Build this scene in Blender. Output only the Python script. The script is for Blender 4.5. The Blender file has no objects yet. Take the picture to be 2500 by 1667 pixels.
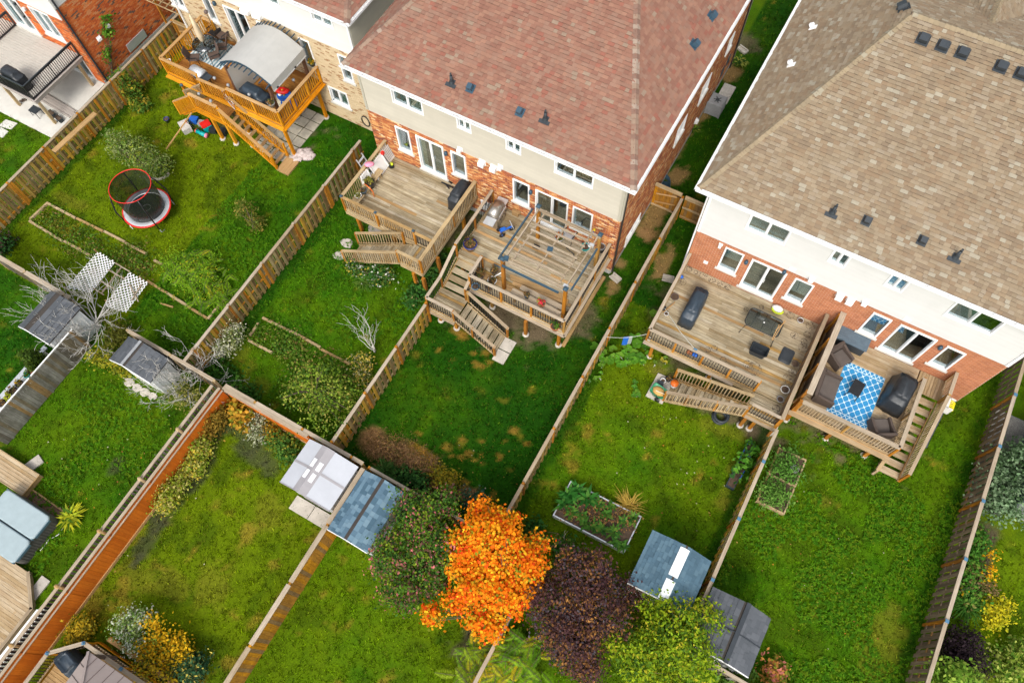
import bpy, bmesh, math, random
import numpy as np
from mathutils import Matrix, Vector

# ------------------------------------------------------------------ camera, sky, sun, exposure
sc = bpy.context.scene
COL = sc.collection
cam_d = bpy.data.cameras.new("camera"); cam = bpy.data.objects.new("camera", cam_d); COL.objects.link(cam)
cam_d.sensor_width = 36.0; cam_d.lens = 36.0 * 1850.95 / 2500.0
cam_d.clip_start = 0.5; cam_d.clip_end = 2000.0
cam.matrix_world = Matrix(((0.87302514, -0.43655036, 0.21737269, 0.0),
                           (0.4874188, 0.79554355, -0.35990744, 0.0),
                           (-0.01581172, 0.42015978, 0.90731238, 31.5), (0, 0, 0, 1)))
sc.camera = cam
world = bpy.data.worlds.new("World"); sc.world = world; world.use_nodes = True
SUN_EL, SUN_AZ = math.radians(48), math.radians(163)      # azimuth clockwise from +Y: the sun stands behind the camera's right
wn = world.node_tree.nodes; wl = world.node_tree.links
sky = wn.new("ShaderNodeTexSky"); sky.sky_type = 'NISHITA'; sky.sun_disc = False
sky.sun_elevation = SUN_EL; sky.sun_rotation = SUN_AZ
sky.air_density = 1.0; sky.dust_density = 4.0; sky.ozone_density = 1.0
wn["Background"].inputs[1].default_value = 0.15
hs = wn.new("ShaderNodeHueSaturation"); hs.inputs["Saturation"].default_value = 0.35      # bright cloud cover: nearly white light
wl.new(sky.outputs[0], hs.inputs["Color"]); wl.new(hs.outputs[0], wn["Background"].inputs[0])
sd = bpy.data.lights.new("sun", 'SUN'); sd.energy = 1.0; sd.angle = math.radians(16); sd.color = (1.0, 0.95, 0.85)
sun = bpy.data.objects.new("sun", sd); COL.objects.link(sun)
dv = Vector((math.sin(SUN_AZ) * math.cos(SUN_EL), math.cos(SUN_AZ) * math.cos(SUN_EL), math.sin(SUN_EL)))
sun.rotation_euler = dv.to_track_quat('Z', 'Y').to_euler(); sun.location = dv * 60
vs = sc.view_settings
vs.view_transform = 'Standard'; vs.look = 'None'; vs.gamma = 1.0; vs.use_curve_mapping = False; vs.exposure = 0.80
sc.render.engine = 'CYCLES'
sc.cycles.max_bounces = 6; sc.cycles.diffuse_bounces = 3; sc.cycles.glossy_bounces = 3
sc.cycles.transparent_max_bounces = 12; sc.cycles.transmission_bounces = 4; sc.cycles.caustics_reflective = False
sc.cycles.caustics_refractive = False

rng = random.Random(11)
npr = np.random.default_rng(5)
pi = math.pi

# ------------------------------------------------------------------ materials
MATS = {}
def new_mat(name):
    m = bpy.data.materials.new(name); m.use_nodes = True
    nt = m.node_tree; b = nt.nodes["Principled BSDF"]
    MATS[name] = m
    return m, nt, b
def nd(nt, t, **kw):
    n = nt.nodes.new(t)
    for k, v in kw.items(): setattr(n, k, v)
    return n
def setin(n, **kw):
    for k, v in kw.items(): n.inputs[k.replace('_', ' ')].default_value = v
def ramp(nt, cols, interp='LINEAR'):
    r = nd(nt, "ShaderNodeValToRGB"); e = r.color_ramp; e.interpolation = interp
    while len(e.elements) < len(cols): e.elements.new(0.5)
    for i, (p, c) in enumerate(cols):
        e.elements[i].position = p; e.elements[i].color = (*c, 1)
    return r
def rnd_node(nt):
    """one random value per piece: the object's own plus the face attribute of joined pieces"""
    oi = nd(nt, "ShaderNodeObjectInfo"); at = nd(nt, "ShaderNodeAttribute", attribute_name="rnd")
    a = nd(nt, "ShaderNodeMath", operation='ADD'); f = nd(nt, "ShaderNodeMath", operation='FRACT')
    nt.links.new(oi.outputs["Random"], a.inputs[0]); nt.links.new(at.outputs["Fac"], a.inputs[1]); nt.links.new(a.outputs[0], f.inputs[0])
    return f.outputs[0]
def mixc(nt, a, b, fac, mode='MIX'):
    m = nd(nt, "ShaderNodeMix", data_type='RGBA', blend_type=mode)
    for sock, v in ((m.inputs[0], fac), (m.inputs[6], a), (m.inputs[7], b)):
        if hasattr(v, 'links') or hasattr(v, 'is_linked'): nt.links.new(v, sock)
        elif isinstance(v, (int, float)): sock.default_value = v
        else: sock.default_value = (*v, 1)
    return m.outputs[2]
def noise(nt, vec, scale, detail=4, rough=0.6, vscale=None):
    n = nd(nt, "ShaderNodeTexNoise"); setin(n, Scale=scale, Detail=detail, Roughness=rough)
    if vscale:
        mp = nd(nt, "ShaderNodeMapping"); mp.inputs["Scale"].default_value = vscale
        nt.links.new(vec, mp.inputs["Vector"]); vec = mp.outputs[0]
    nt.links.new(vec, n.inputs["Vector"])
    return n.outputs["Fac"]
def mrange(nt, v, a, b, c=0.0, d=1.0):
    n = nd(nt, "ShaderNodeMapRange"); n.inputs[1].default_value = a; n.inputs[2].default_value = b
    n.inputs[3].default_value = c; n.inputs[4].default_value = d
    nt.links.new(v, n.inputs[0]); return n.outputs[0]
def bump(nt, b, h, strength=0.3, dist=0.01):
    n = nd(nt, "ShaderNodeBump"); n.inputs["Strength"].default_value = strength; n.inputs["Distance"].default_value = dist
    nt.links.new(h, n.inputs["Height"]); nt.links.new(n.outputs[0], b.inputs["Normal"])

def pieces(name, pal, rough=0.85, grain=None, spots=None, interp='CONSTANT', bumps=0.2, wear=0.25):
    """a palette of piece colours picked by the random value, with grain along local X and blotchy wear"""
    m, nt, b = new_mat(name); b.inputs["Roughness"].default_value = rough; b.inputs["Specular IOR Level"].default_value = 0.25
    r = rnd_node(nt); cr = ramp(nt, pal, interp); nt.links.new(r, cr.inputs[0]); c = cr.outputs[0]
    tc = nd(nt, "ShaderNodeTexCoord"); geo = nd(nt, "ShaderNodeNewGeometry")
    if grain:
        off = nd(nt, "ShaderNodeVectorMath", operation='ADD'); sc_ = nd(nt, "ShaderNodeVectorMath", operation='SCALE')
        cb = nd(nt, "ShaderNodeCombineXYZ"); nt.links.new(r, cb.inputs[0]); nt.links.new(r, cb.inputs[1])
        nt.links.new(cb.outputs[0], sc_.inputs[0]); sc_.inputs["Scale"].default_value = 37.0
        nt.links.new(tc.outputs["Object"], off.inputs[0]); nt.links.new(sc_.outputs[0], off.inputs[1])
        g = noise(nt, off.outputs[0], 3.0, 5, 0.65, (0.5, 9, 9))
        g2 = mrange(nt, g, 0.3, 0.72)
        dark = mixc(nt, c, grain, 1.0, 'MULTIPLY')
        c = mixc(nt, dark, c, g2)
        bump(nt, b, g, bumps, 0.004)
    n2 = noise(nt, geo.outputs["Position"], 1.3, 5, 0.7)
    k = mrange(nt, n2, 0.3, 0.75, 1.0 - wear, 1.0 + wear)
    hv = nd(nt, "ShaderNodeHueSaturation"); nt.links.new(k, hv.inputs["Value"]); nt.links.new(c, hv.inputs["Color"]); c = hv.outputs[0]
    if spots:
        col, lo, hi, sc2 = spots
        n3 = noise(nt, geo.outputs["Position"], sc2, 6, 0.7)
        c = mixc(nt, c, col, mrange(nt, n3, lo, hi))
    nt.links.new(c, b.inputs["Base Color"])
    return m
def plain(name, col, rough=0.6, metal=0.0, spec=0.4, var=0.12, nscale=3.0, bumpy=0.0, bscale=60, coat=0.0):
    m, nt, b = new_mat(name); setin(b, Roughness=rough, Metallic=metal); b.inputs["Specular IOR Level"].default_value = spec
    geo = nd(nt, "ShaderNodeNewGeometry"); n = noise(nt, geo.outputs["Position"], nscale, 5, 0.65)
    rgb = nd(nt, "ShaderNodeHueSaturation"); rgb.inputs["Color"].default_value = (*col, 1)
    nt.links.new(mrange(nt, n, 0.3, 0.7, 1 - var, 1 + var), rgb.inputs["Value"]); nt.links.new(rgb.outputs[0], b.inputs["Base Color"])
    if bumpy: bump(nt, b, noise(nt, geo.outputs["Position"], bscale, 3, 0.6), bumpy, 0.01)
    b.inputs["Coat Weight"].default_value = coat
    return m
def leafmat(name, trans=0.35, rough=0.55):
    """leaf colour comes from the leaf's own face attribute"""
    m, nt, b = new_mat(name); at = nd(nt, "ShaderNodeAttribute", attribute_name="tone")
    b.inputs["Roughness"].default_value = rough; b.inputs["Specular IOR Level"].default_value = 0.06
    nt.links.new(at.outputs["Color"], b.inputs["Base Color"])
    tr = nd(nt, "ShaderNodeBsdfTranslucent"); nt.links.new(at.outputs["Color"], tr.inputs[0])
    mx = nd(nt, "ShaderNodeMixShader"); mx.inputs[0].default_value = trans
    nt.links.new(b.outputs[0], mx.inputs[1]); nt.links.new(tr.outputs[0], mx.inputs[2])
    nt.links.new(mx.outputs[0], nt.nodes["Material Output"].inputs[0])
    return m
def see_through(name, tint, alpha, rough=0.3):
    """partly transparent sheet: alpha of it is cloth or film"""
    m, nt, b = new_mat(name); b.inputs["Base Color"].default_value = (*tint, 1); b.inputs["Roughness"].default_value = rough
    b.inputs["Alpha"].default_value = alpha
    return m

DECK_PAL = [(0, (0.495, 0.419, 0.286)), (.16, (0.405, 0.334, 0.215)), (.34, (0.595, 0.524, 0.396)), (.5, (0.375, 0.294, 0.176)), (.64, (0.545, 0.469, 0.326)), (.8, (0.466, 0.404, 0.285)), (.95, (0.49, 0.31, 0.11))]
pieces("deck_wood", DECK_PAL, grain=(.46, .41, .34), spots=((.19, .145, .085), .60, .82, 2.2), wear=.22)
pieces("deck_wood_new", [(0, (0.494, 0.389, 0.257)), (.25, (0.427, 0.323, 0.19)), (.5, (0.532, 0.437, 0.304)), (.75, (0.456, 0.351, 0.218))], grain=(.62, .52, .4), spots=((.36, .2, .06), .6, .8, 1.5), wear=.12)
pieces("cedar", [(0, (0.727, 0.323, 0.00525)), (.3, (0.662, 0.269, 0)), (.6, (0.77, 0.377, 0.0189)), (.85, (0.705, 0.312, 0.0119))], grain=(.62, .5, .36), wear=.15)
pieces("cedar_floor", [(0, (.44, .20, .045)), (.3, (.38, .16, .035)), (.6, (.49, .24, .06)), (.85, (.42, .19, .04))], grain=(.6, .5, .38), wear=.2)
pieces("cedar_tread", [(0, (.40, .27, .13)), (.5, (.45, .30, .14))], grain=(.65, .55, .45), wear=.15)
pieces("cap_pale_orange", [(0, (.56, .37, .18)), (.5, (.50, .31, .13))], grain=(.7, .6, .5), wear=.15)
pieces("post_wood", [(0, (0.485, 0.195, 0.0132)), (.35, (0.553, 0.239, 0.0271)), (.7, (0.415, 0.173, 0.022)), (.9, (0.481, 0.275, 0.0693))], grain=(.5, .42, .32), wear=.25)
pieces("rail_grey", [(0, (0.484, 0.372, 0.213)), (.4, (0.532, 0.419, 0.255)), (.75, (0.439, 0.295, 0.131))], grain=(.6, .52, .42), spots=((.33, .17, .05), .58, .8, 1.7))
pieces("cap_grey", [(0, (0.43, 0.359, 0.268)), (.5, (0.476, 0.405, 0.314)), (.8, (0.385, 0.309, 0.213))], grain=(.62, .56, .5), wear=.15)
pieces("fence_wood", [(0, (0.347, 0.245, 0.0974)), (.22, (0.472, 0.312, 0.0753)), (.42, (0.273, 0.19, 0.0806)), (.62, (0.573, 0.343, 0.0417)), (.8, (0.383, 0.306, 0.152)), (.93, (0.625, 0.267, 0.0232))], grain=(.5, .45, .38), wear=.28)
pieces("fence_dark", [(0, (0.255, 0.186, 0.123)), (.3, (0.316, 0.234, 0.152)), (.6, (0.207, 0.15, 0.0995)), (.9, (0.416, 0.227, 0.0762))], grain=(.5, .45, .4), spots=((.2, .2, .17), .66, .8, 9.0), wear=.3)
pieces("fence_old", [(0, (0.218, 0.207, 0.172)), (.25, (0.149, 0.132, 0.103)), (.5, (0.287, 0.276, 0.241)), (.7, (0.196, 0.161, 0.103)), (.9, (0.31, 0.196, 0.0805))], grain=(.45, .43, .4), spots=((.28, .28, .25), .62, .8, 3.0), wear=.35)
pieces("fence_orange", [(0, (.62, .15, .006)), (.3, (.66, .17, .008)), (.6, (.57, .135, .005)), (.85, (.64, .165, .009))], grain=(.72, .66, .6), wear=.12)
pieces("fence_amber", [(0, (0.481, 0.228, 0.0261)), (.3, (0.603, 0.274, 0.00843)), (.55, (0.397, 0.194, 0.0299)), (.8, (0.31, 0.19, 0.0757))], grain=(.5, .42, .34), spots=((.08, .05, .025), .55, .75, 3.0), wear=.3)
pieces("brick_maroon", [(0, (0.419, 0.135, 0.0504)), (.18, (0.511, 0.209, 0.0756)), (.36, (0.314, 0.0966, 0.0482)), (.52, (0.602, 0.311, 0.118)), (.68, (0.232, 0.081, 0.0508)), (.8, (0.465, 0.163, 0.0603)), (.92, (0.687, 0.493, 0.276))], wear=.12)
pieces("brick_brown", [(0, (0.423, 0.17, 0.0831)), (.3, (0.466, 0.194, 0.0965)), (.55, (0.373, 0.146, 0.0749)), (.8, (0.441, 0.182, 0.0974))], wear=.1)
pieces("brick_red", [(0, (0.528, 0.115, 0.0258)), (.2, (0.592, 0.166, 0.0421)), (.42, (0.462, 0.0973, 0.0285)), (.6, (0.562, 0.232, 0.0942)), (.75, (0.54, 0.141, 0.0379)), (.92, (0.155, 0.0927, 0.0652))], wear=.12)
pieces("brick_tan", [(0, (.55, .43, .27)), (.25, (.59, .47, .30)), (.5, (.52, .40, .245)), (.72, (.57, .45, .285)), (.87, (.34, .20, .10))], wear=.1)
for n_, c_ in (("mortar_white", (.55, .50, .42)), ("mortar_pale", (.55, .46, .36)), ("mortar_red", (.42, .25, .15)), ("mortar_tan", (.56, .46, .31))): plain(n_, c_, .95, var=.1)
pieces("siding_white", [(0, (0.614, 0.605, 0.577)), (.5, (0.595, 0.586, 0.558))], rough=.55, wear=.04, interp='LINEAR')
pieces("siding_grey", [(0, (0.558, 0.553, 0.535)), (.5, (0.535, 0.53, 0.512))], rough=.55, wear=.04, interp='LINEAR')
pieces("siding_cream", [(0, (0.475, 0.442, 0.366)), (.5, (0.451, 0.418, 0.347))], rough=.55, wear=.05, interp='LINEAR')
pieces("siding_beige", [(0, (.45, .425, .345)), (.5, (.425, .40, .325))], rough=.55, wear=.05, interp='LINEAR')
ROOF_RED = [(0, (0.241, 0.121, 0.0841)), (.2, (0.267, 0.142, 0.0973)), (.38, (0.22, 0.107, 0.0755)), (.55, (0.251, 0.143, 0.102)), (.72, (0.253, 0.102, 0.0711)), (.8, (0.234, 0.128, 0.0913)), (.96, (0.258, 0.184, 0.132))]
ROOF_TAN = [(0, (0.238, 0.182, 0.119)), (.2, (0.266, 0.207, 0.138)), (.4, (0.213, 0.158, 0.104)), (.55, (0.245, 0.18, 0.114)), (.7, (0.274, 0.22, 0.155)), (.82, (0.225, 0.159, 0.1)), (.94, (0.312, 0.274, 0.205))]
pieces("shingle_red", ROOF_RED, rough=.95, wear=.12, spots=((.15, .085, .065), .62, .9, .55))
pieces("shingle_tan", ROOF_TAN, rough=.95, wear=.1, spots=((.19, .15, .105), .62, .9, .5))
pieces("cap_red", [(0, (.26, .18, .13)), (.3, (.20, .12, .09)), (.6, (.30, .23, .18)), (.85, (.24, .15, .11))], rough=.95, wear=.1)
pieces("cap_tan", [(0, (.26, .205, .13)), (.4, (.28, .22, .14)), (.75, (.24, .19, .125)), (.9, (.29, .255, .185))], rough=.95, wear=.08)
pieces("shingle_blue", [(0, (.085, .15, .205)), (.3, (.12, .20, .26)), (.55, (.06, .115, .16)), (.8, (.15, .235, .295))], rough=.9, wear=.1)
pieces("shingle_slate", [(0, (.075, .083, .093)), (.4, (.098, .106, .118)), (.7, (.086, .094, .105))], rough=.55, wear=.1)
pieces("shingle_steel", [(0, (.07, .13, .175)), (.35, (.058, .11, .15)), (.7, (.085, .15, .195))], rough=.75, spots=((.24, .36, .42), .64, .80, 3.2), wear=.15)
plain("roof_under", (.05, .042, .036), .95)
plain("white_trim", (.78, .78, .77), .4, var=.05)
plain("soffit_white", (.68, .67, .64), .6, var=.05)
plain("frame_white", (.80, .81, .81), .35, var=.03)
plain("dark_pipe", (.035, .03, .028), .45)
plain("black_metal", (.018, .018, .02), .4)
plain("charcoal", (.03, .037, .044), .5, var=.2)
plain("black_cover", (.022, .026, .031), .42, var=.25, nscale=6, bumpy=.5, bscale=9)
plain("navy_cover", (.028, .042, .058), .4, var=.2, nscale=5, bumpy=.4, bscale=7)
plain("slate_blue", (.035, .075, .11), .4)
plain("blue_cap", (.07, .17, .27), .35)
plain("bright_blue", (.02, .13, .55), .4)
plain("concrete", (.46, .42, .36), .95, var=.18, nscale=2.2, bumpy=.2)
plain("concrete_pale", (.58, .565, .52), .95, var=.12, nscale=1.2, bumpy=.15)
plain("foundation", (.40, .39, .37), .95, var=.15)
plain("roof_edge_shade", (.07, .05, .038), .95); plain("paver", (.48, .45, .37), .95, var=.25, nscale=2.5, bumpy=.3)  # shingle lips: dark asphalt edge, with the rows' shadow lines painted in
plain("stone", (.43, .39, .34), .95, var=.2, bumpy=.4, bscale=15)
plain("soil", (.085, .055, .036), 1.0, var=.4, nscale=8, bumpy=.8, bscale=30)
plain("mulch", (.16, .09, .055), 1.0, var=.4, nscale=14, bumpy=.9, bscale=35)
plain("dead_mulch", (.045, .042, .032), 1.0, var=.5, nscale=14, bumpy=.9, bscale=40)
plain("gravel", (.2, .19, .17), 1.0, var=.5, nscale=25, bumpy=.9, bscale=40)
plain("steel", (.46, .43, .38), .32, metal=.85, var=.1)
plain("alu", (.60, .62, .64), .4, metal=.5, var=.06)
plain("grey_plastic", (.27, .28, .29), .5)
plain("pale_plastic", (.62, .61, .57), .5)
plain("white_plastic", (.80, .80, .79), .4, var=.04)
plain("red_plastic", (.62, .02, .015), .35)
plain("orange_plastic", (.75, .16, .02), .35)
plain("yellow_plastic", (.80, .62, .02), .4)
plain("lime", (.55, .66, .03), .5)
plain("teal_plastic", (.0, .33, .33), .4)
plain("green_plastic", (.04, .25, .12), .45)
plain("pink_plastic", (.75, .25, .36), .45)
plain("terracotta", (.38, .13, .05), .8)
plain("cobalt_pot", (.02, .03, .16), .22, coat=.5)
plain("beige_cloth", (.62, .50, .33), .85, bumpy=.4, bscale=12)
plain("canopy_cloth", (.40, .395, .375), .9, var=.06, nscale=2)
plain("tub_lid", (.30, .37, .39), .7, var=.07, bumpy=.15, bscale=80)
plain("tub_edge", (.07, .13, .17), .5)
plain("tub_side", (.10, .095, .085), .8, var=.15)
plain("taupe_metal", (.33, .27, .245), .6, var=.05)
plain("taupe_dark", (.12, .085, .075), .6)
plain("brown_paint", (.12, .055, .03), .6)
pieces("wicker", [(0, (.075, .056, .046)), (.5, (.09, .067, .055))], rough=.7, wear=.12)
plain("cushion", (.10, .082, .072), .9, var=.1, bumpy=.3, bscale=40)
plain("mesh_fabric", (.105, .07, .055), .8, var=.1)
plain("resin_box", (.10, .14, .175), .6, var=.15, nscale=7)
plain("composite_grey", (.47, .44, .39), .7, var=.08)
plain("fascia_taupe", (.40, .355, .32), .6, var=.06)
plain("straw", (.5, .3, .09), .9, var=.2)
plain("bark_pale", (.50, .48, .44), .95, var=.25, nscale=9)
plain("bark", (.12, .09, .065), .95, var=.3, nscale=9)
plain("twig", (.30, .27, .21), .95, var=.3, nscale=9)
plain("cream_wall", (.66, .62, .52), .9)
plain("curtain_white", (.80, .78, .72), .9, var=.1)
plain("curtain_cream", (.74, .67, .50), .9, var=.1)
plain("blind", (.72, .78, .77), .7, var=.05)
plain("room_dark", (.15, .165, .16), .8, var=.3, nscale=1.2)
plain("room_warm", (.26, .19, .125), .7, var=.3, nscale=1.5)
plain("vine_pale", (.55, .56, .5), .8)
plain("blanket", (.50, .42, .40), .95, var=.3, nscale=5, bumpy=.8, bscale=9)
plain("vinyl_grey", (.60, .62, .62), .6, var=.06)
plain("polycarb", (.45, .465, .50), .35, var=.07, nscale=1.0)
plain("polycarb_frame", (.30, .285, .295), .6, var=.08)
plain("skylight", (.86, .88, .90), .35, var=.02)
leafmat("leaf"); leafmat("leaf_matt", .2, .7); leafmat("grass_blades", .3, .7)

def glass_mat(name, tint, refl):
    m, nt, b = new_mat(name); nt.nodes.remove(b)
    tr = nd(nt, "ShaderNodeBsdfTransparent"); tr.inputs[0].default_value = (*tint, 1)
    gl = nd(nt, "ShaderNodeBsdfGlossy"); gl.inputs["Roughness"].default_value = .02; gl.inputs[0].default_value = (.9, .95, 1, 1)
    fr = nd(nt, "ShaderNodeLayerWeight"); fr.inputs["Blend"].default_value = .35
    ad = nd(nt, "ShaderNodeMath", operation='MULTIPLY_ADD'); ad.inputs[1].default_value = .6; ad.inputs[2].default_value = refl
    nt.links.new(fr.outputs["Fresnel"], ad.inputs[0])
    mx = nd(nt, "ShaderNodeMixShader"); nt.links.new(ad.outputs[0], mx.inputs[0])
    nt.links.new(tr.outputs[0], mx.inputs[1]); nt.links.new(gl.outputs[0], mx.inputs[2])
    nt.links.new(mx.outputs[0], nt.nodes["Material Output"].inputs[0])
glass_mat("window_glass", (.86, .95, .94), .14)
glass_mat("table_glass", (.50, .55, .54), .05)
see_through("net", (.012, .016, .012), .74)
see_through("screen_cloth", (.55, .55, .52), .75, .9)

# striped rug and patterned rug: flat print
def rug_blue():
    m, nt, b = new_mat("rug_blue"); b.inputs["Roughness"].default_value = .9
    tc = nd(nt, "ShaderNodeTexCoord"); sx = nd(nt, "ShaderNodeSeparateXYZ"); nt.links.new(tc.outputs["Object"], sx.inputs[0])
    def M(op, a, c=None, d=None):
        n = nd(nt, "ShaderNodeMath", operation=op)
        for i, v in enumerate((a, c, d)):
            if v is None: continue
            if isinstance(v, (int, float)): n.inputs[i].default_value = v
            else: nt.links.new(v, n.inputs[i])
        return n.outputs[0]
    x, y = sx.outputs[0], sx.outputs[1]
    W = 2 * pi / .32
    # ogee lattice |cos(x)+cos(y)| small  -> white line
    a = M('ABSOLUTE', M('ADD', M('COSINE', M('MULTIPLY', x, W)), M('COSINE', M('MULTIPLY', y, W * .85))))
    line = M('LESS_THAN', a, .2)
    # border bands of lozenges at both short ends (local y)
    ay = M('ABSOLUTE', y); band = M('GREATER_THAN', ay, 1.06)
    tri = M('PINGPONG', M('ADD', x, 10.0), .10); ty = M('PINGPONG', M('SUBTRACT', ay, 1.12), .13)
    loz = M('LESS_THAN', M('ABSOLUTE', M('SUBTRACT', M('ADD', M('DIVIDE', tri, .10), M('DIVIDE', ty, .13)), 1.0)), .17)
    stripe = M('LESS_THAN', M('PINGPONG', M('SUBTRACT', ay, 1.085), .155), .014)
    bl = M('MAXIMUM', loz, stripe)
    mx = nd(nt, "ShaderNodeMix", data_type='FLOAT'); nt.links.new(band, mx.inputs[0]); nt.links.new(line, mx.inputs[2]); nt.links.new(bl, mx.inputs[3])
    blue = mixc(nt, (.012, .17, .45), (.03, .30, .55), noise(nt, tc.outputs["Object"], 3))
    nt.links.new(mixc(nt, blue, (.62, .78, .82), mx.outputs[0]), b.inputs["Base Color"])
rug_blue()
def rug_stripe():
    m, nt, b = new_mat("rug_stripe"); b.inputs["Roughness"].default_value = .9
    tc = nd(nt, "ShaderNodeTexCoord"); w = nd(nt, "ShaderNodeTexWave", wave_type='BANDS', bands_direction='X'); setin(w, Scale=1.7, Distortion=0)
    nt.links.new(tc.outputs["Object"], w.inputs[0]); r = ramp(nt, [(0, (.20, .32, .38)), (.5, (.62, .66, .66))], 'CONSTANT')
    nt.links.new(w.outputs["Fac"], r.inputs[0]); nt.links.new(r.outputs[0], b.inputs["Base Color"])
rug_stripe()
# ------------------------------------------------------------------ geometry helpers
def adopt(o, parent):
    o.parent = parent; o.matrix_parent_inverse = parent.matrix_basis.inverted()
def tag(o, label=None, cat=None, group=None, kind=None):
    for k, v in (("label", label), ("category", cat), ("group", group), ("kind", kind)):
        if v: o[k] = v
    return o
def thing(name, label, cat, loc, rz=0.0, group=None):
    o = bpy.data.objects.new(name, None); o.empty_display_size = .2
    o.matrix_basis = Matrix.Translation(loc) @ Matrix.Rotation(rz, 4, 'Z')
    COL.objects.link(o); return tag(o, label, cat, group)
def place(name, me, parent, M=None, kind=None):
    o = bpy.data.objects.new(name, me); COL.objects.link(o)
    if M is not None: o.matrix_basis = M
    if parent is not None: adopt(o, parent)
    if kind: o["kind"] = kind
    return o
_box = {}
def box_mesh(l, w, h, mat):
    k = (round(l, 3), round(w, 3), round(h, 3), mat)
    if k not in _box:
        l, w, h = l / 2, w / 2, h / 2
        me = bpy.data.meshes.new("box")
        me.from_pydata([(-l, -w, -h), (l, -w, -h), (l, w, -h), (-l, w, -h), (-l, -w, h), (l, -w, h), (l, w, h), (-l, w, h)], [],
                       [(3, 2, 1, 0), (4, 5, 6, 7), (0, 1, 5, 4), (1, 2, 6, 5), (2, 3, 7, 6), (3, 0, 4, 7)])
        me.materials.append(MATS[mat]); _box[k] = me
    return _box[k]
def T(x, y, z): return Matrix.Translation((x, y, z))
def RZ(a): return Matrix.Rotation(a, 4, 'Z')
def RX(a): return Matrix.Rotation(a, 4, 'X')
def RY(a): return Matrix.Rotation(a, 4, 'Y')
def frame_between(a, b):
    """frame with local X from a to b, local Z as near to up as it can be"""
    a, b = Vector(a), Vector(b); x = (b - a); L = x.length; x.normalize()
    up = Vector((0, 0, 1)) if abs(x.z) < .98 else Vector((0, 1, 0))
    y = up.cross(x).normalized(); z = x.cross(y)
    c = (a + b) / 2
    return Matrix(((x.x, y.x, z.x, c.x), (x.y, y.y, z.y, c.y), (x.z, y.z, z.z, c.z), (0, 0, 0, 1))), L
def box(name, parent, mat, c, d, M=None, rz=0.0):
    """a box piece: centre, size; the longest horizontal side runs along local X for the grain"""
    l, w, h = d; R = RZ(rz)
    if w > l and w >= h: l, w = w, l; R = R @ RZ(pi / 2)
    elif h > l and h > w: R = R @ RY(-pi / 2); l, h = h, l
    m = T(*c) @ R
    return place(name, box_mesh(l, w, h, mat), parent, M @ m if M is not None else m)
def beam(name, parent, mat, a, b, w, h, M=None):
    F, L = frame_between(a, b)
    return place(name, box_mesh(L, w, h, mat), parent, M @ F if M is not None else F)
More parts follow.
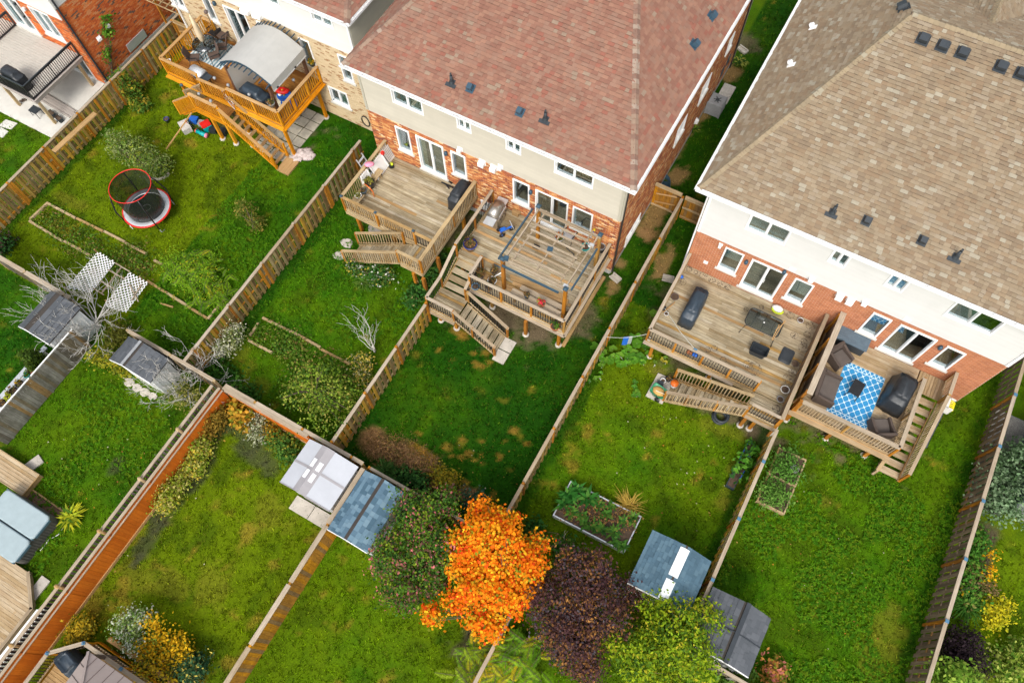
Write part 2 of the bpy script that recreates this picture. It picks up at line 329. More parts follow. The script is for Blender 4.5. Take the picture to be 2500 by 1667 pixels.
class MB:
    """collects shapes and links them as one mesh"""
    def __init__(s): s.v = []; s.f = []; s.r = []; s.mi = []; s.sm = []
    def add(s, vs, fs, r=0.0, mi=0, sm=False):
        n = len(s.v); s.v.extend([tuple(v) for v in vs])
        for f in fs: s.f.append(tuple(i + n for i in f)); s.r.append(r); s.mi.append(mi); s.sm.append(sm)
        return s
    def box(s, c, d, M=None, rz=0.0, r=0.0, mi=0, taper=1.0):
        l, w, h = d[0] / 2, d[1] / 2, d[2] / 2; t = taper
        vs = [(-l, -w, -h), (l, -w, -h), (l, w, -h), (-l, w, -h), (-l * t, -w * t, h), (l * t, -w * t, h), (l * t, w * t, h), (-l * t, w * t, h)]
        m = T(*c) @ RZ(rz)
        if M is not None: m = M @ m
        return s.add([m @ Vector(v) for v in vs], [(3, 2, 1, 0), (4, 5, 6, 7), (0, 1, 5, 4), (1, 2, 6, 5), (2, 3, 7, 6), (3, 0, 4, 7)], r, mi)
    def bar(s, a, b, w, h, M=None, r=0.0, mi=0):
        F, L = frame_between(a, b)
        if M is not None: F = M @ F
        return s.box((0, 0, 0), (L, w, h), F, 0, r, mi)
    def quad(s, *p, r=0.0, mi=0): return s.add(p, [tuple(range(len(p)))], r, mi)
    def tube(s, pts, rad, n=6, M=None, mi=0, cap=True, r=0.0):
        pts = [Vector(p) for p in pts]; rad = rad if isinstance(rad, (list, tuple)) else [rad] * len(pts)
        vs = []; fs = []
        for i, p in enumerate(pts):
            d = (pts[min(i + 1, len(pts) - 1)] - pts[max(i - 1, 0)]).normalized()
            u = (Vector((0, 0, 1)) if abs(d.z) < .9 else Vector((1, 0, 0))).cross(d).normalized(); w = d.cross(u)
            for k in range(n):
                a = 2 * pi * k / n; vs.append(p + (u * math.cos(a) + w * math.sin(a)) * rad[i])
        for i in range(len(pts) - 1):
            for k in range(n): fs.append((i * n + k, i * n + (k + 1) % n, (i + 1) * n + (k + 1) % n, (i + 1) * n + k))
        if cap: fs.append(tuple(reversed(range(n)))); fs.append(tuple((len(pts) - 1) * n + k for k in range(n)))
        if M is not None: vs = [M @ v for v in vs]
        return s.add(vs, fs, r, mi, True)
    def lathe(s, prof, n=16, M=None, mi=0, sx=1.0, sy=1.0, arc=2 * pi, smooth=True):
        vs = []; fs = []; full = abs(arc - 2 * pi) < 1e-6; m = n if full else n + 1
        for (r_, z) in prof:
            for k in range(m):
                a = arc * k / n; vs.append(Vector((r_ * math.cos(a) * sx, r_ * math.sin(a) * sy, z)))
        for i in range(len(prof) - 1):
            for k in range(n): fs.append((i * m + k, i * m + (k + 1) % m, (i + 1) * m + (k + 1) % m, (i + 1) * m + k))
        if M is not None: vs = [M @ v for v in vs]
        return s.add(vs, fs, 0.0, mi, smooth)
    def disc(s, c, rx, ry=None, n=16, M=None, mi=0, rz=0.0):
        ry = ry or rx; m = T(*c) @ RZ(rz)
        if M is not None: m = M @ m
        return s.add([m @ Vector((rx * math.cos(2 * pi * k / n), ry * math.sin(2 * pi * k / n), 0)) for k in range(n)], [tuple(range(n))], 0, mi)
    def prism(s, poly, z0, z1, M=None, mi=0, r=0.0):
        n = len(poly); vs = [Vector((x, y, z0)) for x, y in poly] + [Vector((x, y, z1)) for x, y in poly]
        if M is not None: vs = [M @ v for v in vs]
        return s.add(vs, [tuple(reversed(range(n))), tuple(range(n, 2 * n))] + [(i, (i + 1) % n, n + (i + 1) % n, n + i) for i in range(n)], r, mi)
    def loft(s, rings, M=None, mi=0, close=True, smooth=True):
        """rings: lists of equally many points"""
        n = len(rings[0]); vs = [Vector(p) for r_ in rings for p in r_]
        if M is not None: vs = [M @ v for v in vs]
        fs = [(i * n + k, i * n + (k + 1) % n, (i + 1) * n + (k + 1) % n, (i + 1) * n + k) for i in range(len(rings) - 1) for k in range(n)]
        if close: fs.append(tuple(reversed(range(n)))); fs.append(tuple((len(rings) - 1) * n + k for k in range(n)))
        return s.add(vs, fs, 0, mi, smooth)
    def build(s, name, mats, parent=None, M=None, kind=None):
        me = bpy.data.meshes.new(name); me.from_pydata(s.v, [], s.f)
        for m in ([mats] if isinstance(mats, str) else mats): me.materials.append(MATS[m])
        if any(s.mi): me.polygons.foreach_set("material_index", s.mi)
        me.polygons.foreach_set("use_smooth", s.sm)
        if any(s.r):
            a = me.attributes.new("rnd", 'FLOAT', 'FACE'); a.data.foreach_set("value", s.r)
        return place(name, me, parent, M, kind)
def part(name, parent, mat, fn, M=None, kind=None):
    b = MB(); fn(b); return b.build(name, mat, parent, M, kind)
def copies(o):
    return [c for c in o.children]
def dup(root, M, label=None):
    """copy of a thing with its parts and sub-parts, moved to matrix M"""
    D = M @ root.matrix_basis.inverted()
    def cp(o, p):
        c = o.copy(); COL.objects.link(c); c.parent = None; c.matrix_basis = D @ o.matrix_basis
        if p is not None: adopt(c, p)
        for ch in o.children: cp(ch, c)
        return c
    r = cp(root, None)
    if label: r["label"] = label
    return r

# ------------------------------------------------------------------ leaves
def leaf_cloud(name, parent, blobs, n, size, tones, mat="leaf", clump=10, spread=.22, up=.35, aspect=.6, seed=0, shell=.55, kind=None, droop=0.0, flat=1.0):
    """n leaf faces in small clumps spread through ellipsoid blobs (x, y, z, rx, ry, rz); tones: [(weight, rgb, chance of a whole clump)]"""
    g = np.random.default_rng(1000 + seed)
    blobs = np.array(blobs, float); vol = blobs[:, 3] * blobs[:, 4] * blobs[:, 5]; w = vol ** .75; w /= w.sum()
    nc = max(1, n // clump); bi = g.choice(len(blobs), nc, p=w)
    d = g.normal(size=(nc, 3)); d /= np.linalg.norm(d, axis=1)[:, None]
    rad = shell + (1 - shell) * g.random(nc) ** .7
    lump = 1 + .16 * np.sin(d[:, 0] * 5 + bi) + .13 * np.sin(d[:, 1] * 7 + 2 * bi) + g.normal(size=nc) * .06
    c = blobs[bi, :3] + d * blobs[bi, 3:6] * (rad * lump)[:, None]
    c[:, 2] = np.maximum(c[:, 2], .03)
    k = np.repeat(np.arange(nc), clump); m = len(k)
    P = c[k] + g.normal(size=(m, 3)) * spread * np.array([1, 1, flat * .7]); P[:, 2] = np.maximum(P[:, 2], .02)
    nor = d[k] * .6 + g.normal(size=(m, 3)) * .55; nor[:, 2] += up * 2; nor /= np.linalg.norm(nor, axis=1)[:, None]
    a = np.cross(nor, g.normal(size=(m, 3))); a /= np.linalg.norm(a, axis=1)[:, None] + 1e-9
    a[:, 2] -= droop; b = np.cross(nor, a)
    s = size * g.uniform(.6, 1.35, m)
    V = np.empty((m, 4, 3)); V[:, 0] = P - a * s[:, None]; V[:, 1] = P - b * (s * aspect)[:, None] + nor * (s * .15)[:, None]
    V[:, 2] = P + a * s[:, None]; V[:, 3] = P + b * (s * aspect)[:, None] + nor * (s * .15)[:, None]
    wt = np.array([t[0] for t in tones], float); wt /= wt.sum(); rgb = np.array([t[1] for t in tones], float)
    ti = g.choice(len(tones), nc, p=wt)[k]; loose = g.random(m) < .18; ti[loose] = g.choice(len(tones), int(loose.sum()), p=wt)
    col = rgb[ti] * g.uniform(.75, 1.25, (m, 1)) * g.uniform(.85, 1.2, nc)[k][:, None]
    return quads(name, parent, V, col, mat, kind)
def quads(name, parent, V, col, mat, kind=None):
    m = V.shape[0]; q = V.shape[1]
    me = bpy.data.meshes.new(name); me.vertices.add(m * q); me.vertices.foreach_set("co", V.reshape(-1).astype(np.float32))
    me.loops.add(m * q); me.loops.foreach_set("vertex_index", np.arange(m * q, dtype=np.int32))
    me.polygons.add(m); me.polygons.foreach_set("loop_start", np.arange(0, m * q, q, dtype=np.int32))
    me.update(calc_edges=True)
    at = me.attributes.new("tone", 'FLOAT_COLOR', 'FACE'); at.data.foreach_set("color", np.c_[np.clip(col, 0, 1), np.ones(m)].reshape(-1).astype(np.float32))
    me.materials.append(MATS[mat])
    return place(name, me, parent, None, kind)
def branches(b, p, d, L, r, depth, rnd, spread=.6, up=.15, n=5, kids=(2, 3), shrink=.68, wig=.16):
    """tapering, forking limbs"""
    r = max(r, .007); pts = [Vector(p)]; rr = [r]; d = Vector(d).normalized(); seg = 3
    for i in range(seg):
        d = (d + Vector((rnd.gauss(0, wig), rnd.gauss(0, wig), rnd.gauss(0, wig) + up * .3))).normalized()
        pts.append(pts[-1] + d * L / seg); rr.append(r * (1 - .42 * (i + 1) / seg))
    b.tube(pts, rr, n if depth > 1 else 3, cap=False)
    if depth <= 0: return
    for k in range(rnd.randint(*kids)):
        a = rnd.random() * 2 * pi; ax = d.orthogonal().normalized(); ax.rotate(Matrix.Rotation(a, 3, d))
        nd_ = (d + ax * spread * rnd.uniform(.6, 1.3) + Vector((0, 0, up))).normalized()
        at_ = pts[-1] if k == 0 else pts[rnd.randint(1, 3)]
        branches(b, at_, nd_, L * shrink * rnd.uniform(.75, 1.2), rr[-1] * .85, depth - 1, rnd, spread, up, n, kids, shrink, wig)

# ------------------------------------------------------------------ generic woodwork
def fence(label, a, b, top, mat, post="post_wood", capm="cap_grey", bw=.14, gap=.02, style='shadow', step=2.44, start=0.0, cap_w=.14, post_over=.06, cap_mat=None, thin=.02, name="wooden_fence", base=.06, solid_side=1, capcol=None):
    """a straight fence from a to b: posts, rails, every board a piece of its own, a flat cap rail"""
    a, b = Vector((*a, 0)), Vector((*b, 0)); d = (b - a); L = d.length; d.normalize(); ang = math.atan2(d.y, d.x)
    nrm = Vector((-d.y, d.x, 0)) * solid_side
    t = thing(name, label, "fence", tuple(a))
    ps = []; s = start
    while s <= L + .01: ps.append(s); s += step
    for s in ps:
        p = a + d * s; h = top + post_over
        po = box("post", t, post, (p.x, p.y, h / 2 - .01), (.1, .1, h), rz=ang)
        if capcol: box("post_cap", po, capcol, (p.x, p.y, h + .01), (.13, .13, .03), rz=ang)
        elif cap_mat: box("post_cap", po, cap_mat, (p.x, p.y, h + .008), (.12, .12, .026), rz=ang)
    edges = sorted(set([0.0] + ps + [L]))
    for s0, s1 in zip(edges, edges[1:]):
        if s1 - s0 < .12: continue
        e0 = a + d * (s0 + (.05 if s0 in ps else 0)); e1 = a + d * (s1 - (.05 if s1 in ps else 0))
        for z in ((.3, top * .52, top - .16) if top > 1.2 else (.25, top - .16)):
            beam("rail", t, mat, (e0.x, e0.y, z), (e1.x, e1.y, z), .038, .085)
        beam("cap_rail", t, capm, (e0.x, e0.y, top - .012 + .019), (e1.x, e1.y, top - .012 + .019), cap_w, .036)
        n = max(1, int((e1 - e0).length / (bw + gap))); pit = (e1 - e0).length / n
        for i in range(n):
            c = e0 + d * pit * (i + .5); side = (1 if i % 2 else -1) if style == 'shadow' else 1
            c = c + nrm * side * (.03 + rng.uniform(0, .004)); hh = top - .02 - base
            box("board", t, mat, (c.x, c.y, base + hh / 2 + rng.uniform(-.012, .0)), (pit - gap if style != 'shadow' else bw, thin, hh), rz=ang + rng.gauss(0, .006))
    return t
def railing(t, a, b, z0, h, kind='wood', rm="rail_grey", pm="post_wood", bm=None, spacing=.13, posts=(0, 1), mids=(), cap=.14, z1=None, cap_m=None, postcap=None, below=.0, lowrail=.09, pw=.09, post_up=.03):
    """a rail from a to b standing on z0 (z1 at the far end): posts, balusters one by one, bottom and top rail, cap board"""
    a, b = Vector((*a, z0)), Vector((*b, z0 if z1 is None else z1)); d = b - a; L = Vector((d.x, d.y)).length
    up = Vector((0, 0, 1)); ang = math.atan2(d.y, d.x); cm = cap_m or rm
    for f in sorted(set(list(posts) + list(mids))):
        p = a + d * f
        po = box("post", t, pm, (p.x, p.y, p.z + (h + post_up - below) / 2), (pw, pw, h + post_up + below), rz=ang)
        if postcap: part("post_cap", po, postcap, lambda m_: (m_.box((p.x, p.y, p.z + h + post_up + .025), (.12, .12, .05), rz=ang), m_.box((p.x, p.y, p.z + h + post_up + .07), (.1, .1, .05), rz=ang, taper=.3)))
    beam("cap_rail", t, cm, a + up * (h + .018), b + up * (h + .018), cap, .036)
    beam("top_rail", t, rm, a + up * (h - .05), b + up * (h - .05), .04, .085)
    beam("bottom_rail", t, rm, a + up * lowrail, b + up * lowrail, .04, .085)
    n = max(2, int(L / spacing)); bm = bm or (rm if kind == 'wood' else "black_metal")
    off = Vector((-d.y, d.x, 0)).normalized() * (.03 if kind == 'wood' else 0)
    for i in range(n):
        p = a + d * ((i + .5) / n); zc = p.z + (lowrail + h) / 2 - .02; hl = h - lowrail - (.0 if kind == 'wood' else .1)
        if kind == 'wood': box("baluster", t, bm, (p.x + off.x, p.y + off.y, zc), (.038, .034, hl), rz=ang)
        else: box("baluster", t, bm, (p.x, p.y, zc), (.027, .027, hl), rz=ang)
def deck_floor(t, x0, x1, y0, y1, z, mat="deck_wood", along='x', pit=.142, oddm=None, odd=()):
    """floor boards one by one, butted at a joint somewhere along their run"""
    lo, hi, l0, l1 = (y0, y1, x0, x1) if along == 'x' else (x0, x1, y0, y1)
    n = max(1, round((hi - lo) / pit)); p = (hi - lo) / n
    for i in range(n):
        c = lo + p * (i + .5); L = l1 - l0
        cuts = [l0, l1] if L < 2.6 else [l0, l0 + round(L * rng.choice((.35, .5, .62, .7)), 1), l1]
        for j, (s0, s1) in enumerate(zip(cuts, cuts[1:])):
            m = oddm if (i, j) in odd else mat
            zz = z - .016 + rng.uniform(-.003, .003)
            if along == 'x': box("deck_board", t, m, ((s0 + s1) / 2, c, zz), (s1 - s0 - .006, p - .011, .032))
            else: box("deck_board", t, m, (c, (s0 + s1) / 2, zz), (p - .011, s1 - s0 - .006, .032))
def skirt(t, pts, z, h=.2, mat="rail_grey", off=.0):
    for a, b in zip(pts, pts[1:]): beam("rim_board", t, mat, (*a, z - .034 - h / 2), (*b, z - .034 - h / 2), .038, h)
def stairs(t, tl, tr, bl, br, z1, z0, n, mat="deck_wood", sm="rail_grey", boards=2, open_=True, rise=True, overlap=.88):
    """n treads from the top edge (tl, tr at z1) down to the foot (bl, br at z0), with stringers"""
    tl, tr, bl, br = (Vector((*p, 0)) for p in (tl, tr, bl, br))
    for i in range(n):
        f = (i + .5) / n; z = z1 - (z1 - z0) * (i + 1) / (n + 1)
        L = tl.lerp(bl, f); R_ = tr.lerp(br, f); run = ((bl - tl).length / n) * overlap
        dv = ((bl - tl) + (br - tr)).normalized()
        for k in range(boards):
            o = dv * (run / boards * (k - (boards - 1) / 2)); a, b = L + o, R_ + o
            beam("tread", t, mat, (a.x, a.y, z - .02), (b.x, b.y, z - .02), run / boards - .008, .038)
    for A_, B_ in ((tl, bl), (tr, br)):
        e = (tr - tl).normalized() * .03 * (1 if A_ is tl else -1)
        beam("stringer", t, sm, (A_.x + e.x, A_.y + e.y, z1 - .17), (B_.x + e.x, B_.y + e.y, max(z0, 0) + .06), .04, .24)
def deck_post(t, x, y, ztop, mat="post_wood", foot=True, w=.14):
    box("support_post", t, mat, (x, y, ztop / 2 + .04), (w, w, ztop - .08))
    if foot: part("footing", t, "concrete", lambda b: b.lathe([(0, .0), (.16, 0.0), (.155, .1), (0, .1)], 14, T(x, y, 0)))
# ------------------------------------------------------------------ houses
CAMP = Vector((0, 0, 31.5))
class Face:
    """an outer wall plane: axis 'x' = runs along X and faces -Y, axis 'y' = runs along Y and faces +X"""
    def __init__(s, axis, c): s.a = axis; s.c = c
    def M(s):
        if s.a == 'x': return Matrix(((1, 0, 0, 0), (0, -1, 0, s.c), (0, 0, 1, 0), (0, 0, 0, 1)))   # local (u, out, z)
        return Matrix(((0, 1, 0, s.c), (1, 0, 0, 0), (0, 0, 1, 0), (0, 0, 0, 1)))
    def p(s, u, out, z):
        return (u, s.c - out, z) if s.a == 'x' else (s.c + out, u, z)
    def box(s, name, parent, mat, u, out, z, du, do, dz):
        p = s.p(u, out, z); return box(name, parent, mat, p, (du, do, dz) if s.a == 'x' else (do, du, dz))
    def mbox(s, b, u, out, z, du, do, dz, r=0.0, mi=0):
        b.box(s.p(u, out, z), (du, do, dz) if s.a == 'x' else (do, du, dz), r=r, mi=mi)
def cut(a, b, holes):
    segs = [(a, b)]
    for h0, h1 in holes:
        out = []
        for s0, s1 in segs:
            if h1 <= s0 or h0 >= s1: out.append((s0, s1)); continue
            if h0 > s0: out.append((s0, h0))
            if h1 < s1: out.append((h1, s1))
        segs = out
    return segs
def wall_core(root, name, f, u0, u1, z0, z1, opens, mat, depth=.2):
    b = MB(); us = sorted({u0, u1, *[min(max(o[k], u0), u1) for o in opens for k in (0, 1)]}); zs = sorted({z0, z1, *[min(max(o[k], z0), z1) for o in opens for k in (2, 3)]})
    for za, zb in zip(zs, zs[1:]):
        for ua, ub in zip(us, us[1:]):
            uc, zc = (ua + ub) / 2, (za + zb) / 2
            if any(o[0] < uc < o[1] and o[2] < zc < o[3] for o in opens): continue
            f.mbox(b, uc, -depth / 2, zc, ub - ua, depth, zb - za)
    return b.build(name, mat, root)
def brick_wall(root, f, u0, u1, z0, z1, opens, mat, mortar, vis, nmax=300, L=.235, H=.078, phase=0.0):
    w = wall_core(root, "brick_wall", f, u0, u1, z0, z1, opens, mortar)
    c = []; n = int((z1 - z0) / H)
    for i in range(n):
        z = z0 + (i + .5) * H; us = u0 + (L / 2 if i % 2 else 0) - L + phase
        for s0, s1 in cut(u0, u1, [(o[0] - .005, o[1] + .005) for o in opens if o[2] < z < o[3]]):
            k = math.floor((s0 - us) / L)
            while us + k * L < s1:
                a, b = max(us + k * L + .006, s0), min(us + (k + 1) * L - .006, s1); k += 1
                if b - a > .04: c.append(((a + b) / 2, z, b - a))
    full = [q for q in c if abs(q[2] - (L - .012)) < .002 and vis(q[0], q[1])]
    full.sort(key=lambda q: (Vector(f.p(q[0], 0, q[1])) - CAMP).length)
    single = set(full[:nmax])
    for q in full[:nmax]:
        f.box("brick", w, mat, q[0], .002 + rng.uniform(0, .004), q[1], L - .012, .02, H - .013)
    b = MB()
    for q in c:
        if q not in single: f.mbox(b, q[0], .002 + rng.uniform(0, .004), q[1], q[2], .02, H - .013, r=rng.random() + .001)
    if b.v: b.build("brick_courses", mat, w, kind="stuff")
    return w
def siding_wall(root, f, u0, u1, z0, z1, opens, mat, H=.115):
    w = wall_core(root, "siding_wall", f, u0, u1, z0, z1, opens, "siding_beige" if mat == "siding_beige" else mat)
    n = int(round((z1 - z0) / H)); H = (z1 - z0) / n
    for i in range(n):
        za, zb = z0 + i * H, z0 + (i + 1) * H; zc = (za + zb) / 2
        for s0, s1 in cut(u0, u1, [(o[0], o[1]) for o in opens if o[2] < zc < o[3]]):
            b = MB(); q = []
            for u in (s0, s1):
                for (o, z) in ((.0, za), (.032, za), (.006, zb), (.0, zb)): q.append(f.p(u, o, z))
            b.add(q, [(1, 0, 4, 5)[::-1], (2, 1, 5, 6)[::-1], (3, 2, 6, 7)[::-1], (0, 1, 2, 3), (7, 6, 5, 4)])
            b.build("siding_board", mat, w)
    return w
def window(root, f, o, kind='slide', sill=True, inside=None, name="window", room="room_dark", door_handle=False, lean=0):
    """an opening with frame, panes, sill and what stands behind the glass"""
    u0, u1, z0, z1 = o; fw = .07; uc, zc = (u0 + u1) / 2, (z0 + z1) / 2; W, Hh = u1 - u0, z1 - z0
    b = MB()
    for u in (u0 + fw / 2, u1 - fw / 2): f.mbox(b, u, -.02, zc, fw, .14, Hh)
    for z in (z0 + fw / 2, z1 - fw / 2): f.mbox(b, uc, -.021, z, W - 2 * fw, .138, fw)
    w = b.build(name, "frame_white", root)
    cells = [(u0 + fw, u1 - fw)] if kind == 'fixed' else [(u0 + fw, uc - .03), (uc + .03, u1 - fw)]
    if kind != 'fixed': f.box("mullion", w, "frame_white", uc, -.03, zc, .06, .1, Hh - 2 * fw)
    for i, (a, c_) in enumerate(cells):
        out = -.05 - (.025 if i == lean else 0)
        if kind != 'fixed':
            bb = MB()
            for u in (a + .015, c_ - .015): f.mbox(bb, u, out + .012, zc, .03, .03, Hh - 2 * fw)
            for z in (z0 + fw + .015, z1 - fw - .015): f.mbox(bb, (a + c_) / 2, out + .0115, z, c_ - a - .06, .029, .03)
            bb.build("sash", "frame_white", w)
        f.box("pane", w, "window_glass", (a + c_) / 2, out, zc, c_ - a, .008, Hh - 2 * fw)
    if door_handle: f.box("handle", w, "white_plastic", uc + .09, .0, z0 + Hh * .47, .03, .05, .2)
    D = .9 if name != "patio_door" else 1.6
    bb = MB()
    P = f.p
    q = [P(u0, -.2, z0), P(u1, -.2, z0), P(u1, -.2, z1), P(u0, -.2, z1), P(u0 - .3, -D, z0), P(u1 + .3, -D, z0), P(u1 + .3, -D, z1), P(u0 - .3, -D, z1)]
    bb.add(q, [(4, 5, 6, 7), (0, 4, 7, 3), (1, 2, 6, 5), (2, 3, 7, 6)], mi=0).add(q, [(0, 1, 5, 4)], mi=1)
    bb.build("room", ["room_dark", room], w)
    for it in inside or ():
        k, a0, a1 = it[:3]; ua, ub = u0 + fw + (W - 2 * fw) * a0, u0 + fw + (W - 2 * fw) * a1
        if k == 'blind':
            bb = MB(); z = z1 - fw - .02; lo = z0 + fw + (Hh - 2 * fw) * (1 - it[3])
            while z > lo: f.mbox(bb, (ua + ub) / 2, -.095, z, ub - ua, .03, .006); f.mbox(bb, (ua + ub) / 2, -.11, z - .018, ub - ua, .004, .03); z -= .045
            bb.build("blind", "blind", w)
        elif k == 'curtain':
            bb = MB(); n = max(4, int((ub - ua) / .06)); v = []
            for i in range(n + 1):
                u = ua + (ub - ua) * i / n; o_ = -.095 - .03 * (i % 2)
                v += [P(u, o_, z0 + fw), P(u, o_, z1 - fw)]
            bb.add(v, [(2 * i, 2 * i + 2, 2 * i + 3, 2 * i + 1) for i in range(n)]); bb.build("curtain", it[3], w)
        elif k == 'dark': f.box("bug_screen", w, "room_dark", (ua + ub) / 2, -.1, zc, ub - ua, .004, Hh - 2 * fw)
    if sill: f.box("sill", w, "concrete_pale", uc, .015, z0 - .055, W + .16, .15, .1)
    return w
def roof_slope(roof, mat, A, B, up, smax, lo, hi, nmax=0, expo=.15, vis=None, tag_mass="shingle_field"):
    """courses of laminated shingles from eave A-B up the slope; lo/hi give where each course starts and ends"""
    A, B, up = Vector(A), Vector(B), Vector(up).normalized(); e = (B - A).normalized(); n = e.cross(up).normalized()
    if n.z < 0: n = -n
    b = MB(); cand = []; W_ = (.16, .2, .24, .28)
    ns = int(smax / expo)
    for i in range(ns):
        s = i * expo; sm = s + expo / 2; a0, a1 = lo(sm), hi(sm); u = a0 - rng.random() * .3
        while u < a1:
            w = rng.choice(W_); t = rng.choice((.014, .02, .03, .038)); x0, x1 = max(u, a0), min(u + w, a1); u += w
            if x1 - x0 < .03: continue
            cand.append((x0, x1, s, t, abs(x1 - x0 - w) < 1e-6, w))
    def ctr(q): return A + e * ((q[0] + q[1]) / 2) + up * (q[2] + expo / 2)
    full = [q for q in cand if q[4] and (vis is None or vis(ctr(q)))]
    full.sort(key=lambda q: (ctr(q) - CAMP).length); single = set(full[:nmax])
    F = Matrix(((e.x, up.x, n.x, 0), (e.y, up.y, n.y, 0), (e.z, up.z, n.z, 0), (0, 0, 0, 1)))
    for q in cand:
        ov = expo + .02
        def shape(w, t): return ([(0, 0, 0), (w, 0, 0), (0, 0, t), (w, 0, t), (0, ov, .002), (w, ov, .002)], [(2, 3, 5, 4), (0, 1, 3, 2), (0, 2, 4), (1, 5, 3)])
        p = A + e * (q[0] + .0015) + up * q[2]
        M = Matrix.Translation(p) @ F
        if q in single:
            k = ("shingle", q[5], q[3], expo, mat)
            if k not in _box:
                v, fs = shape(q[5] - .003, q[3]); me = bpy.data.meshes.new("shingle"); me.from_pydata(v, [], fs); me.materials.append(MATS[mat]); me.materials.append(MATS["roof_edge_shade"]); me.polygons[1].material_index = 1; _box[k] = me
            place("shingle", _box[k], roof, M)
        else:
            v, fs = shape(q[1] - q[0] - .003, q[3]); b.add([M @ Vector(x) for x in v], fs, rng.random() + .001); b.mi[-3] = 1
    if b.v: b.build(tag_mass, [mat, "roof_edge_shade"], roof, kind="stuff")
def ridge_caps(roof, mat, a, b, n1, n2, w=.15, L=.2):
    """bent cap shingles lapped along a hip or ridge"""
    a, b = Vector(a), Vector(b); d = (b - a); n = int(d.length / L); d.normalize(); n1, n2 = Vector(n1).normalized(), Vector(n2).normalized()
    s1 = d.cross(n1).normalized(); s2 = n2.cross(d).normalized()
    nm = (n1 + n2).normalized()
    if s1.dot(n2) > 0: s1 = -s1
    if s2.dot(n1) > 0: s2 = -s2
    k = ("cap", round(w, 2), round(L, 2), mat, round(d.x, 2), round(d.y, 2), round(d.z, 2))
    if k not in _box:
        v = []
        for dd, h in ((0, .034), (L * 1.25, .014)):
            v += [d * dd + s1 * w + n1 * h, d * dd + nm * (h + .012), d * dd + s2 * w + n2 * h]
        v += [s1 * w, Vector((0, 0, 0)), s2 * w]
        me = bpy.data.meshes.new("ridge_cap"); me.from_pydata([tuple(q) for q in v], [], [(0, 1, 4, 3), (1, 2, 5, 4), (0, 6, 7, 1), (1, 7, 8, 2), (0, 3, 6), (2, 8, 5)]); me.materials.append(MATS[mat]); _box[k] = me
    for i in range(n): place("ridge_cap", _box[k], roof, Matrix.Translation(a + d * (i * L)))
def hip_roof(root, x0, x1, y0, y1, ze, tb, k, mat, capm, n_back, n_side, expo, vis=None, sides='BLRF'):
    """hip roof: back slope pitch tb (tangent) towards -Y, side slopes k times shorter in plan"""
    run = (y1 - y0) / 2; zr = ze + run * tb; h0, h1 = x0 + k * run, x1 - k * run; yr = y0 + run; ts = tb / k
    c = [(x0, y0, ze), (x1, y0, ze), (x1, y1, ze), (x0, y1, ze), (h0, yr, zr), (h1, yr, zr)]
    b = MB(); dz = -.015
    b.add([(x, y, z + dz) for x, y, z in c], [(0, 1, 5, 4), (1, 2, 5), (2, 3, 4, 5), (3, 0, 4)])
    b.add([(x, y, ze - .05) for x, y, z in c[:4]], [(3, 2, 1, 0)])
    for i in range(4):
        p, q = c[i], c[(i + 1) % 4]; b.add([(p[0], p[1], ze - .05), (q[0], q[1], ze - .05), (q[0], q[1], ze + dz), (p[0], p[1], ze + dz)], [(0, 1, 2, 3)])
    roof = b.build("roof", "roof_under", root)
    cb = math.sqrt(1 + tb * tb); cs = math.sqrt(1 + ts * ts)
    if 'B' in sides: roof_slope(roof, mat, c[0], c[1], (0, 1, tb), run * cb, lambda s: k * s / cb, lambda s: (x1 - x0) - k * s / cb, n_back, expo, vis)
    if 'R' in sides: roof_slope(roof, mat, c[1], c[2], (-1, 0, ts), k * run * cs, lambda s: s / cs / k, lambda s: (y1 - y0) - s / cs / k, n_side, expo, vis, "shingle_field_side")
    if 'L' in sides: roof_slope(roof, mat, c[3], c[0], (1, 0, ts), k * run * cs, lambda s: s / cs / k, lambda s: (y1 - y0) - s / cs / k, n_side, expo, vis, "shingle_field_side")
    if 'F' in sides: roof_slope(roof, mat, c[2], c[3], (0, -1, tb), run * cb, lambda s: k * s / cb, lambda s: (x1 - x0) - k * s / cb, 0, expo, None, "shingle_field_front")
    nb, nr, nl, nf = (0, -tb, 1), (ts, 0, 1), (-ts, 0, 1), (0, tb, 1)
    ridge_caps(roof, capm, c[1], c[5], nb, nr); ridge_caps(roof, capm, c[0], c[4], nl, nb); ridge_caps(roof, capm, c[4], c[5], nb, nf)
    return roof, c
def gutter(root, f, u0, u1, z, out, mat="white_trim"):
    b = MB()
    f.mbox(b, (u0 + u1) / 2, out + .06, z - .115, u1 - u0, .12, .012)
    f.mbox(b, (u0 + u1) / 2, out + .126, z - .06, u1 - u0, .012, .122); f.mbox(b, (u0 + u1) / 2, out + .004, z - .06, u1 - u0, .012, .118)
    f.mbox(b, (u0 + u1) / 2, out + .132, z - .005, u1 - u0, .03, .012)
    n = int((u1 - u0) / .75)
    for i in range(n): f.mbox(b, u0 + (u1 - u0) * (i + .5) / n, out + .065, z - .004, .03, .11, .01)
    g = b.build("gutter", mat, root)
    return g
def downspout(root, f, u, out, z1, mat, elbow=True):
    b = MB(); f.mbox(b, u, out + .045, z1 / 2, .075, .07, z1)
    if elbow: b.bar(f.p(u, out + .045, z1 - .02), f.p(u, out + .42, z1 + .22), .075, .07)
    return b.build("downspout", mat, root)
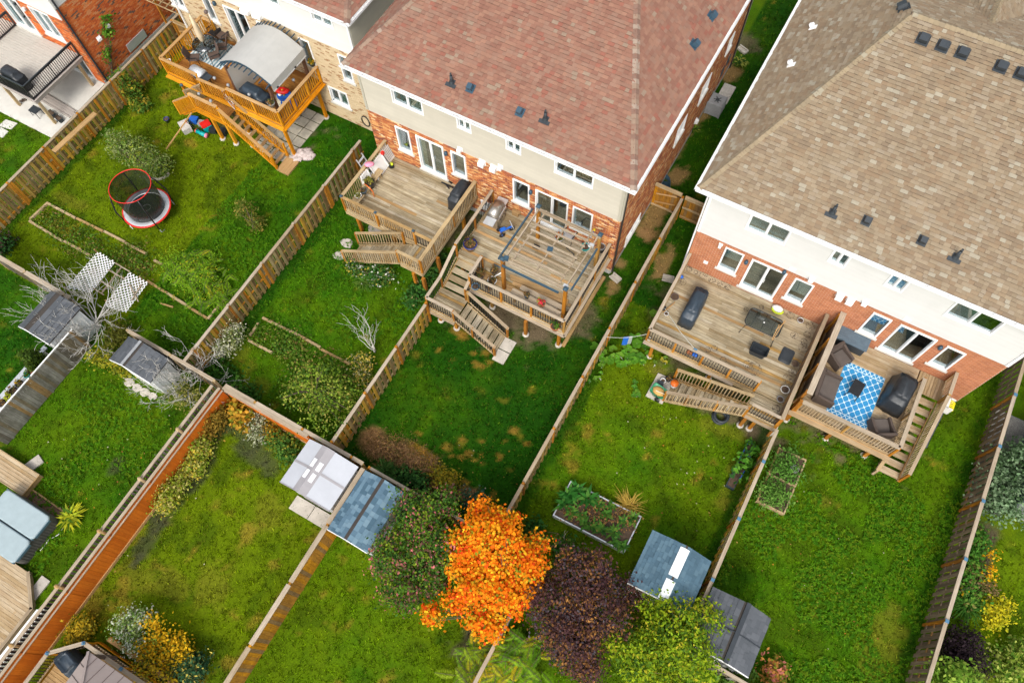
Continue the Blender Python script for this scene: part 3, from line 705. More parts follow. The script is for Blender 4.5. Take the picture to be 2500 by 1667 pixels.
def wall_box(root, f, u, z, name, mat, d=(.22, .14, .2), hood=True):
    b = MB(); f.mbox(b, u, .02, z, d[0] + .06, .04, d[2] + .06)
    if hood:
        m = f.M() @ T(u, .04, z); w, o, h = d[0] / 2, d[1], d[2] / 2
        b.add([m @ Vector(v) for v in ((-w, 0, h), (w, 0, h), (-w, o, h * .4), (w, o, h * .4), (-w, o, -h), (w, o, -h), (-w, 0, -h), (w, 0, -h))],
              [(0, 1, 3, 2), (2, 3, 5, 4), (0, 2, 4, 6), (1, 7, 5, 3), (4, 5, 7, 6)])
    return b.build(name, mat, root)
def wall_lamp(root, f, u, z, mat="slate_blue"):
    m = f.M() @ T(u, .1, z)
    def s(b):
        b.lathe([(0, .14), (.06, .13), (.085, .05), (.08, -.06), (.05, -.1), (0, -.1)], 10, m); f.mbox(b, u, .02, z + .02, .1, .06, .16)
    return part("wall_lamp", root, mat, s)
def roof_vent(root, p, n, rz, mat, d=(.3, .34, .16)):
    """a square hooded roof vent sitting on the slope with normal n"""
    n = Vector(n).normalized(); q = n.to_track_quat('Z', 'Y').to_matrix().to_4x4(); M = Matrix.Translation(p) @ q @ RZ(rz)
    def s(b):
        b.box((0, 0, .012), (d[0] + .1, d[1] + .12, .024), M); b.box((0, 0, .07), (d[0] * .8, d[1] * .8, .11), M); b.box((0, 0, .12 + d[2] / 3), (d[0], d[1], d[2] * .8), M, taper=.86)
    return part("roof_vent", root, mat, s)
def vent_stack(root, p, n, mat="charcoal", h=.42):
    n = Vector(n).normalized(); q = n.to_track_quat('Z', 'Y').to_matrix().to_4x4(); M = Matrix.Translation(p) @ q; P_ = Vector(p)
    def s(b):
        b.box((0, -.1, .015), (.46, .16, .03), M); b.box((0, .0, .018), (.24, .3, .034), M)
        b.tube([P_ + Vector((0, 0, -.1)), P_ + Vector((0, 0, h))], [.075, .06], 10); b.tube([P_ + Vector((0, 0, h)), P_ + Vector((0, 0, h + .12))], .04, 10)
        b.lathe([(.13, .0), (.07, .14)], 10, Matrix.Translation(P_))
    return part("vent_stack", root, mat, s)

def plain_walls(root, x0, x1, y0, y1, z1, mat, which):
    """the house's far walls, which the photograph does not show"""
    b = MB(); w = .2
    if 'L' in which: b.box((x0 + w / 2, (y0 + y1) / 2 + .1, z1 / 2), (w, y1 - y0 - .2, z1))
    if 'R' in which: b.box((x1 - w / 2, (y0 + y1) / 2 + .1, z1 / 2), (w, y1 - y0 - .2, z1))
    if 'F' in which: b.box(((x0 + x1) / 2, y1 - w / 2 + .2, z1 / 2), (x1 - x0, w, z1))
    b.build("outer_wall", mat, root)

# ---- the middle house: maroon roof, cream siding over mottled brick, two homes side by side
H2 = thing("semi_detached_house", "middle house with maroon shingle roof and cream siding over mottled brick", "house", (-11.65, 17.83, 0))
fb = Face('x', 17.83); fr = Face('y', -5.2)
WB = {'w1': (-16.62, -15.86, 2.5, 4.12), 'd1': (-15.5, -14.03, 1.74, 4.11), 'w2': (-13.63, -12.86, 2.5, 4.11),
      'w3': (-10.4, -9.55, 2.5, 4.12), 'd2': (-9.25, -7.62, 1.74, 4.09), 'w4': (-7.4, -6.42, 2.5, 4.09), 'bs': (-12.2, -11.45, .75, 1.35)}
WS = {'u1': (-16.4, -14.77, 5.76, 6.82), 'u2': (-13.08, -12.36, 5.95, 6.83), 'u3': (-10.7, -9.95, 5.96, 6.84), 'u4': (-8.41, -6.6, 5.8, 6.82)}
brick_wall(H2, fb, -18.1, -5.2, .32, 4.45, list(WB.values()), "brick_maroon", "mortar_white", lambda u, z: z > 2.0)
part("foundation", H2, "foundation", lambda b: (fb.mbox(b, -11.65, -.13, .16, 12.86, .3, .32), fr.mbox(b, 25.5, -.13, .16, 15.3, .3, .32)))
siding_wall(H2, fb, -18.1, -5.22, 4.45, 7.3, list(WS.values()), "siding_cream")
SW = [(27.0, 28.1, 2.6, 3.7), (24.1, 25.2, 2.6, 3.7), (19.3, 20.9, .5, 1.15), (30.2, 30.9, 3.0, 3.9)]
brick_wall(H2, fr, 17.85, 33.2, .32, 7.0, SW, "brick_maroon", "mortar_red", lambda u, z: True, nmax=0, phase=.1)
for o in SW: window(H2, fr, o, 'slide', sill=True)
part("corner_trim", H2, "siding_beige", lambda b: (fb.mbox(b, -5.26, .03, 5.87, .12, .05, 2.84), fr.mbox(b, 17.9, .03, 5.87, .14, .06, 2.84), fb.mbox(b, -18.04, .03, 5.87, .12, .05, 2.84)))
plain_walls(H2, -18.1, -5.2, 17.83, 33.2, 7.3, "siding_beige", 'LF')
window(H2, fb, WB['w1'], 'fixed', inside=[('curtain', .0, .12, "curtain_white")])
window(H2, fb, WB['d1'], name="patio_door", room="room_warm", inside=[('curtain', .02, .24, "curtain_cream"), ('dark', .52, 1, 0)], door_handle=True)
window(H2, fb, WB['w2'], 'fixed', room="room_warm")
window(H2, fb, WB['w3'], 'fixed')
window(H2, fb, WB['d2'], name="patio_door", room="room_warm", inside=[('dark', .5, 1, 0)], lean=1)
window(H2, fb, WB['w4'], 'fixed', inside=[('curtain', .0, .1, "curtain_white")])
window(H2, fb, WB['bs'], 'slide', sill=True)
window(H2, fb, WS['u1'], sill=False, inside=[('blind', 0, .5, .9), ('curtain', .5, 1, "curtain_white")])
window(H2, fb, WS['u2'], sill=False, inside=[('blind', 0, .45, .8), ('curtain', .55, 1, "curtain_white")])
window(H2, fb, WS['u3'], sill=False, inside=[('blind', .0, .5, .7), ('blind', .5, 1, .95)])
w_ = window(H2, fb, WS['u4'], sill=False, room="room_warm")
# three pale letters of a decoration standing inside the right upper window, as one reads them there
def letters(b):
    x, z, o = -7.28, 6.28, -.12; q = lambda du, dz, w, h: fb.mbox(b, x + du, o, z + dz, w, .02, h)
    q(0, .02, .05, .26); q(-.05, -.09, .09, .05)
    for s in (.1, .26): q(s, .02, .05, .26)
    q(.18, .13, .12, .05); q(.18, -.09, .12, .05)
    q(.34, .02, .05, .26); q(.4, -.09, .09, .05)
part("letter_decoration", w_, "curtain_cream", letters)
for u, z in ((-13.07, 4.56), (-11.94, 4.32), (-11.34, 4.32), (-11.0, 4.58)): wall_box(H2, fb, u, z, "exhaust_hood", "white_plastic", (.2, .16, .2) if z > 4.5 else (.28, .2, .28))
wall_lamp(H2, fb, -9.46, 3.78); wall_lamp(H2, fb, -13.86, 3.82)
tb2 = math.tan(math.radians(23))
roof2, c2 = hip_roof(H2, -18.42, -4.78, 17.4, 33.6, 7.42, tb2, .51, "shingle_red", "cap_red", 240, 60, .16)
for u, y in ((-13.5, 18.35), (-9.22, 18.45)): vent_stack(H2, (u, y, 7.42 + (y - 17.4) * tb2 + .02), (0, -tb2, 1))
for u, y in ((-12.65, 18.45), (-10.3, 18.35)): roof_vent(H2, (u, y, 7.42 + (y - 17.4) * tb2 + .02), (0, -tb2, 1), 0, "slate_blue", (.24, .26, .2))
for y in (24.67, 26.5): roof_vent(H2, (-5.6, y, 7.42 + .82 * tb2 / .51 + .02), (tb2 / .51, 0, 1), 0, "slate_blue", (.26, .28, .2))
gutter(H2, fb, -18.5, -4.66, 7.42, .43); gutter(H2, fr, 17.4, 33.6, 7.42, .42)
part("soffit", H2, "soffit_white", lambda b: (b.box((-11.6, 17.62, 7.33), (13.6, .42, .03)), b.box((-5.0, 25.6, 7.33), (.42, 15.6, .03))))
downspout(H2, fr, 17.98, .02, 7.0, "dark_pipe"); downspout(H2, fr, 32.6, .02, 7.0, "dark_pipe")
for y, z in ((30.9, 1.2), (31.6, 1.4), (33.0, 1.3)): wall_box(H2, fr, y, z, "utility_meter", "slate_blue", (.3, .18, .5), False)
wall_box(H2, fr, 27.6, .8, "exhaust_hood", "white_plastic")
def well(b): _ = b.lathe([(.5, .0), (.5, .3), (.53, .3), (.53, .0)], 14, T(-5.2, 23.3, 0) @ RZ(-pi / 2), sx=1.7, sy=1.0, arc=pi), b.disc((-5.0, 23.3, .06), .4, .7, 12)
part("window_well", H2, "slate_blue", well)

# ---- the right house: tan roof, white siding over brown brick
H3 = thing("semi_detached_house", "right house with tan shingle roof and white siding over brown brick", "house", (4.35, 19.25, 0))
fc = Face('x', 19.25)
VB = {'w1': (-.82, .03, 2.15, 3.81), 'd1': (.38, 1.94, 1.53, 3.78), 'w2': (2.3, 3.12, 2.12, 3.8), 'w3': (5.63, 6.41, 2.09, 3.76), 'd2': (6.76, 8.26, 1.5, 3.75), 'w4': (8.68, 9.44, 2.03, 3.68)}
VS = {'u1': (-.45, 1.24, 5.47, 6.6), 'u2': (2.93, 3.63, 5.65, 6.6), 'u3': (5.17, 5.9, 5.65, 6.55), 'u4': (7.6, 9.42, 5.42, 6.55)}
brick_wall(H3, fc, -2.2, 10.87, .2, 4.05, list(VB.values()), "brick_brown", "mortar_pale", lambda u, z: z > 1.5)
part("foundation", H3, "foundation", lambda b: fc.mbox(b, 4.33, -.13, .1, 13.03, .3, .2))
siding_wall(H3, fc, -2.2, 10.87, 4.05, 7.15, list(VS.values()), "siding_grey")
plain_walls(H3, -2.2, 10.87, 19.25, 34.5, 7.15, "siding_grey", 'LRF')
part("corner_trim", H3, "white_trim", lambda b: [fc.mbox(b, u, .03, 5.6, .12, .05, 3.1) for u in (-2.14, 10.81)])
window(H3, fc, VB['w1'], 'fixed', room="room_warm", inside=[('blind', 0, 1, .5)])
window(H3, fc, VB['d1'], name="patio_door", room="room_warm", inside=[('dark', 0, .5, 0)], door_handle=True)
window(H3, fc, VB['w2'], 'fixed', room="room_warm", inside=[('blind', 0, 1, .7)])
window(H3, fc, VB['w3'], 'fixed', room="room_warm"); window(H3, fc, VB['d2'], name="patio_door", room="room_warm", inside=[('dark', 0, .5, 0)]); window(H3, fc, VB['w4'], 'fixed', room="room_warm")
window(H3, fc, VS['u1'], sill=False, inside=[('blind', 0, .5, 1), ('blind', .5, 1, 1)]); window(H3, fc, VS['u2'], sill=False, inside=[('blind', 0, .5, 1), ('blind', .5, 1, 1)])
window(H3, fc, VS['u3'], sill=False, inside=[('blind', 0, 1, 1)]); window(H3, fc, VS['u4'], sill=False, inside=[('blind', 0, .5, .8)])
for u, z in ((2.85, 4.2), (4.16, 3.92), (4.6, 3.92), (5.1, 4.18)): wall_box(H3, fc, u, z, "exhaust_hood", "white_plastic", (.2, .16, .2) if z > 4.1 else (.28, .2, .28))
for u in (2.0, 6.8): wall_box(H3, fc, u, 4.24, "outlet_cover", "white_plastic", (.22, .06, .16), False)
for u, z in ((.22, 3.45), (1.78, 3.9), (8.52, 3.45)): wall_lamp(H3, fc, u, z)
wall_box(H3, fc, -1.05, 3.82, "security_camera", "white_plastic", (.12, .18, .1)); wall_box(H3, fc, -1.35, 2.1, "outlet_cover", "white_plastic", (.14, .06, .14), False)
roof3, c3 = hip_roof(H3, -2.66, 11.3, 18.8, 35.4, 7.3, tb2, .51, "shingle_tan", "cap_tan", 240, 60, .15)
part("soffit", H3, "soffit_white", lambda b: (b.box((4.3, 19.03, 7.2), (13.9, .44, .03)), b.box((-2.43, 27.0, 7.2), (.44, 16.4, .03))))
gutter(H3, fc, -2.74, 11.4, 7.3, .46)
b_ = MB(); b_.box((-2.73, 27.1, 7.24), (.13, 16.8, .012)); b_.box((-2.79, 27.1, 7.24), (.012, 16.8, .12)); [b_.box((-2.73, 19 + i * .8, 7.29), (.11, .03, .01)) for i in range(20)]; b_.build("gutter", "white_trim", H3)
part("downspout", H3, "white_trim", lambda b: (b.box((-2.27, 19.34, 3.4), (.07, .08, 6.6)), b.bar((-2.27, 19.34, 6.65), (-2.68, 18.86, 7.2), .07, .07), b.bar((-2.27, 19.3, .14), (-2.3, 18.9, .1), .07, .07)))
zb3 = lambda y: 7.3 + (y - 18.8) * tb2 + .02
for u, y in ((2.18, 19.75), (6.66, 19.95)): vent_stack(H3, (u, y, zb3(y)), (0, -tb2, 1))
for u, y in ((3.4, 19.95), (5.42, 20.05)): roof_vent(H3, (u, y, zb3(y)), (0, -tb2, 1), 0, "charcoal", (.24, .26, .2))
for u in (2.3, 3.03, 3.75, 5.14, 5.86): roof_vent(H3, (u, 26.35, zb3(26.35)), (0, -tb2, 1), 0, "charcoal", (.36, .34, .16))
roof_vent(H3, (1.2, 27.6, 10.5), (-tb2 / .51, 0, 1), .4, "charcoal", (.34, .36, .16))
for y, dx in ((27.8, 1.05), (25.5, .98)): roof_vent(H3, (-2.66 + dx, y, 7.3 + dx * tb2 / .51 + .02), (-tb2 / .51, 0, 1), 0, "white_plastic", (.13, .2, .13))
# the cross gable of the street side, its ridge running away from the camera
def gable(root, x0, x1, y0, y1, z0, zr, name):
    xm = (x0 + x1) / 2; b = MB()
    b.add([(x0, y0 + 3, z0), (x1, y0 + 3, z0), (x1, y1, z0), (x0, y1, z0), (xm, y0, zr), (xm, y1, zr)], [(0, 4, 5, 3), (1, 2, 5, 4), (0, 1, 4), (2, 3, 5)])
    r = b.build(name, "roof_under", root); L = y1 - y0; dz = zr - z0; w = xm - x0; sl = math.hypot(w, dz)
    roof_slope(r, "shingle_tan", (x0, y1, z0 + .012), (x0, y0, z0 + .012), (w, 0, dz), sl, lambda s: 0, lambda s: L - 3 * (1 - s / sl), 0, .15)
    roof_slope(r, "shingle_tan", (x1, y0, z0 + .012), (x1, y1, z0 + .012), (-w, 0, dz), sl, lambda s: 3 * (1 - s / sl), lambda s: L, 0, .15, None, "shingle_field_side")
    ridge_caps(r, "cap_tan", (xm, y0, zr + .01), (xm, y1, zr + .01), (-dz, 0, w), (dz, 0, w))
gable(H3, 2.2, 6.6, 28.9, 36.5, 8.1, 10.0, "gable_roof"); gable(H3, 6.9, 11.6, 28.2, 36.5, 8.1, 10.15, "gable_roof")

# ---- the tan brick house upper left
H1 = thing("detached_house", "tan brick house with white upper siding behind the cedar deck", "house", (-25.2, 19.55, 0))
fd = Face('x', 19.55); fe = Face('y', -19.62)
UB = {'d': (-27.62, -26.22, 2.68, 5.0), 't1': (-29.0, -28.44, 3.5, 5.0), 't0': (-31.6, -30.6, 3.4, 5.0), 'w1': (-23.05, -22.42, 3.4, 5.02), 'w2': (-20.78, -20.16, 3.4, 5.05), 'b': (-22.1, -20.94, 1.24, 2.32), 'w0': (-25.6, -24.0, 3.3, 4.9)}
US = {'u1': (-21.7, -20.5, 6.56, 7.6), 'u0': (-24.9, -23.5, 6.5, 7.6)}
brick_wall(H1, fd, -31.4, -19.62, .1, 5.35, list(UB.values()), "brick_tan", "mortar_tan", lambda u, z: u > -23.5 or z > 3)
siding_wall(H1, fd, -31.4, -19.62, 5.35, 7.75, list(US.values()), "siding_white")
siding_wall(H1, fe, 19.57, 33, 1.5, 7.75, [], "siding_beige"); plain_walls(H1, -31.4, -19.62, 19.55, 33, 7.75, "siding_beige", 'LF')
part("foundation", H1, "foundation", lambda b: fe.mbox(b, 26.3, -.1, .75, 13.4, .2, 1.5))
part("corner_trim", H1, "white_trim", lambda b: fd.mbox(b, -19.68, .03, 6.55, .12, .05, 2.4))
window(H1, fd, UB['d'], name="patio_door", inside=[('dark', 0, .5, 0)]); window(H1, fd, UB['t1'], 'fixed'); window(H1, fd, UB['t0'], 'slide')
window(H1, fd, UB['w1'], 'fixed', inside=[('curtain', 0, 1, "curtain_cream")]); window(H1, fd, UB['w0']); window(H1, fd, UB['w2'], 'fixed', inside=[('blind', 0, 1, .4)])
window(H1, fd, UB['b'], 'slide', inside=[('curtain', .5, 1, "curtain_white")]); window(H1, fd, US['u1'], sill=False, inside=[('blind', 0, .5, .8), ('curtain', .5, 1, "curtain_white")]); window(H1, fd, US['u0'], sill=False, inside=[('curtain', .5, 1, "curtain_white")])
for u, z in ((-26.1, 5.42), (-25.88, 5.36), (-25.42, 5.36), (-25.14, 5.4)): wall_box(H1, fd, u, z, "exhaust_hood", "white_plastic", (.24, .18, .24))
wall_lamp(H1, fd, -28.1, 4.9)
roof1, c1 = hip_roof(H1, -31.9, -19.2, 19.1, 33.4, 7.85, tb2, .51, "shingle_red", "cap_red", 120, 0, .16, sides='BR')
gutter(H1, fd, -31.95, -19.1, 7.85, .45); gutter(H1, fe, 19.1, 33.4, 7.85, .43)
part("soffit", H1, "soffit_white", lambda b: b.box((-25.5, 19.32, 7.78), (12.6, .44, .03)))
part("downspout", H1, "white_trim", lambda b: (b.box((-31.25, 19.46, 1.9), (.07, .08, 3.7)),))

# ---- the red brick house at the left edge
H0 = thing("detached_house", "red brick house with grey upper siding at the top left corner", "house", (-40, 15.3, 0))
fg = Face('x', 15.3); fh = Face('y', -34.55)
XB = {'w1': (-37.0, -35.6, 2.62, 4.35), 'd': (-39.5, -37.8, 2.1, 4.3), 'ld': (-36.9, -35.2, .08, 1.95)}
brick_wall(H0, fg, -46, -34.55, .15, 4.45, list(XB.values()), "brick_red", "mortar_red", lambda u, z: False, nmax=0)
brick_wall(H0, fh, 15.32, 30, .35, 5.1, [], "brick_red", "mortar_red", lambda u, z: u < 22 and z > 1.2, nmax=300)
part("foundation", H0, "foundation", lambda b: (fh.mbox(b, 22.6, -.1, .175, 14.6, .26, .35), fg.mbox(b, -40.3, -.1, .07, 11.3, .24, .15)))
siding_wall(H0, fg, -46, -34.55, 4.45, 7.4, [], "siding_white"); siding_wall(H0, fh, 15.32, 30, 5.1, 7.4, [], "siding_grey")
plain_walls(H0, -46, -34.55, 15.3, 30, 7.4, "siding_grey", 'LF')
window(H0, fg, XB['w1'], 'slide', inside=[('blind', 0, 1, .9)]); window(H0, fg, XB['d'], name="patio_door", inside=[('blind', 0, .5, 1)]); window(H0, fg, XB['ld'], name="patio_door", sill=False)
wall_lamp(H0, fg, -37.4, 4.0, "white_plastic"); downspout(H0, fh, 15.42, .01, 7.0, "charcoal")
for u, z in ((17.2, 2.6), (16.4, 2.4), (20.5, 4.2)): wall_box(H0, fh, u, z, "exhaust_hood", "white_plastic", (.2, .08, .2))
fh.box("basement_window", H0, "alu", 18.2, .03, .75, 1.4, .08, .5)
hip_roof(H0, -46.5, -34.1, 14.85, 30.4, 7.5, tb2, .51, "shingle_red", "cap_red", 0, 0, .16, sides='')
gutter(H0, fg, -46.5, -34.1, 7.5, .45); gutter(H0, fh, 14.85, 30.4, 7.5, .43)
# ------------------------------------------------------------------ the ground
def vnoise(x, y, s, seed, octv=3):
    g = np.random.default_rng(seed); out = 0; amp = 1.0; tot = 0
    for o in range(octv):
        G = g.random((128, 128)); X, Y = x / s + 31.7 * o, y / s + 17.3 * o
        xi, yi = np.floor(X).astype(int), np.floor(Y).astype(int); fx, fy = X - xi, Y - yi
        fx, fy = fx * fx * (3 - 2 * fx), fy * fy * (3 - 2 * fy); q = lambda a, b: G[(xi + a) % 128, (yi + b) % 128]
        out = out + amp * ((q(0, 0) * (1 - fx) + q(1, 0) * fx) * (1 - fy) + (q(0, 1) * (1 - fx) + q(1, 1) * fx) * fy); tot += amp
        amp *= .55; s /= 2.1
    return out / tot
C_DEEP, C_MID, C_YEL, C_STRAW, C_OLIVE, C_SOIL = (np.array(c) for c in ((.012, .068, .001), (.032, .135, .001), (.118, .180, .001), (.27, .20, .02), (.044, .088, .001), (.13, .095, .055)))
# lawns of the single plots: (x0, x1, y0, y1, share of deep green, of yellow, of straw)
YARDS = [(-60, -32.75, -20, 60, .35, .35, .03), (-32.75, -24, 4.1, 30, .12, .75, .06), (-24, -19.05, 4.1, 30, .62, .12, .02), (-19.05, -11.4, 4.1, 20, .45, .2, .03), (-11.4, -3.71, 4.1, 20, .9, .12, .02),
         (-3.71, 4.29, 4.1, 17, .30, .50, .05), (4.29, 12.3, 4.1, 20, .35, .38, .03), (12.3, 60, -20, 60, .25, .55, .05), (-60, -24.45, -20, 4.1, .75, .05, .01), (-24.45, -17.1, -20, 4.1, .40, .30, .01),
         (-17.1, -9.6, -20, 4.1, .12, .80, .08), (-9.6, -1.8, -20, 4.1, .28, .60, .05), (-1.8, 4.3, -20, 4.1, .4, .4, .05), (4.3, 12.3, -20, 4.1, .4, .35, .08), (-5.2, -2.2, 17, 60, .85, .08, .02), (-19.7, -17.9, 17, 60, .8, .1, .0)]
# patches: centre, radii, colour, strength, share of the blades left
PATCH = []
def patch(c, rx, ry, col, k=.9, dens=.25): PATCH.append((c[0], c[1], rx, ry, np.array(col), k, dens))
TAN, DIRT, DRY, MULCH = (.36, .21, .09), (.17, .125, .075), (.40, .21, .035), (.10, .075, .05)
for x, y, r in ((-7.53, 6.78, .26), (-7.13, 7.42, .2), (-6.6, 6.96, .3), (-7.17, 6.51, .22), (-6.12, 7.13, .16), (-5.36, 7.45, .24), (-5.56, 8.16, .2), (-5.4, 8.78, .3), (-8.91, 6.68, .2), (-6.06, 5.82, .28), (-4.72, 7.16, .16), (-5.84, 6.96, .2), (-6.26, 6.82, .2), (-4.86, 5.92, .24), (-6.83, 6.7, .18), (-6.39, 7.7, .14), (-4.61, 8.62, .2), (-8.76, 11.11, .2), (-8.35, 11.41, .22), (-7.97, 11.05, .25), (-8.42, 10.73, .3), (-8.12, 10.71, .3), (-10.26, 10.54, .2), (-9.44, 10.36, .15), (-9.96, 11.68, .45), (-9.71, 11.62, .3)):
    patch((x, y), r * .75, r * .5, DRY, .55, .7)
for c, rx, ry in (((-10.16, 5.42), .8, .55), ((-9.21, 5.49), .9, .6), ((-8.28, 5.48), .8, .6), ((-7.60, 5.41), .6, .6), ((-5.76, 5.42), .6, .3)): patch(c, rx, ry, (.30, .165, .07), .95, .5)
for c, rx, ry in (((-8.35, 6.00), .5, .25), ((-7.62, 5.66), .45, .35)): patch(c, rx, ry, (.46, .25, .035), .9, .6)
for c, rx, ry in (((-6.91, 13.54), 1.0, .55), ((-8.45, 13.55), .7, .9), ((-4.79, 21.76), .5, 1.3), ((-4.54, 20.71), .6, .4), ((-3.22, 19.49), .4, .9), ((-5.40, 28.50), .5, .9), ((-5.40, 26.71), .35, 1.2), ((-5.24, 34.77), .9, .7), ((-5.03, 32.27), .5, .9), ((-4.69, 24.64), .5, .8), ((-4.71, 17.22), .3, .4), ((-4.99, 18.52), .3, .3)): patch(c, rx, ry, TAN if rx < .7 else DIRT, .75, .3)
for c, rx, ry in (((-8.0, 15.4), 3.0, 2.6), ((-14.8, 16.3), 2.6, 1.9), ((1.2, 17.0), 3.2, 2.3), ((7.0, 17), 2.3, 2.3), ((2.52, 14.10), 1.8, .5), ((4.08, 13.80), .7, .4), ((-26, 18), 3, 1.6)): patch(c, rx, ry, DIRT, .8, .15)
for c, rx, ry in (((1.89, 13.11), .7, .3), ((2.85, 13.30), .6, .25), ((3.57, 11.72), .25, .5), ((3.82, 10.97), .4, .8), ((3.65, 10.27), .3, .25), ((11.23, 7.50), 1.1, .9), ((11.22, 8.79), .7, .5), ((7.79, 8.61), .35, .25), ((11.10, 9.63), .3, .25), ((-16.36, 5.02), .5, .4), ((-17.34, 5.22), .4, .6), ((-18.05, 5.90), .3, .5), ((-1.08, 14.29), .6, .3), ((-26.52, 9.53), .5, .3), ((-15.87, -3.92), .8, .6), ((-14.15, -3.56), .9, .6), ((-12.83, -2.72), .8, .8), ((-12.38, 0.71), .9, .7), ((-30.87, 8.53), .9, .4), ((6.20, 9.70), .3, .2), ((7.33, 12.27), .5, .3)): patch(c, rx, ry, (.24, .20, .02), .34, .85)
for c, rx, ry in (((-19.62, -0.71), .35, .4), ((-16.39, -1.81), .35, .7), ((-16.26, -2.72), .35, .9), ((-16.11, -3.45), .2, .4), ((-15.17, 2.72), .5, .55), ((-14.44, 2.56), .5, .5), ((-13.73, 2.33), .4, .5), ((-15.98, 2.91), .5, .4), ((-16.97, 2.83), .6, .8), ((-16.58, -0.57), .7, 1.4), ((-16.39, 0.97), .5, 1.2)): patch(c, rx, ry, (.06, .062, .034), .65, .45)
for c, rx, ry in (((-2.0, -.3), .5, 1.2), ((-1.97, 0.30), 1.2, .8), ((-1.63, 3.72), .6, .8), ((-12.49, -6.20), 1.2, .8), ((13.55, 12.53), .45, 1.6), ((13.57, 14.37), .4, .5), ((13.91, 8.99), .8, 1.0)): patch(c, rx, ry, MULCH, .8, .3)
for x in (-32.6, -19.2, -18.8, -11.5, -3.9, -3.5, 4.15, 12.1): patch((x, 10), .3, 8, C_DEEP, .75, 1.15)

def lawn_colour(x, y):
    n1, n2, n3 = vnoise(x, y, 4.5, 1), vnoise(x, y, 1.6, 2), vnoise(x, y, .5, 3, 2)
    deep, yel, strw = (np.full_like(x, v) for v in (.35, .4, .04))
    for x0, x1, y0, y1, a, b, c in YARDS:
        m = (x > x0) & (x <= x1) & (y > y0) & (y <= y1)
        deep[m] = a; yel[m] = b; strw[m] = c
    t = (n1 * .45 + n2 * .35 + n3 * .2)
    col = np.repeat(C_MID[None], len(x), 0).copy()
    def mix(c, w):
        w = np.clip(w, 0, 1)[:, None]; col[:] = col * (1 - w) + c * w
    mix(C_YEL, (yel - .62 + t * 1.25) * 1.3); mix(C_OLIVE, np.clip((vnoise(x, y, .9, 7, 2) - .58) * 5, 0, .6))
    mix(C_DEEP, (deep - t * 1.15 + .12) * 1.9)
    mix(C_STRAW, np.clip((vnoise(x, y, .8, 9, 3) - (.80 - strw * 2.2)) * 6, 0, .75))
    col *= (.8 + .4 * vnoise(x, y, .35, 12, 2))[:, None]
    dens = np.ones_like(x)
    for px_, py_, rx, ry, c, k, dn in PATCH:
        wob = 1 + .9 * (vnoise(x + px_, y, .45, 4, 4) - .5) * 2
        d = np.sqrt(((x - px_) / rx) ** 2 + ((y - py_) / ry) ** 2) / wob
        w = np.clip((1.15 - d) / .4, 0, 1) * k; mix(c, w); dens *= 1 - w * (1 - dn)
    return col, dens
gx_ = np.concatenate([[-600, -250, -110, -65], np.arange(-48, 19.01, .17), [30, 70, 200, 600]]); gy_ = np.concatenate([[-500, -150, -40], np.arange(-12, 46.01, .17), [60, 120, 300, 900]])
GX, GY = np.meshgrid(gx_, gy_); nx, ny = len(gx_), len(gy_)
me = bpy.data.meshes.new("ground"); me.vertices.add(nx * ny)
me.vertices.foreach_set("co", np.stack([GX, GY, np.zeros_like(GX)], -1).reshape(-1).astype(np.float32))
ii = (np.arange(ny - 1)[:, None] * nx + np.arange(nx - 1)[None]).reshape(-1); F4 = np.stack([ii, ii + 1, ii + nx + 1, ii + nx], -1)
me.loops.add(F4.size); me.loops.foreach_set("vertex_index", F4.reshape(-1).astype(np.int32)); me.polygons.add(len(F4)); me.polygons.foreach_set("loop_start", np.arange(0, F4.size, 4, dtype=np.int32)); me.update(calc_edges=True)
gc, _ = lawn_colour(GX.reshape(-1), GY.reshape(-1))
at = me.attributes.new("tone", 'FLOAT_COLOR', 'POINT'); at.data.foreach_set("color", np.c_[gc * .8, np.ones(len(gc))].reshape(-1).astype(np.float32))
m_, nt_, b_ = new_mat("ground_turf"); b_.inputs["Roughness"].default_value = .95; b_.inputs["Specular IOR Level"].default_value = .1
at_ = nd(nt_, "ShaderNodeAttribute", attribute_name="tone"); ge_ = nd(nt_, "ShaderNodeNewGeometry"); nz = noise(nt_, ge_.outputs["Position"], 16, 4, .7)
hv_ = nd(nt_, "ShaderNodeHueSaturation"); nt_.links.new(mrange(nt_, nz, .3, .7, .55, 1.35), hv_.inputs["Value"]); nt_.links.new(at_.outputs["Color"], hv_.inputs["Color"]); nt_.links.new(hv_.outputs[0], b_.inputs["Base Color"])
bump(nt_, b_, noise(nt_, ge_.outputs["Position"], 30, 3, .7), .6, .02)
me.materials.append(m_); gr = place("ground", me, None); gr["kind"] = "structure"

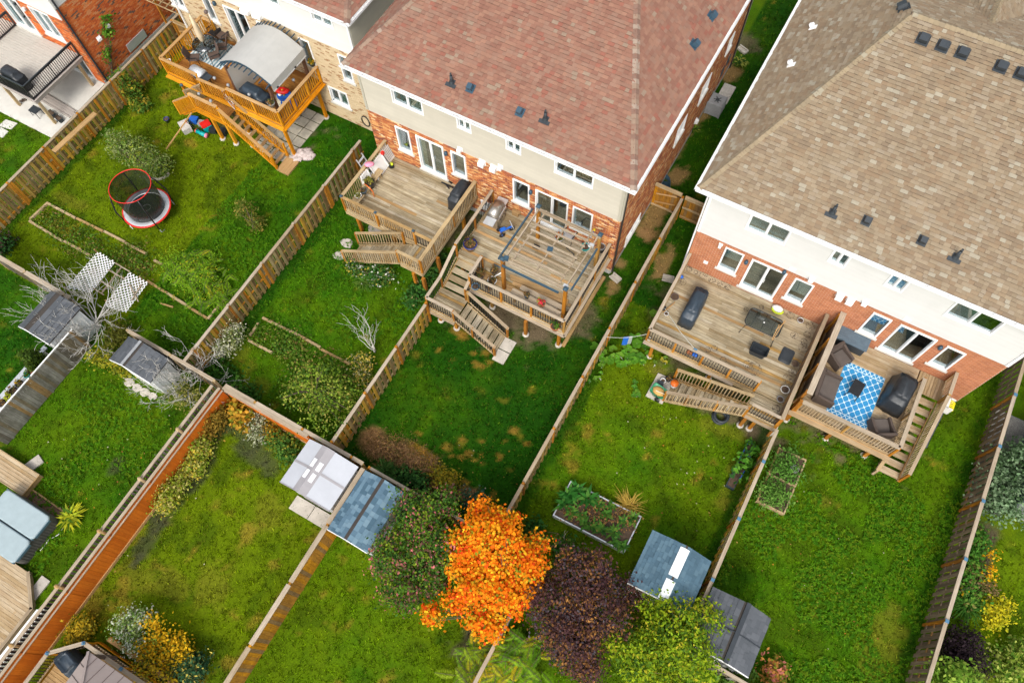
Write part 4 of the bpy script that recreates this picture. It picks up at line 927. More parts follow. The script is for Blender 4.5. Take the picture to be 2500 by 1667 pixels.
# grass blades where the photograph looks at lawn
CM = np.array([[0.87302514, 0.4874188, -0.01581172], [-0.43655036, 0.79554355, 0.42015978], [0.21737269, -0.35990744, 0.90731238]])
def in_view(x, y, mg=.05):
    P = np.stack([x, y, np.full_like(x, -31.5)], -1) @ CM.T
    return (np.abs(P[:, 0] / -P[:, 2]) < 1250 / 1850.95 + mg) & (np.abs(P[:, 1] / -P[:, 2]) < 833.5 / 1850.95 + mg)
NOGRASS = [(-18.1, -5.2, 17.8, 40), (-2.2, 10.9, 19.2, 40), (-31.4, -19.6, 19.5, 40), (-50, -34.5, 15.3, 40), (-46, -34.5, 11.1, 15.3), (-24.9, -22.4, 15.9, 19.5), (12.6, 16, 14.5, 21)]
def blades(name, n, box_, hmin, hmax, seed, colour=None, per=4, spread=.035):
    g = np.random.default_rng(seed); x = g.uniform(box_[0], box_[1], n); y = g.uniform(box_[2], box_[3], n)
    k = in_view(x, y)
    for a, b, c, d in NOGRASS: k &= ~((x > a) & (x < b) & (y > c) & (y < d))
    x, y = x[k], y[k]; col, dens = lawn_colour(x, y); k = g.random(len(x)) < dens * (.45 + .9 * vnoise(x, y, .6, 21, 2)); x, y, col = x[k], y[k], col[k]
    q = np.repeat(np.arange(len(x)), per); m = len(q); a = g.uniform(0, 2 * pi, m); L = g.uniform(hmin, hmax, m) * (.7 + .8 * g.random(len(x)))[q]; ln = g.uniform(.6, 1.35, m)
    bx, by = x[q] + g.normal(size=m) * spread, y[q] + g.normal(size=m) * spread; w = g.uniform(.010, .022, m)
    V = np.zeros((m, 3, 3)); ca, sa = np.cos(a), np.sin(a)
    V[:, 0] = np.stack([bx - sa * w, by + ca * w, np.zeros(m)], -1); V[:, 1] = np.stack([bx + sa * w, by - ca * w, np.zeros(m)], -1)
    V[:, 2] = np.stack([bx + ca * L * np.sin(ln), by + sa * L * np.sin(ln), L * np.cos(ln) + .01], -1)
    c = col[q] * g.uniform(.5, 1.6, (m, 1)) * g.uniform(.6, 1.45, (len(x), 1))[q] + (g.random((m, 1)) < .10) * np.array([.08, .07, .01])
    return quads(name, None, V, c, "grass_blades", "stuff")
blades("grass", 230000, (-46, 18, -10, 46), .06, .15, 3)
def weeds(name, n, box_, size, tones, seed, dens):
    g = np.random.default_rng(seed); x = g.uniform(box_[0], box_[1], n); y = g.uniform(box_[2], box_[3], n); k = in_view(x, y) & (vnoise(x, y, 1.4, seed, 3) > dens)
    for a, b, c, d in NOGRASS: k &= ~((x > a) & (x < b) & (y > c) & (y < d))
    x, y = x[k], y[k]; q = np.repeat(np.arange(len(x)), 6); m = len(q); a = g.uniform(0, 2 * pi, m); L = size * g.uniform(.5, 1.3, m); w = L * .22; ca, sa = np.cos(a), np.sin(a); zz = g.uniform(.05, .12, m); V = np.zeros((m, 4, 3))
    V[:, 0] = np.stack([x[q], y[q], zz], -1); V[:, 2] = np.stack([x[q] + ca * L, y[q] + sa * L, zz - .01], -1)
    V[:, 1] = np.stack([x[q] + ca * L * .5 - sa * w, y[q] + sa * L * .5 + ca * w, zz + .02], -1); V[:, 3] = np.stack([x[q] + ca * L * .5 + sa * w, y[q] + sa * L * .5 - ca * w, zz + .02], -1)
    quads(name, None, V, np.array(tones)[g.integers(0, len(tones), len(x))][q] * g.uniform(.7, 1.3, (m, 1)), "leaf", "stuff")
WG = [(.065, .185, .006), (.10, .24, .008), (.045, .145, .005), (.13, .22, .008)]
weeds("lawn_weeds", 9000, (4.4, 12.2, 3, 15), .10, WG, 41, .47); weeds("lawn_weeds", 5000, (-24.3, -17.4, -9, 4), .09, WG, 42, .5); weeds("lawn_weeds", 3500, (-24, -19.2, 4.5, 17), .10, WG[:3], 43, .52); weeds("lawn_weeds", 3000, (-18.9, -11.5, 4.5, 15), .09, WG[:3], 44, .52)
# ------------------------------------------------------------------ fences, one thing per straight run
GF = "wooden fences between the plots"
def gfence(*a, **k): t = fence(*a, **k); t["group"] = GF; return t
gfence("weathered board fence on the left with an orange plank laid along it", (-32.7, 22.2), (-32.7, 3.9), 1.75, "fence_wood", step=2.45, start=.1, capm="cap_grey")
gfence("mixed grey and yellow board fence running down from the cream siding house corner", (-19.05, 17.75), (-19.05, 4.2), 1.75, "fence_wood", start=.7, step=2.45, cap_mat="cap_grey")
gfence("board fence from the pergola deck's lower landing down to the grey plastic shed", (-11.37, 11.6), (-11.37, 4.3), 1.75, "fence_wood", start=.02, step=2.43, post_over=.12)
gfence("long narrow-looking fence between middle house and right house, clothes line tied to it", (-3.7, 22.2), (-3.7, 4.9), 1.75, "fence_wood", start=.02, step=2.6, post="post_wood", post_over=.1)
gfence("fence with blue caps from the right deck down past the blue roofed shed", (4.29, 13.55), (4.29, 4.2), 1.75, "fence_wood", start=1.55, step=2.6, capcol="blue_cap", solid_side=-1)
gfence("dark board fence with blue caps along the right edge", (12.32, 22.3), (12.32, 6.0), 1.75, "fence_dark", post="post_wood", capm="cap_grey", start=.1, step=2.52, capcol="blue_cap", solid_side=-1)
gfence("grey rear fence behind the lattice panels and left shed", (-31.0, 4.15), (-25.6, 4.12), 1.75, "fence_old", post="rail_grey", start=.2, cap_w=.2)
gfence("grey rear fence behind the bare bushes and slate roofed shed", (-22.3, 4.14), (-17.3, 4.1), 1.75, "fence_old", post="rail_grey", start=.1, cap_w=.16)
gfence("rear fence behind the orange stained corner and grey plastic shed", (-16.8, 4.16), (-9.75, 4.16), 1.75, "fence_wood", start=1.6, cap_w=.16, solid_side=-1)
gfence("low rear fence behind the dead brown plants and maple", (-9.5, 4.16), (-3.8, 4.16), 1.7, "fence_wood", start=.05, cap_w=.12)
gfence("fence bits under the maple and the purple tree", (-1.75, 4.05), (-1.75, -1.3), 1.4, "fence_old", post="rail_grey", start=.0)
gfence("rear fence behind the two sheds at the bottom right", (4.4, 4.12), (9.0, 4.05), 1.75, "fence_old", post="rail_grey", start=.1)
gfence("old grey close-boarded fence at the left with pots standing behind it", (-24.4, 3.0), (-24.4, -2.4), 1.75, "fence_old", post="fence_old", style='solid', gap=.004, start=.15, cap_w=.05, capm="white_trim", post_over=-.02)
gfence("amber fence with a zigzag groove along its cap at the bottom centre", (-9.62, 4.0), (-9.52, -6.2), 1.8, "fence_amber", post="fence_amber", style='solid', gap=.004, start=2.55, step=2.5, cap_w=.19, capm="cap_grey", post_over=.03)
# the orange stained fence with a lattice strip on top, and the grey picket fence behind it
def orange_fence(label, a, b, start, side):
    t = fence(label, a, b, 1.5, "fence_orange", post="fence_orange", capm="fence_orange", style='solid', gap=.004, start=start, step=2.42, cap_w=.1, post_over=.27, solid_side=side); t["group"] = GF
    A_, B_ = Vector((*a, 0)), Vector((*b, 0)); d = (B_ - A_); L = d.length; d.normalize()
    beam("cap_rail", t, "cap_grey", (A_.x, A_.y, 1.77), (B_.x, B_.y, 1.77), .12, .036); beam("ledge_rail", t, "cap_grey", (A_.x + d.y * -.06 * side, A_.y + d.x * .06 * side, 1.53), (B_.x + d.y * -.06 * side, B_.y + d.x * .06 * side, 1.53), .06, .04)
    bb = MB(); n = int(L / .085)
    for i in range(n):
        s = i * .085
        for q in (.2, -.2):
            p0, p1 = A_ + d * (s + (.0 if q > 0 else .2)), A_ + d * (s + (.2 if q > 0 else .0)); o = .006 if q > 0 else -.006
            bb.bar((p0.x - d.y * o, p0.y + d.x * o, 1.53), (p1.x - d.y * o, p1.y + d.x * o, 1.75), .012, .032)
    bb.build("lattice_strip", "fence_orange", t, kind="stuff")
    beam("base_board", t, "cap_pale_orange", (A_.x - d.y * .07 * side, A_.y + d.x * .07 * side, .1), (B_.x - d.y * .07 * side, B_.y + d.x * .07 * side, .1), .04, .2)
orange_fence("bright orange stained fence with lattice strip along the left yard", (-16.93, 3.95), (-16.88, -9.6), 2.2, 1)
orange_fence("orange stained rear fence behind the corner flower bed", (-16.8, 4.03), (-12.4, 4.03), 1.9, -1)
def picket(label):
    t = thing("picket_fence", label, "fence", (-17.3, 3.6, 0), group=GF); y = 1.7
    for s in range(5): part("post", t, "rail_grey", lambda b: b.lathe([(.075, 0), (.075, 1.86), (0, 1.87)], 10, T(-17.27, 1.66 - s * 2.37, 0)))
    for z in (.35, 1.66): beam("rail", t, "rail_grey", (-17.3, 3.9, z), (-17.24, -9.6, z), .05, .09)
    beam("cap_rail", t, "cap_grey", (-17.3, 3.9, 1.72), (-17.24, -9.6, 1.72), .13, .03)
    for i in range(84): box("picket", t, "fence_old" if i < 62 else "charcoal", (-17.24 + .0, 3.8 - i * .16, .85), (.1, .022, 1.6), rz=pi / 2)
    for i in range(22): box("picket", t, "cap_grey", (-17.205, -5.9 - i * .16, .85), (.02, .022, 1.6), rz=pi / 2)
picket("grey round-post picket fence close beside the orange stained fence")
# plank lying along the left fence
pl_ = beam("plank", None, "cedar_tread", (-32.07, 9.92, 1.75), (-31.87, 12.75, 1.80), .28, .05); tag(pl_, "long orange plank leaning along the left board fence", "plank")
# gates between the two houses
def gate(label, x0, x1, y, brace, hz=0):
    t = thing("garden_gate", label, "gate", (x0, y, 0)); n = int((x1 - x0) / .145); p = (x1 - x0) / n
    for i in range(n): box("board", t, "fence_amber", (x0 + p * (i + .5), y + .03, .95), (p - .008, .02, 1.7), rz=0)
    for z in (.3, 1.0, 1.7) if hz else (.25, 1.72): beam("rail", t, "rail_grey", (x0, y - .01, z), (x1, y - .01, z), .05, .09)
    if brace:
        for za, zb in ((1.15, 1.5), (.5, .85)): beam("brace", t, "cap_pale_orange", (x0 + .15, y - .02, za), (x1 - .2, y - .02, zb), .03, .08)
    beam("cap_rail", t, "rail_grey", (x0, y + .01, 1.83), (x1, y + .01, 1.83), .12, .036)
    box("hinge", t, "black_metal", (x1 - .1, y - .045, .35), (.3, .02, .04)); box("hinge", t, "black_metal", (x1 - .1, y - .045, 1.6), (.3, .02, .04))
gate("brown board gate with two diagonal braces beside the middle house", -5.15, -3.78, 22.3, True); gate("brown board gate with level rails beside the right house", -3.6, -2.28, 22.25, False, 1)
gate("brown board gate between the red and tan brick houses", -32.6, -31.45, 19.65, True)
def lattice_top(b):
    for i in range(6): b.bar((-34.4 + i * .45, 19.9, 2.25 + .0), (-34.4 + i * .45, 20.5, 2.3), .04, .05)
    for q in (0, .3, .6): b.bar((-34.5, 19.9 + q, 2.2), (-31.6, 19.9 + q, 2.2), .05, .04)
t = thing("arbor", "small slatted arbor over the gate beside the tan brick house", "arbor", (-33, 20.1, 0)); part("slats", t, "rail_grey", lattice_top)
for x in (-34.2, -32.6): beam("post", t, "post_wood", (x, 20.2, 0), (x, 20.2, 2.18), .1, .1)
# ------------------------------------------------------------------ decks
# deck of the left home in the middle house
t = thing("raised_deck", "weathered grey deck with wooden balusters at the middle house's left door", "deck", (-15, 15.9, 0)); Z = 1.62
deck_floor(t, -17.4, -12.4, 14.05, 17.8, Z, oddm="cedar_tread", odd=((9, 0), (17, 1)))
deck_floor(t, -13.55, -12.4, 12.86, 14.03, Z - .02, along='y'); skirt(t, [(-17.42, 17.8), (-17.42, 14.03), (-13.5, 14.03)], Z, .22); skirt(t, [(-13.57, 12.84), (-12.38, 12.84), (-12.38, 17.8)], Z, .22)
for y in (14.4, 15.8, 17.3): beam("joist", t, "rail_grey", (-17.3, y, Z - .16), (-12.5, y, Z - .16), .04, .2)
railing(t, (-17.4, 17.78), (-17.4, 14.06), Z, 1.05, mids=(.5,), posts=(0,), cap=.16)
railing(t, (-17.4, 14.06), (-13.46, 14.06), Z, 1.05, mids=(.48,), postcap="slate_blue")
railing(t, (-13.4, 14.06), (-12.5, 14.06), Z, .95, kind='metal', posts=())
railing(t, (-12.4, 17.78), (-12.4, 12.9), Z, 1.05, mids=(.42, .78), posts=(0, 1), cap=.18)
railing(t, (-12.45, 12.88), (-13.62, 12.88), Z, .95, posts=(1,))
stairs(t, (-13.6, 12.95), (-13.6, 14.0), (-16.5, 12.4), (-16.5, 13.4), Z, 0, 8, boards=2)
railing(t, (-13.66, 12.86), (-16.62, 12.33), Z - .1, .9, z1=.12, posts=(1,), spacing=.12, cap=.13, lowrail=.02)
railing(t, (-14.1, 13.98), (-16.62, 13.46), Z - .35, .9, z1=.12, posts=(0, 1), spacing=.14, cap=.1, lowrail=.02)
for x, y in ((-16.9, 14.15), (-12.3, 12.75), (-12.3, 14.0), (-12.85, 12.8), (-14.9, 14.2), (-12.5, 16.6)): deck_post(t, x, y, Z - .2, foot=False)
# pergola deck of the right home in the middle house
t = thing("raised_deck", "deck with black metal balusters, pergola and two flights of stairs at the middle house", "deck", (-8, 15, 0)); D2B = t
deck_floor(t, -11.45, -5.4, 14.4, 17.8, Z, oddm="cap_pale_orange", odd=((3, 0), (14, 0), (11, 0), (8, 1))); deck_floor(t, -10.12, -5.4, 13.3, 14.38, Z, oddm="cap_pale_orange", odd=((5, 0), (6, 0)))
skirt(t, [(-11.47, 17.8), (-11.47, 14.38), (-10.14, 14.38), (-10.14, 13.28), (-5.38, 13.28), (-5.38, 17.8)], Z, .24)
beam("rim_ledge", t, "cap_grey", (-10.1, 13.2, Z - .12), (-5.3, 13.2, Z - .12), .14, .04); beam("rim_ledge", t, "cap_grey", (-5.3, 13.2, Z - .12), (-5.3, 17.7, Z - .12), .14, .04)
K = dict(kind='metal', cap_m="cap_grey", spacing=.12)
railing(t, (-11.47, 17.75), (-11.47, 14.42), Z, 1.0, mids=(.5,), **K)
railing(t, (-10.12, 14.42), (-10.12, 13.34), Z, 1.0, posts=(0, 1), **K)
railing(t, (-10.12, 13.34), (-5.42, 13.34), Z, 1.0, mids=(.34, .66), posts=(1,), **K)
railing(t, (-5.42, 13.34), (-5.42, 17.75), Z, 1.0, mids=(.34, .67), posts=(1,), **K)
ZL = .95
stairs(t, (-11.42, 14.38), (-10.18, 14.38), (-11.42, 13.0), (-10.18, 13.0), Z, ZL, 4, boards=1)
deck_floor(t, -11.45, -10.08, 11.75, 12.98, ZL); skirt(t, [(-11.47, 13), (-11.47, 11.73), (-10.06, 11.73)], ZL, .22); beam("rim_ledge", t, "cap_grey", (-11.5, 11.66, ZL - .12), (-10.05, 11.66, ZL - .12), .12, .04)
railing(t, (-11.47, 14.36), (-11.47, 12.98), Z - .02, .95, z1=ZL, posts=(), **K); railing(t, (-11.47, 12.98), (-11.47, 11.78), ZL, .95, posts=(0, 1), **K); railing(t, (-11.47, 11.78), (-10.1, 11.78), ZL, .95, posts=(1,), **K)
railing(t, (-10.16, 14.3), (-10.16, 12.95), Z - .02, .95, z1=ZL, posts=(1,), **K)
stairs(t, (-10.06, 12.85), (-10.06, 11.8), (-7.9, 12.52), (-7.9, 11.5), ZL, 0, 7, boards=1, overlap=.93)
railing(t, (-10.08, 11.76), (-7.82, 11.48), ZL, .93, z1=.05, posts=(), mids=(.45, .97), lowrail=.03, **K); railing(t, (-10.0, 12.9), (-7.75, 12.56), ZL, .93, z1=.05, posts=(.0,), mids=(.97,), lowrail=.03, **K)
for x, y in ((-10.95, 11.85), (-10.1, 11.85), (-7.16, 13.1), (-5.6, 13.35), (-9.2, 13.6), (-11.3, 14.5), (-5.6, 17.4)): deck_post(t, x, y, (ZL if y < 12 else Z) - .2)
# left deck of the right house
t = thing("raised_deck", "large worn deck marked by rings of flower pots at the right house's left door", "deck", (1, 17, 0)); Z3 = 1.28
deck_floor(t, -2.12, 4.22, 14.9, 19.22, Z3, oddm="cedar_tread", odd=((18, 0), (5, 1))); deck_floor(t, 2.92, 4.22, 13.82, 14.88, Z3)
skirt(t, [(-2.14, 19.2), (-2.14, 14.88), (2.9, 14.88), (2.9, 13.8), (4.26, 13.8)], Z3, .24); beam("rim_ledge", t, "cap_grey", (-2.2, 14.8, Z3 - .1), (2.0, 14.8, Z3 - .1), .16, .04); beam("rim_ledge", t, "cap_grey", (2.95, 13.72, Z3 - .1), (4.3, 13.72, Z3 - .1), .14, .04)
railing(t, (-2.12, 19.2), (-2.12, 14.92), Z3, 1.0, mids=(.5,), kind='wood', cap=.14, cap_m="cap_grey")
railing(t, (-2.12, 14.92), (2.87, 14.92), Z3, 1.0, mids=(.25, .5, .75), kind='metal', cap_m="cap_grey", cap=.15, spacing=.115)
railing(t, (2.95, 13.84), (4.22, 13.84), Z3, 1.0, kind='metal', cap_m="cap_grey", cap=.12, spacing=.115, posts=(1,))
for i in range(37): box("privacy_board", t, "fence_dark", (4.2, 13.9 + i * .143, Z3 + .5), (.135, .02, 1.0), rz=pi / 2)
for i in range(5): box("post", t, "post_wood", (4.28, 13.9 + i * 1.32, 1.15), (.1, .1, 2.3))
beam("cap_rail", t, "cap_grey", (4.24, 13.8, Z3 + 1.03), (4.24, 19.22, Z3 + 1.03), .16, .036)
stairs(t, (2.9, 13.72), (2.9, 14.2), (-.28, 13.15), (-.28, 14.3), Z3, 0, 9, boards=2, overlap=.97)
railing(t, (2.9, 13.68), (-.33, 13.18), Z3 - .08, .95, z1=.08, mids=(.36, .72), posts=(0, 1), spacing=.14, pw=.09, cap_m="cap_grey", lowrail=.03)
railing(t, (2.9, 14.26), (-.33, 14.36), Z3 - .08, .95, z1=.08, mids=(.55,), posts=(1,), spacing=.14, cap_m="rail_grey", lowrail=.03)
for x, y in ((-1.74, 14.85), (3.06, 13.75), (3.46, 13.8), (1.0, 15.1)): deck_post(t, x, y, Z3 - .2)
bs = MB()
for x, y, r in [(*(-1.91, 19.07), .13), (*(-1.57, 19.06), .09), (*(-1.19, 19.06), .19), (*(-0.77, 19.03), .16), (*(-0.30, 19.02), .18), (*(0.01, 19.03), .13), (*(-1.90, 18.31), .16), (*(-1.91, 17.43), .17), (*(1.70, 18.82), .1), (*(2.96, 19.05), .17), (*(3.91, 18.97), .19), (*(3.46, 18.20), .16), (*(3.94, 18.49), .15), (*(3.94, 18.12), .14), (*(4.00, 17.82), .2), (*(4.01, 16.51), .17), (*(3.95, 16.12), .22), (*(3.99, 14.62), .16), (*(0.42, 15.74), .13), (*(0.65, 15.95), .13), (*(2.53, 15.87), .3), (*(2.21, 15.91), .2), (*(1.20, 15.62), .14), (*(1.14, 18.38), .1)]:
    for q in range(int(r * 60)):
        a = rng.random() * 2 * pi; rr = r * math.sqrt(rng.random()); bs.disc((x + rr * math.cos(a), y + rr * math.sin(a), Z3 + .003 + rng.random() * .002), rng.uniform(.015, .05), rng.uniform(.01, .03), 7, rz=rng.random() * 3)
    for q in range(30):
        a = rng.random() * 2 * pi; bs.disc((x + r * math.cos(a), y + r * math.sin(a), Z3 + .004), rng.uniform(.015, .035), .012, 6, rz=a + pi / 2)
o_ = bs.build("pot_stains", "bark", t, kind="stuff")
# right deck of the right house
t = thing("raised_deck", "tan deck with outdoor sofa, blue rug and side stairs at the right house", "deck", (6.7, 17, 0))
deck_floor(t, 4.62, 8.72, 14.9, 19.22, Z3, "deck_wood_new"); deck_floor(t, 8.76, 9.8, 18.2, 19.22, Z3 - .01, "deck_wood_new", along='y', pit=.13); skirt(t, [(4.6, 19.2), (4.6, 14.88), (8.76, 14.88), (8.76, 18.2)], Z3, .26, "cap_pale_orange")
beam("rim_ledge", t, "deck_wood_new", (4.5, 14.76, Z3 - .06), (8.8, 14.76, Z3 - .06), .2, .04)
railing(t, (4.7, 14.92), (8.72, 14.92), Z3, 1.0, mids=(.5,), rm="deck_wood_new", cap_m="cap_grey", cap=.18, spacing=.125)
railing(t, (8.72, 14.92), (8.72, 18.3), Z3, 1.0, mids=(.5,), posts=(1,), rm="deck_wood_new", cap_m="cap_grey", cap=.16, spacing=.125)
railing(t, (9.8, 18.1), (9.8, 19.2), Z3, 1.0, rm="deck_wood_new", cap_m="cap_grey", spacing=.13)
stairs(t, (8.8, 18.16), (9.76, 18.16), (8.8, 14.6), (9.72, 14.6), Z3, .02, 9, "deck_wood_new", "cap_pale_orange", boards=2, overlap=.78)
railing(t, (9.8, 18.05), (9.74, 14.62), Z3 - .02, .98, z1=.1, posts=(1,), rm="deck_wood_new", cap_m="cap_grey", spacing=.13, lowrail=.03)
railing(t, (8.76, 14.85), (8.7, 14.4), .3, .5, z1=.1, rm="deck_wood_new", pm="deck_wood_new", spacing=.2)
for i in range(28): box("privacy_board", t, "fence_dark", (4.66, 15.2 + i * .143, Z3 + .62), (.135, .02, 1.6), rz=pi / 2)
for i in range(4): box("post", t, "post_wood", (4.6, 15.15 + i * 1.3, 1.45), (.1, .1, 2.9)); beam("brace", t, "cap_pale_orange", (4.5, 15.2 + i * 1.3, 1.3), (4.62, 15.2 + i * 1.3, 2.6), .06, .08)
beam("cap_rail", t, "cap_grey", (4.72, 15.05, 2.9), (4.72, 19.22, 2.9), .24, .04); beam("post", t, "post_wood", (4.62, 14.92, .2), (4.62, 14.92, 2.35), .1, .1)
for x, y in ((6.47, 14.95), (8.15, 15.0), (4.7, 14.95)): deck_post(t, x, y, Z3 - .2)
pv_ = MB()
for i in range(36):
    for j in range(2): pv_.box((4.36 + j * .12 + .0, 14.0 + i * .142, .02), (.115, .137, .04), r=rng.random() + .01)
pv_ = pv_.build("paver_strip", "paver", None); pv_["kind"] = "structure"
# orange cedar deck of the tan brick house
t = thing("raised_deck", "orange cedar deck with grey canopy pergola at the tan brick house", "deck", (-26, 17.8, 0)); Z1 = 2.5; D1 = t
deck_floor(t, -29.6, -22.35, 16.2, 19.5, Z1, "cedar_floor"); skirt(t, [(-29.62, 19.5), (-29.62, 16.18), (-22.33, 16.18), (-22.33, 19.5)], Z1, .26, "cedar"); beam("rim_ledge", t, "cedar", (-29.7, 16.1, Z1 - .12), (-22.3, 16.1, Z1 - .12), .16, .04); beam("rim_ledge", t, "cedar", (-22.25, 16.1, Z1 - .12), (-22.25, 19.5, Z1 - .12), .16, .04)
C = dict(rm="cedar", pm="cedar", cap_m="cap_pale_orange", spacing=.14, cap=.16)
railing(t, (-29.6, 19.45), (-29.6, 16.22), Z1, 1.0, mids=(.5,), **C); railing(t, (-29.6, 16.22), (-27.3, 16.22), Z1, 1.0, posts=(1,), **C)
railing(t, (-25.45, 16.22), (-22.37, 16.22), Z1, 1.0, mids=(.5,), posts=(0, 1), **C); railing(t, (-22.37, 16.22), (-22.37, 19.45), Z1, 1.0, mids=(.35, .68), posts=(1,), **C)
railing(t, (-28.9, 19.4), (-29.6, 19.4), Z1, 1.0, posts=(0,), **C)
ZM = 2.1
deck_floor(t, -27.25, -25.45, 15.3, 16.15, ZM, "cedar_floor", along='y'); skirt(t, [(-27.27, 16.15), (-27.27, 15.28), (-25.43, 15.28)], ZM, .26, "cedar")
railing(t, (-27.25, 15.3), (-25.5, 15.3), ZM, 1.0, **C); railing(t, (-27.2, 16.1), (-25.5, 16.15), Z1 - .1, 1.0, posts=(), rm="cedar", pm="cedar", cap_m="cap_pale_orange", spacing=.15)
stairs(t, (-25.42, 16.1), (-25.42, 15.3), (-22.85, 16.1), (-22.85, 15.2), ZM, .12, 9, "cedar_tread", "cedar", boards=1, overlap=.62)
railing(t, (-25.42, 15.26), (-22.85, 15.16), ZM, .95, z1=.12, posts=(0, 1), lowrail=.03, **C); railing(t, (-25.42, 16.1), (-22.85, 16.12), ZM, .95, z1=.12, posts=(1,), lowrail=.03, rm="cedar", pm="cedar", cap_m="rail_grey", spacing=.15)
stairs(t, (-27.3, 15.35), (-27.3, 16.1), (-28.9, 15.35), (-28.9, 16.1), ZM, .7, 5, "cedar_tread", "cedar", boards=1)
railing(t, (-27.3, 15.3), (-28.95, 15.3), ZM - .1, .95, z1=.75, posts=(1,), lowrail=.03, rm="cedar", pm="cedar", cap_m="cap_pale_orange", spacing=.11); railing(t, (-27.3, 16.1), (-28.95, 16.1), ZM - .1, .95, z1=.75, posts=(1,), lowrail=.03, rm="rail_grey", pm="cedar", cap_m="rail_grey", spacing=.11)
for x, y in ((-26.59, 15.42), (-25.76, 15.5), (-22.6, 16.35), (-29.3, 16.4), (-25.6, 16.4), (-22.6, 19.2)): deck_post(t, x, y, (ZM if y < 16 else Z1) - .25, "cedar")
box("landing_pad", t, "cedar_tread", (-22.5, 15.6, .05), (.75, .95, .1))
# composite deck of the red brick house
t = thing("raised_deck", "grey composite deck with black metal rail at the red brick house", "deck", (-38, 13.4, 0)); Z0 = 2.0
deck_floor(t, -44.5, -35.1, 11.85, 15.25, Z0, "composite_grey", pit=.15)
beam("fascia", t, "fascia_taupe", (-44.5, 11.82, Z0 - .17), (-35.07, 11.82, Z0 - .17), .03, .32); beam("fascia", t, "fascia_taupe", (-35.08, 11.82, Z0 - .17), (-35.08, 15.25, Z0 - .17), .03, .32)
deck_floor(t, -44.5, -35.05, 11.7, 11.84, Z0 + .01, "fascia_taupe"); deck_floor(t, -35.08, -34.9, 11.7, 15.25, Z0 + .01, "fascia_taupe", along='y')
M_ = dict(kind='metal', rm="black_metal", pm="black_metal", cap_m="charcoal", cap=.06, spacing=.115, pw=.05)
railing(t, (-35.0, 15.2), (-35.0, 11.8), Z0, .95, mids=(.5,), **M_); railing(t, (-35.0, 11.8), (-38.6, 11.8), Z0, .95, mids=(.5,), posts=(1,), **M_); railing(t, (-39.6, 15.2), (-39.6, 13.4), Z0, .95, **M_)
for x, y in ((-35.15, 11.95), (-37.75, 11.95), (-35.2, 14.9)): deck_post(t, x, y, Z0 - .2, "rail_grey", foot=False)
# ------------------------------------------------------------------ sheds and things standing in the yards
def shed(name, label, x0, x1, y0, y1, ze, zr, wall, roofm, xr=None, over=.1, tile=None, expo=.2, wallm2=None, nmax=120, trim="white_trim"):
    """gabled shed, ridge along Y at xr; every roof tile that shows is a piece"""
    t = thing(name, label, "shed", ((x0 + x1) / 2, (y0 + y1) / 2, 0)); xr = xr or (x0 + x1) / 2
    def w(b):
        a, c, d, e = x0 + over, x1 - over, y0 + over, y1 - over
        b.add([(a, d, 0), (c, d, 0), (c, e, 0), (a, e, 0), (a, d, ze), (c, d, ze), (c, e, ze), (a, e, ze), (xr, d, zr - .06), (xr, e, zr - .06)], [(1, 5, 8, 4, 0), (3, 7, 9, 6, 2), (1, 2, 6, 5), (0, 4, 7, 3)])
        for i in range(int((e - d) / .3)): b.box((c + .006, d + .15 + i * .3, ze / 2), (.02, .03, ze - .1))
        for i in range(int((c - a) / .3)): b.box((a + .15 + i * .3, d - .006, ze / 2), (.03, .02, ze - .1))
    part("wall", t, wall, w)
    part("door", t, trim, lambda b: (b.box(((x0 + x1) / 2 - .32, y0 + over - .02, ze * .46), (.6, .03, ze * .9)), b.box(((x0 + x1) / 2 + .32, y0 + over - .02, ze * .46), (.6, .03, ze * .9)), b.box(((x0 + x1) / 2 + .06, y0 + over - .05, .95), (.03, .05, .2))))
    r = part("roof", t, roofm if tile is None else "roof_under", lambda b: (b.add([(x0, y0, ze), (x1, y0, ze), (x1, y1, ze), (x0, y1, ze), (xr, y0, zr), (xr, y1, zr), (x0, y0, ze - .05), (x1, y0, ze - .05), (x1, y1, ze - .05), (x0, y1, ze - .05), (xr, y0, zr - .05), (xr, y1, zr - .05)],
             [(0, 4, 5, 3), (1, 2, 5, 4), (9, 11, 10, 6), (10, 11, 8, 7), (0, 3, 9, 6), (2, 1, 7, 8), (0, 6, 10, 4), (4, 10, 7, 1), (3, 5, 11, 9), (5, 2, 8, 11)])))
    part("fascia", t, trim, lambda b: (b.bar((x0, y0 - .012, ze - .04), (xr, y0 - .012, zr - .04), .03, .1), b.bar((xr, y0 - .012, zr - .04), (x1, y0 - .012, ze - .04), .03, .1)))
    if tile:
        for (xa, ya, yb, sg) in ((x0, y1, y0, 1), (x1, y0, y1, -1)):
            w_ = abs(xr - xa); sl = math.hypot(w_, zr - ze)
            roof_slope(r, tile, (xa, ya, ze + .004), (xa, yb, ze + .004), (sg * w_, 0, zr - ze), sl - .02, lambda s: 0, lambda s: y1 - y0, nmax, expo, None, "shingle_field" if sg > 0 else "shingle_field_side")
    return t, r
s1, r1 = shed("garden_shed", "pale shed with dark grey roof behind the bare white tree at left", -26.4, -24.62, 1.95, 3.95, 1.95, 2.35, "vinyl_grey", None, -25.72, tile="shingle_slate")
s2, r2 = shed("garden_shed", "small dark tiled shed with white gable trim beside the rear fence corner", -21.95, -19.7, 2.7, 3.95, 1.72, 2.3, "vinyl_grey", None, -20.93, tile="shingle_slate")
part("ridge_band", s2, "grey_plastic", lambda b: (b.bar((-20.93, 2.7, 2.33), (-20.93, 3.95, 2.33), .12, .03)))
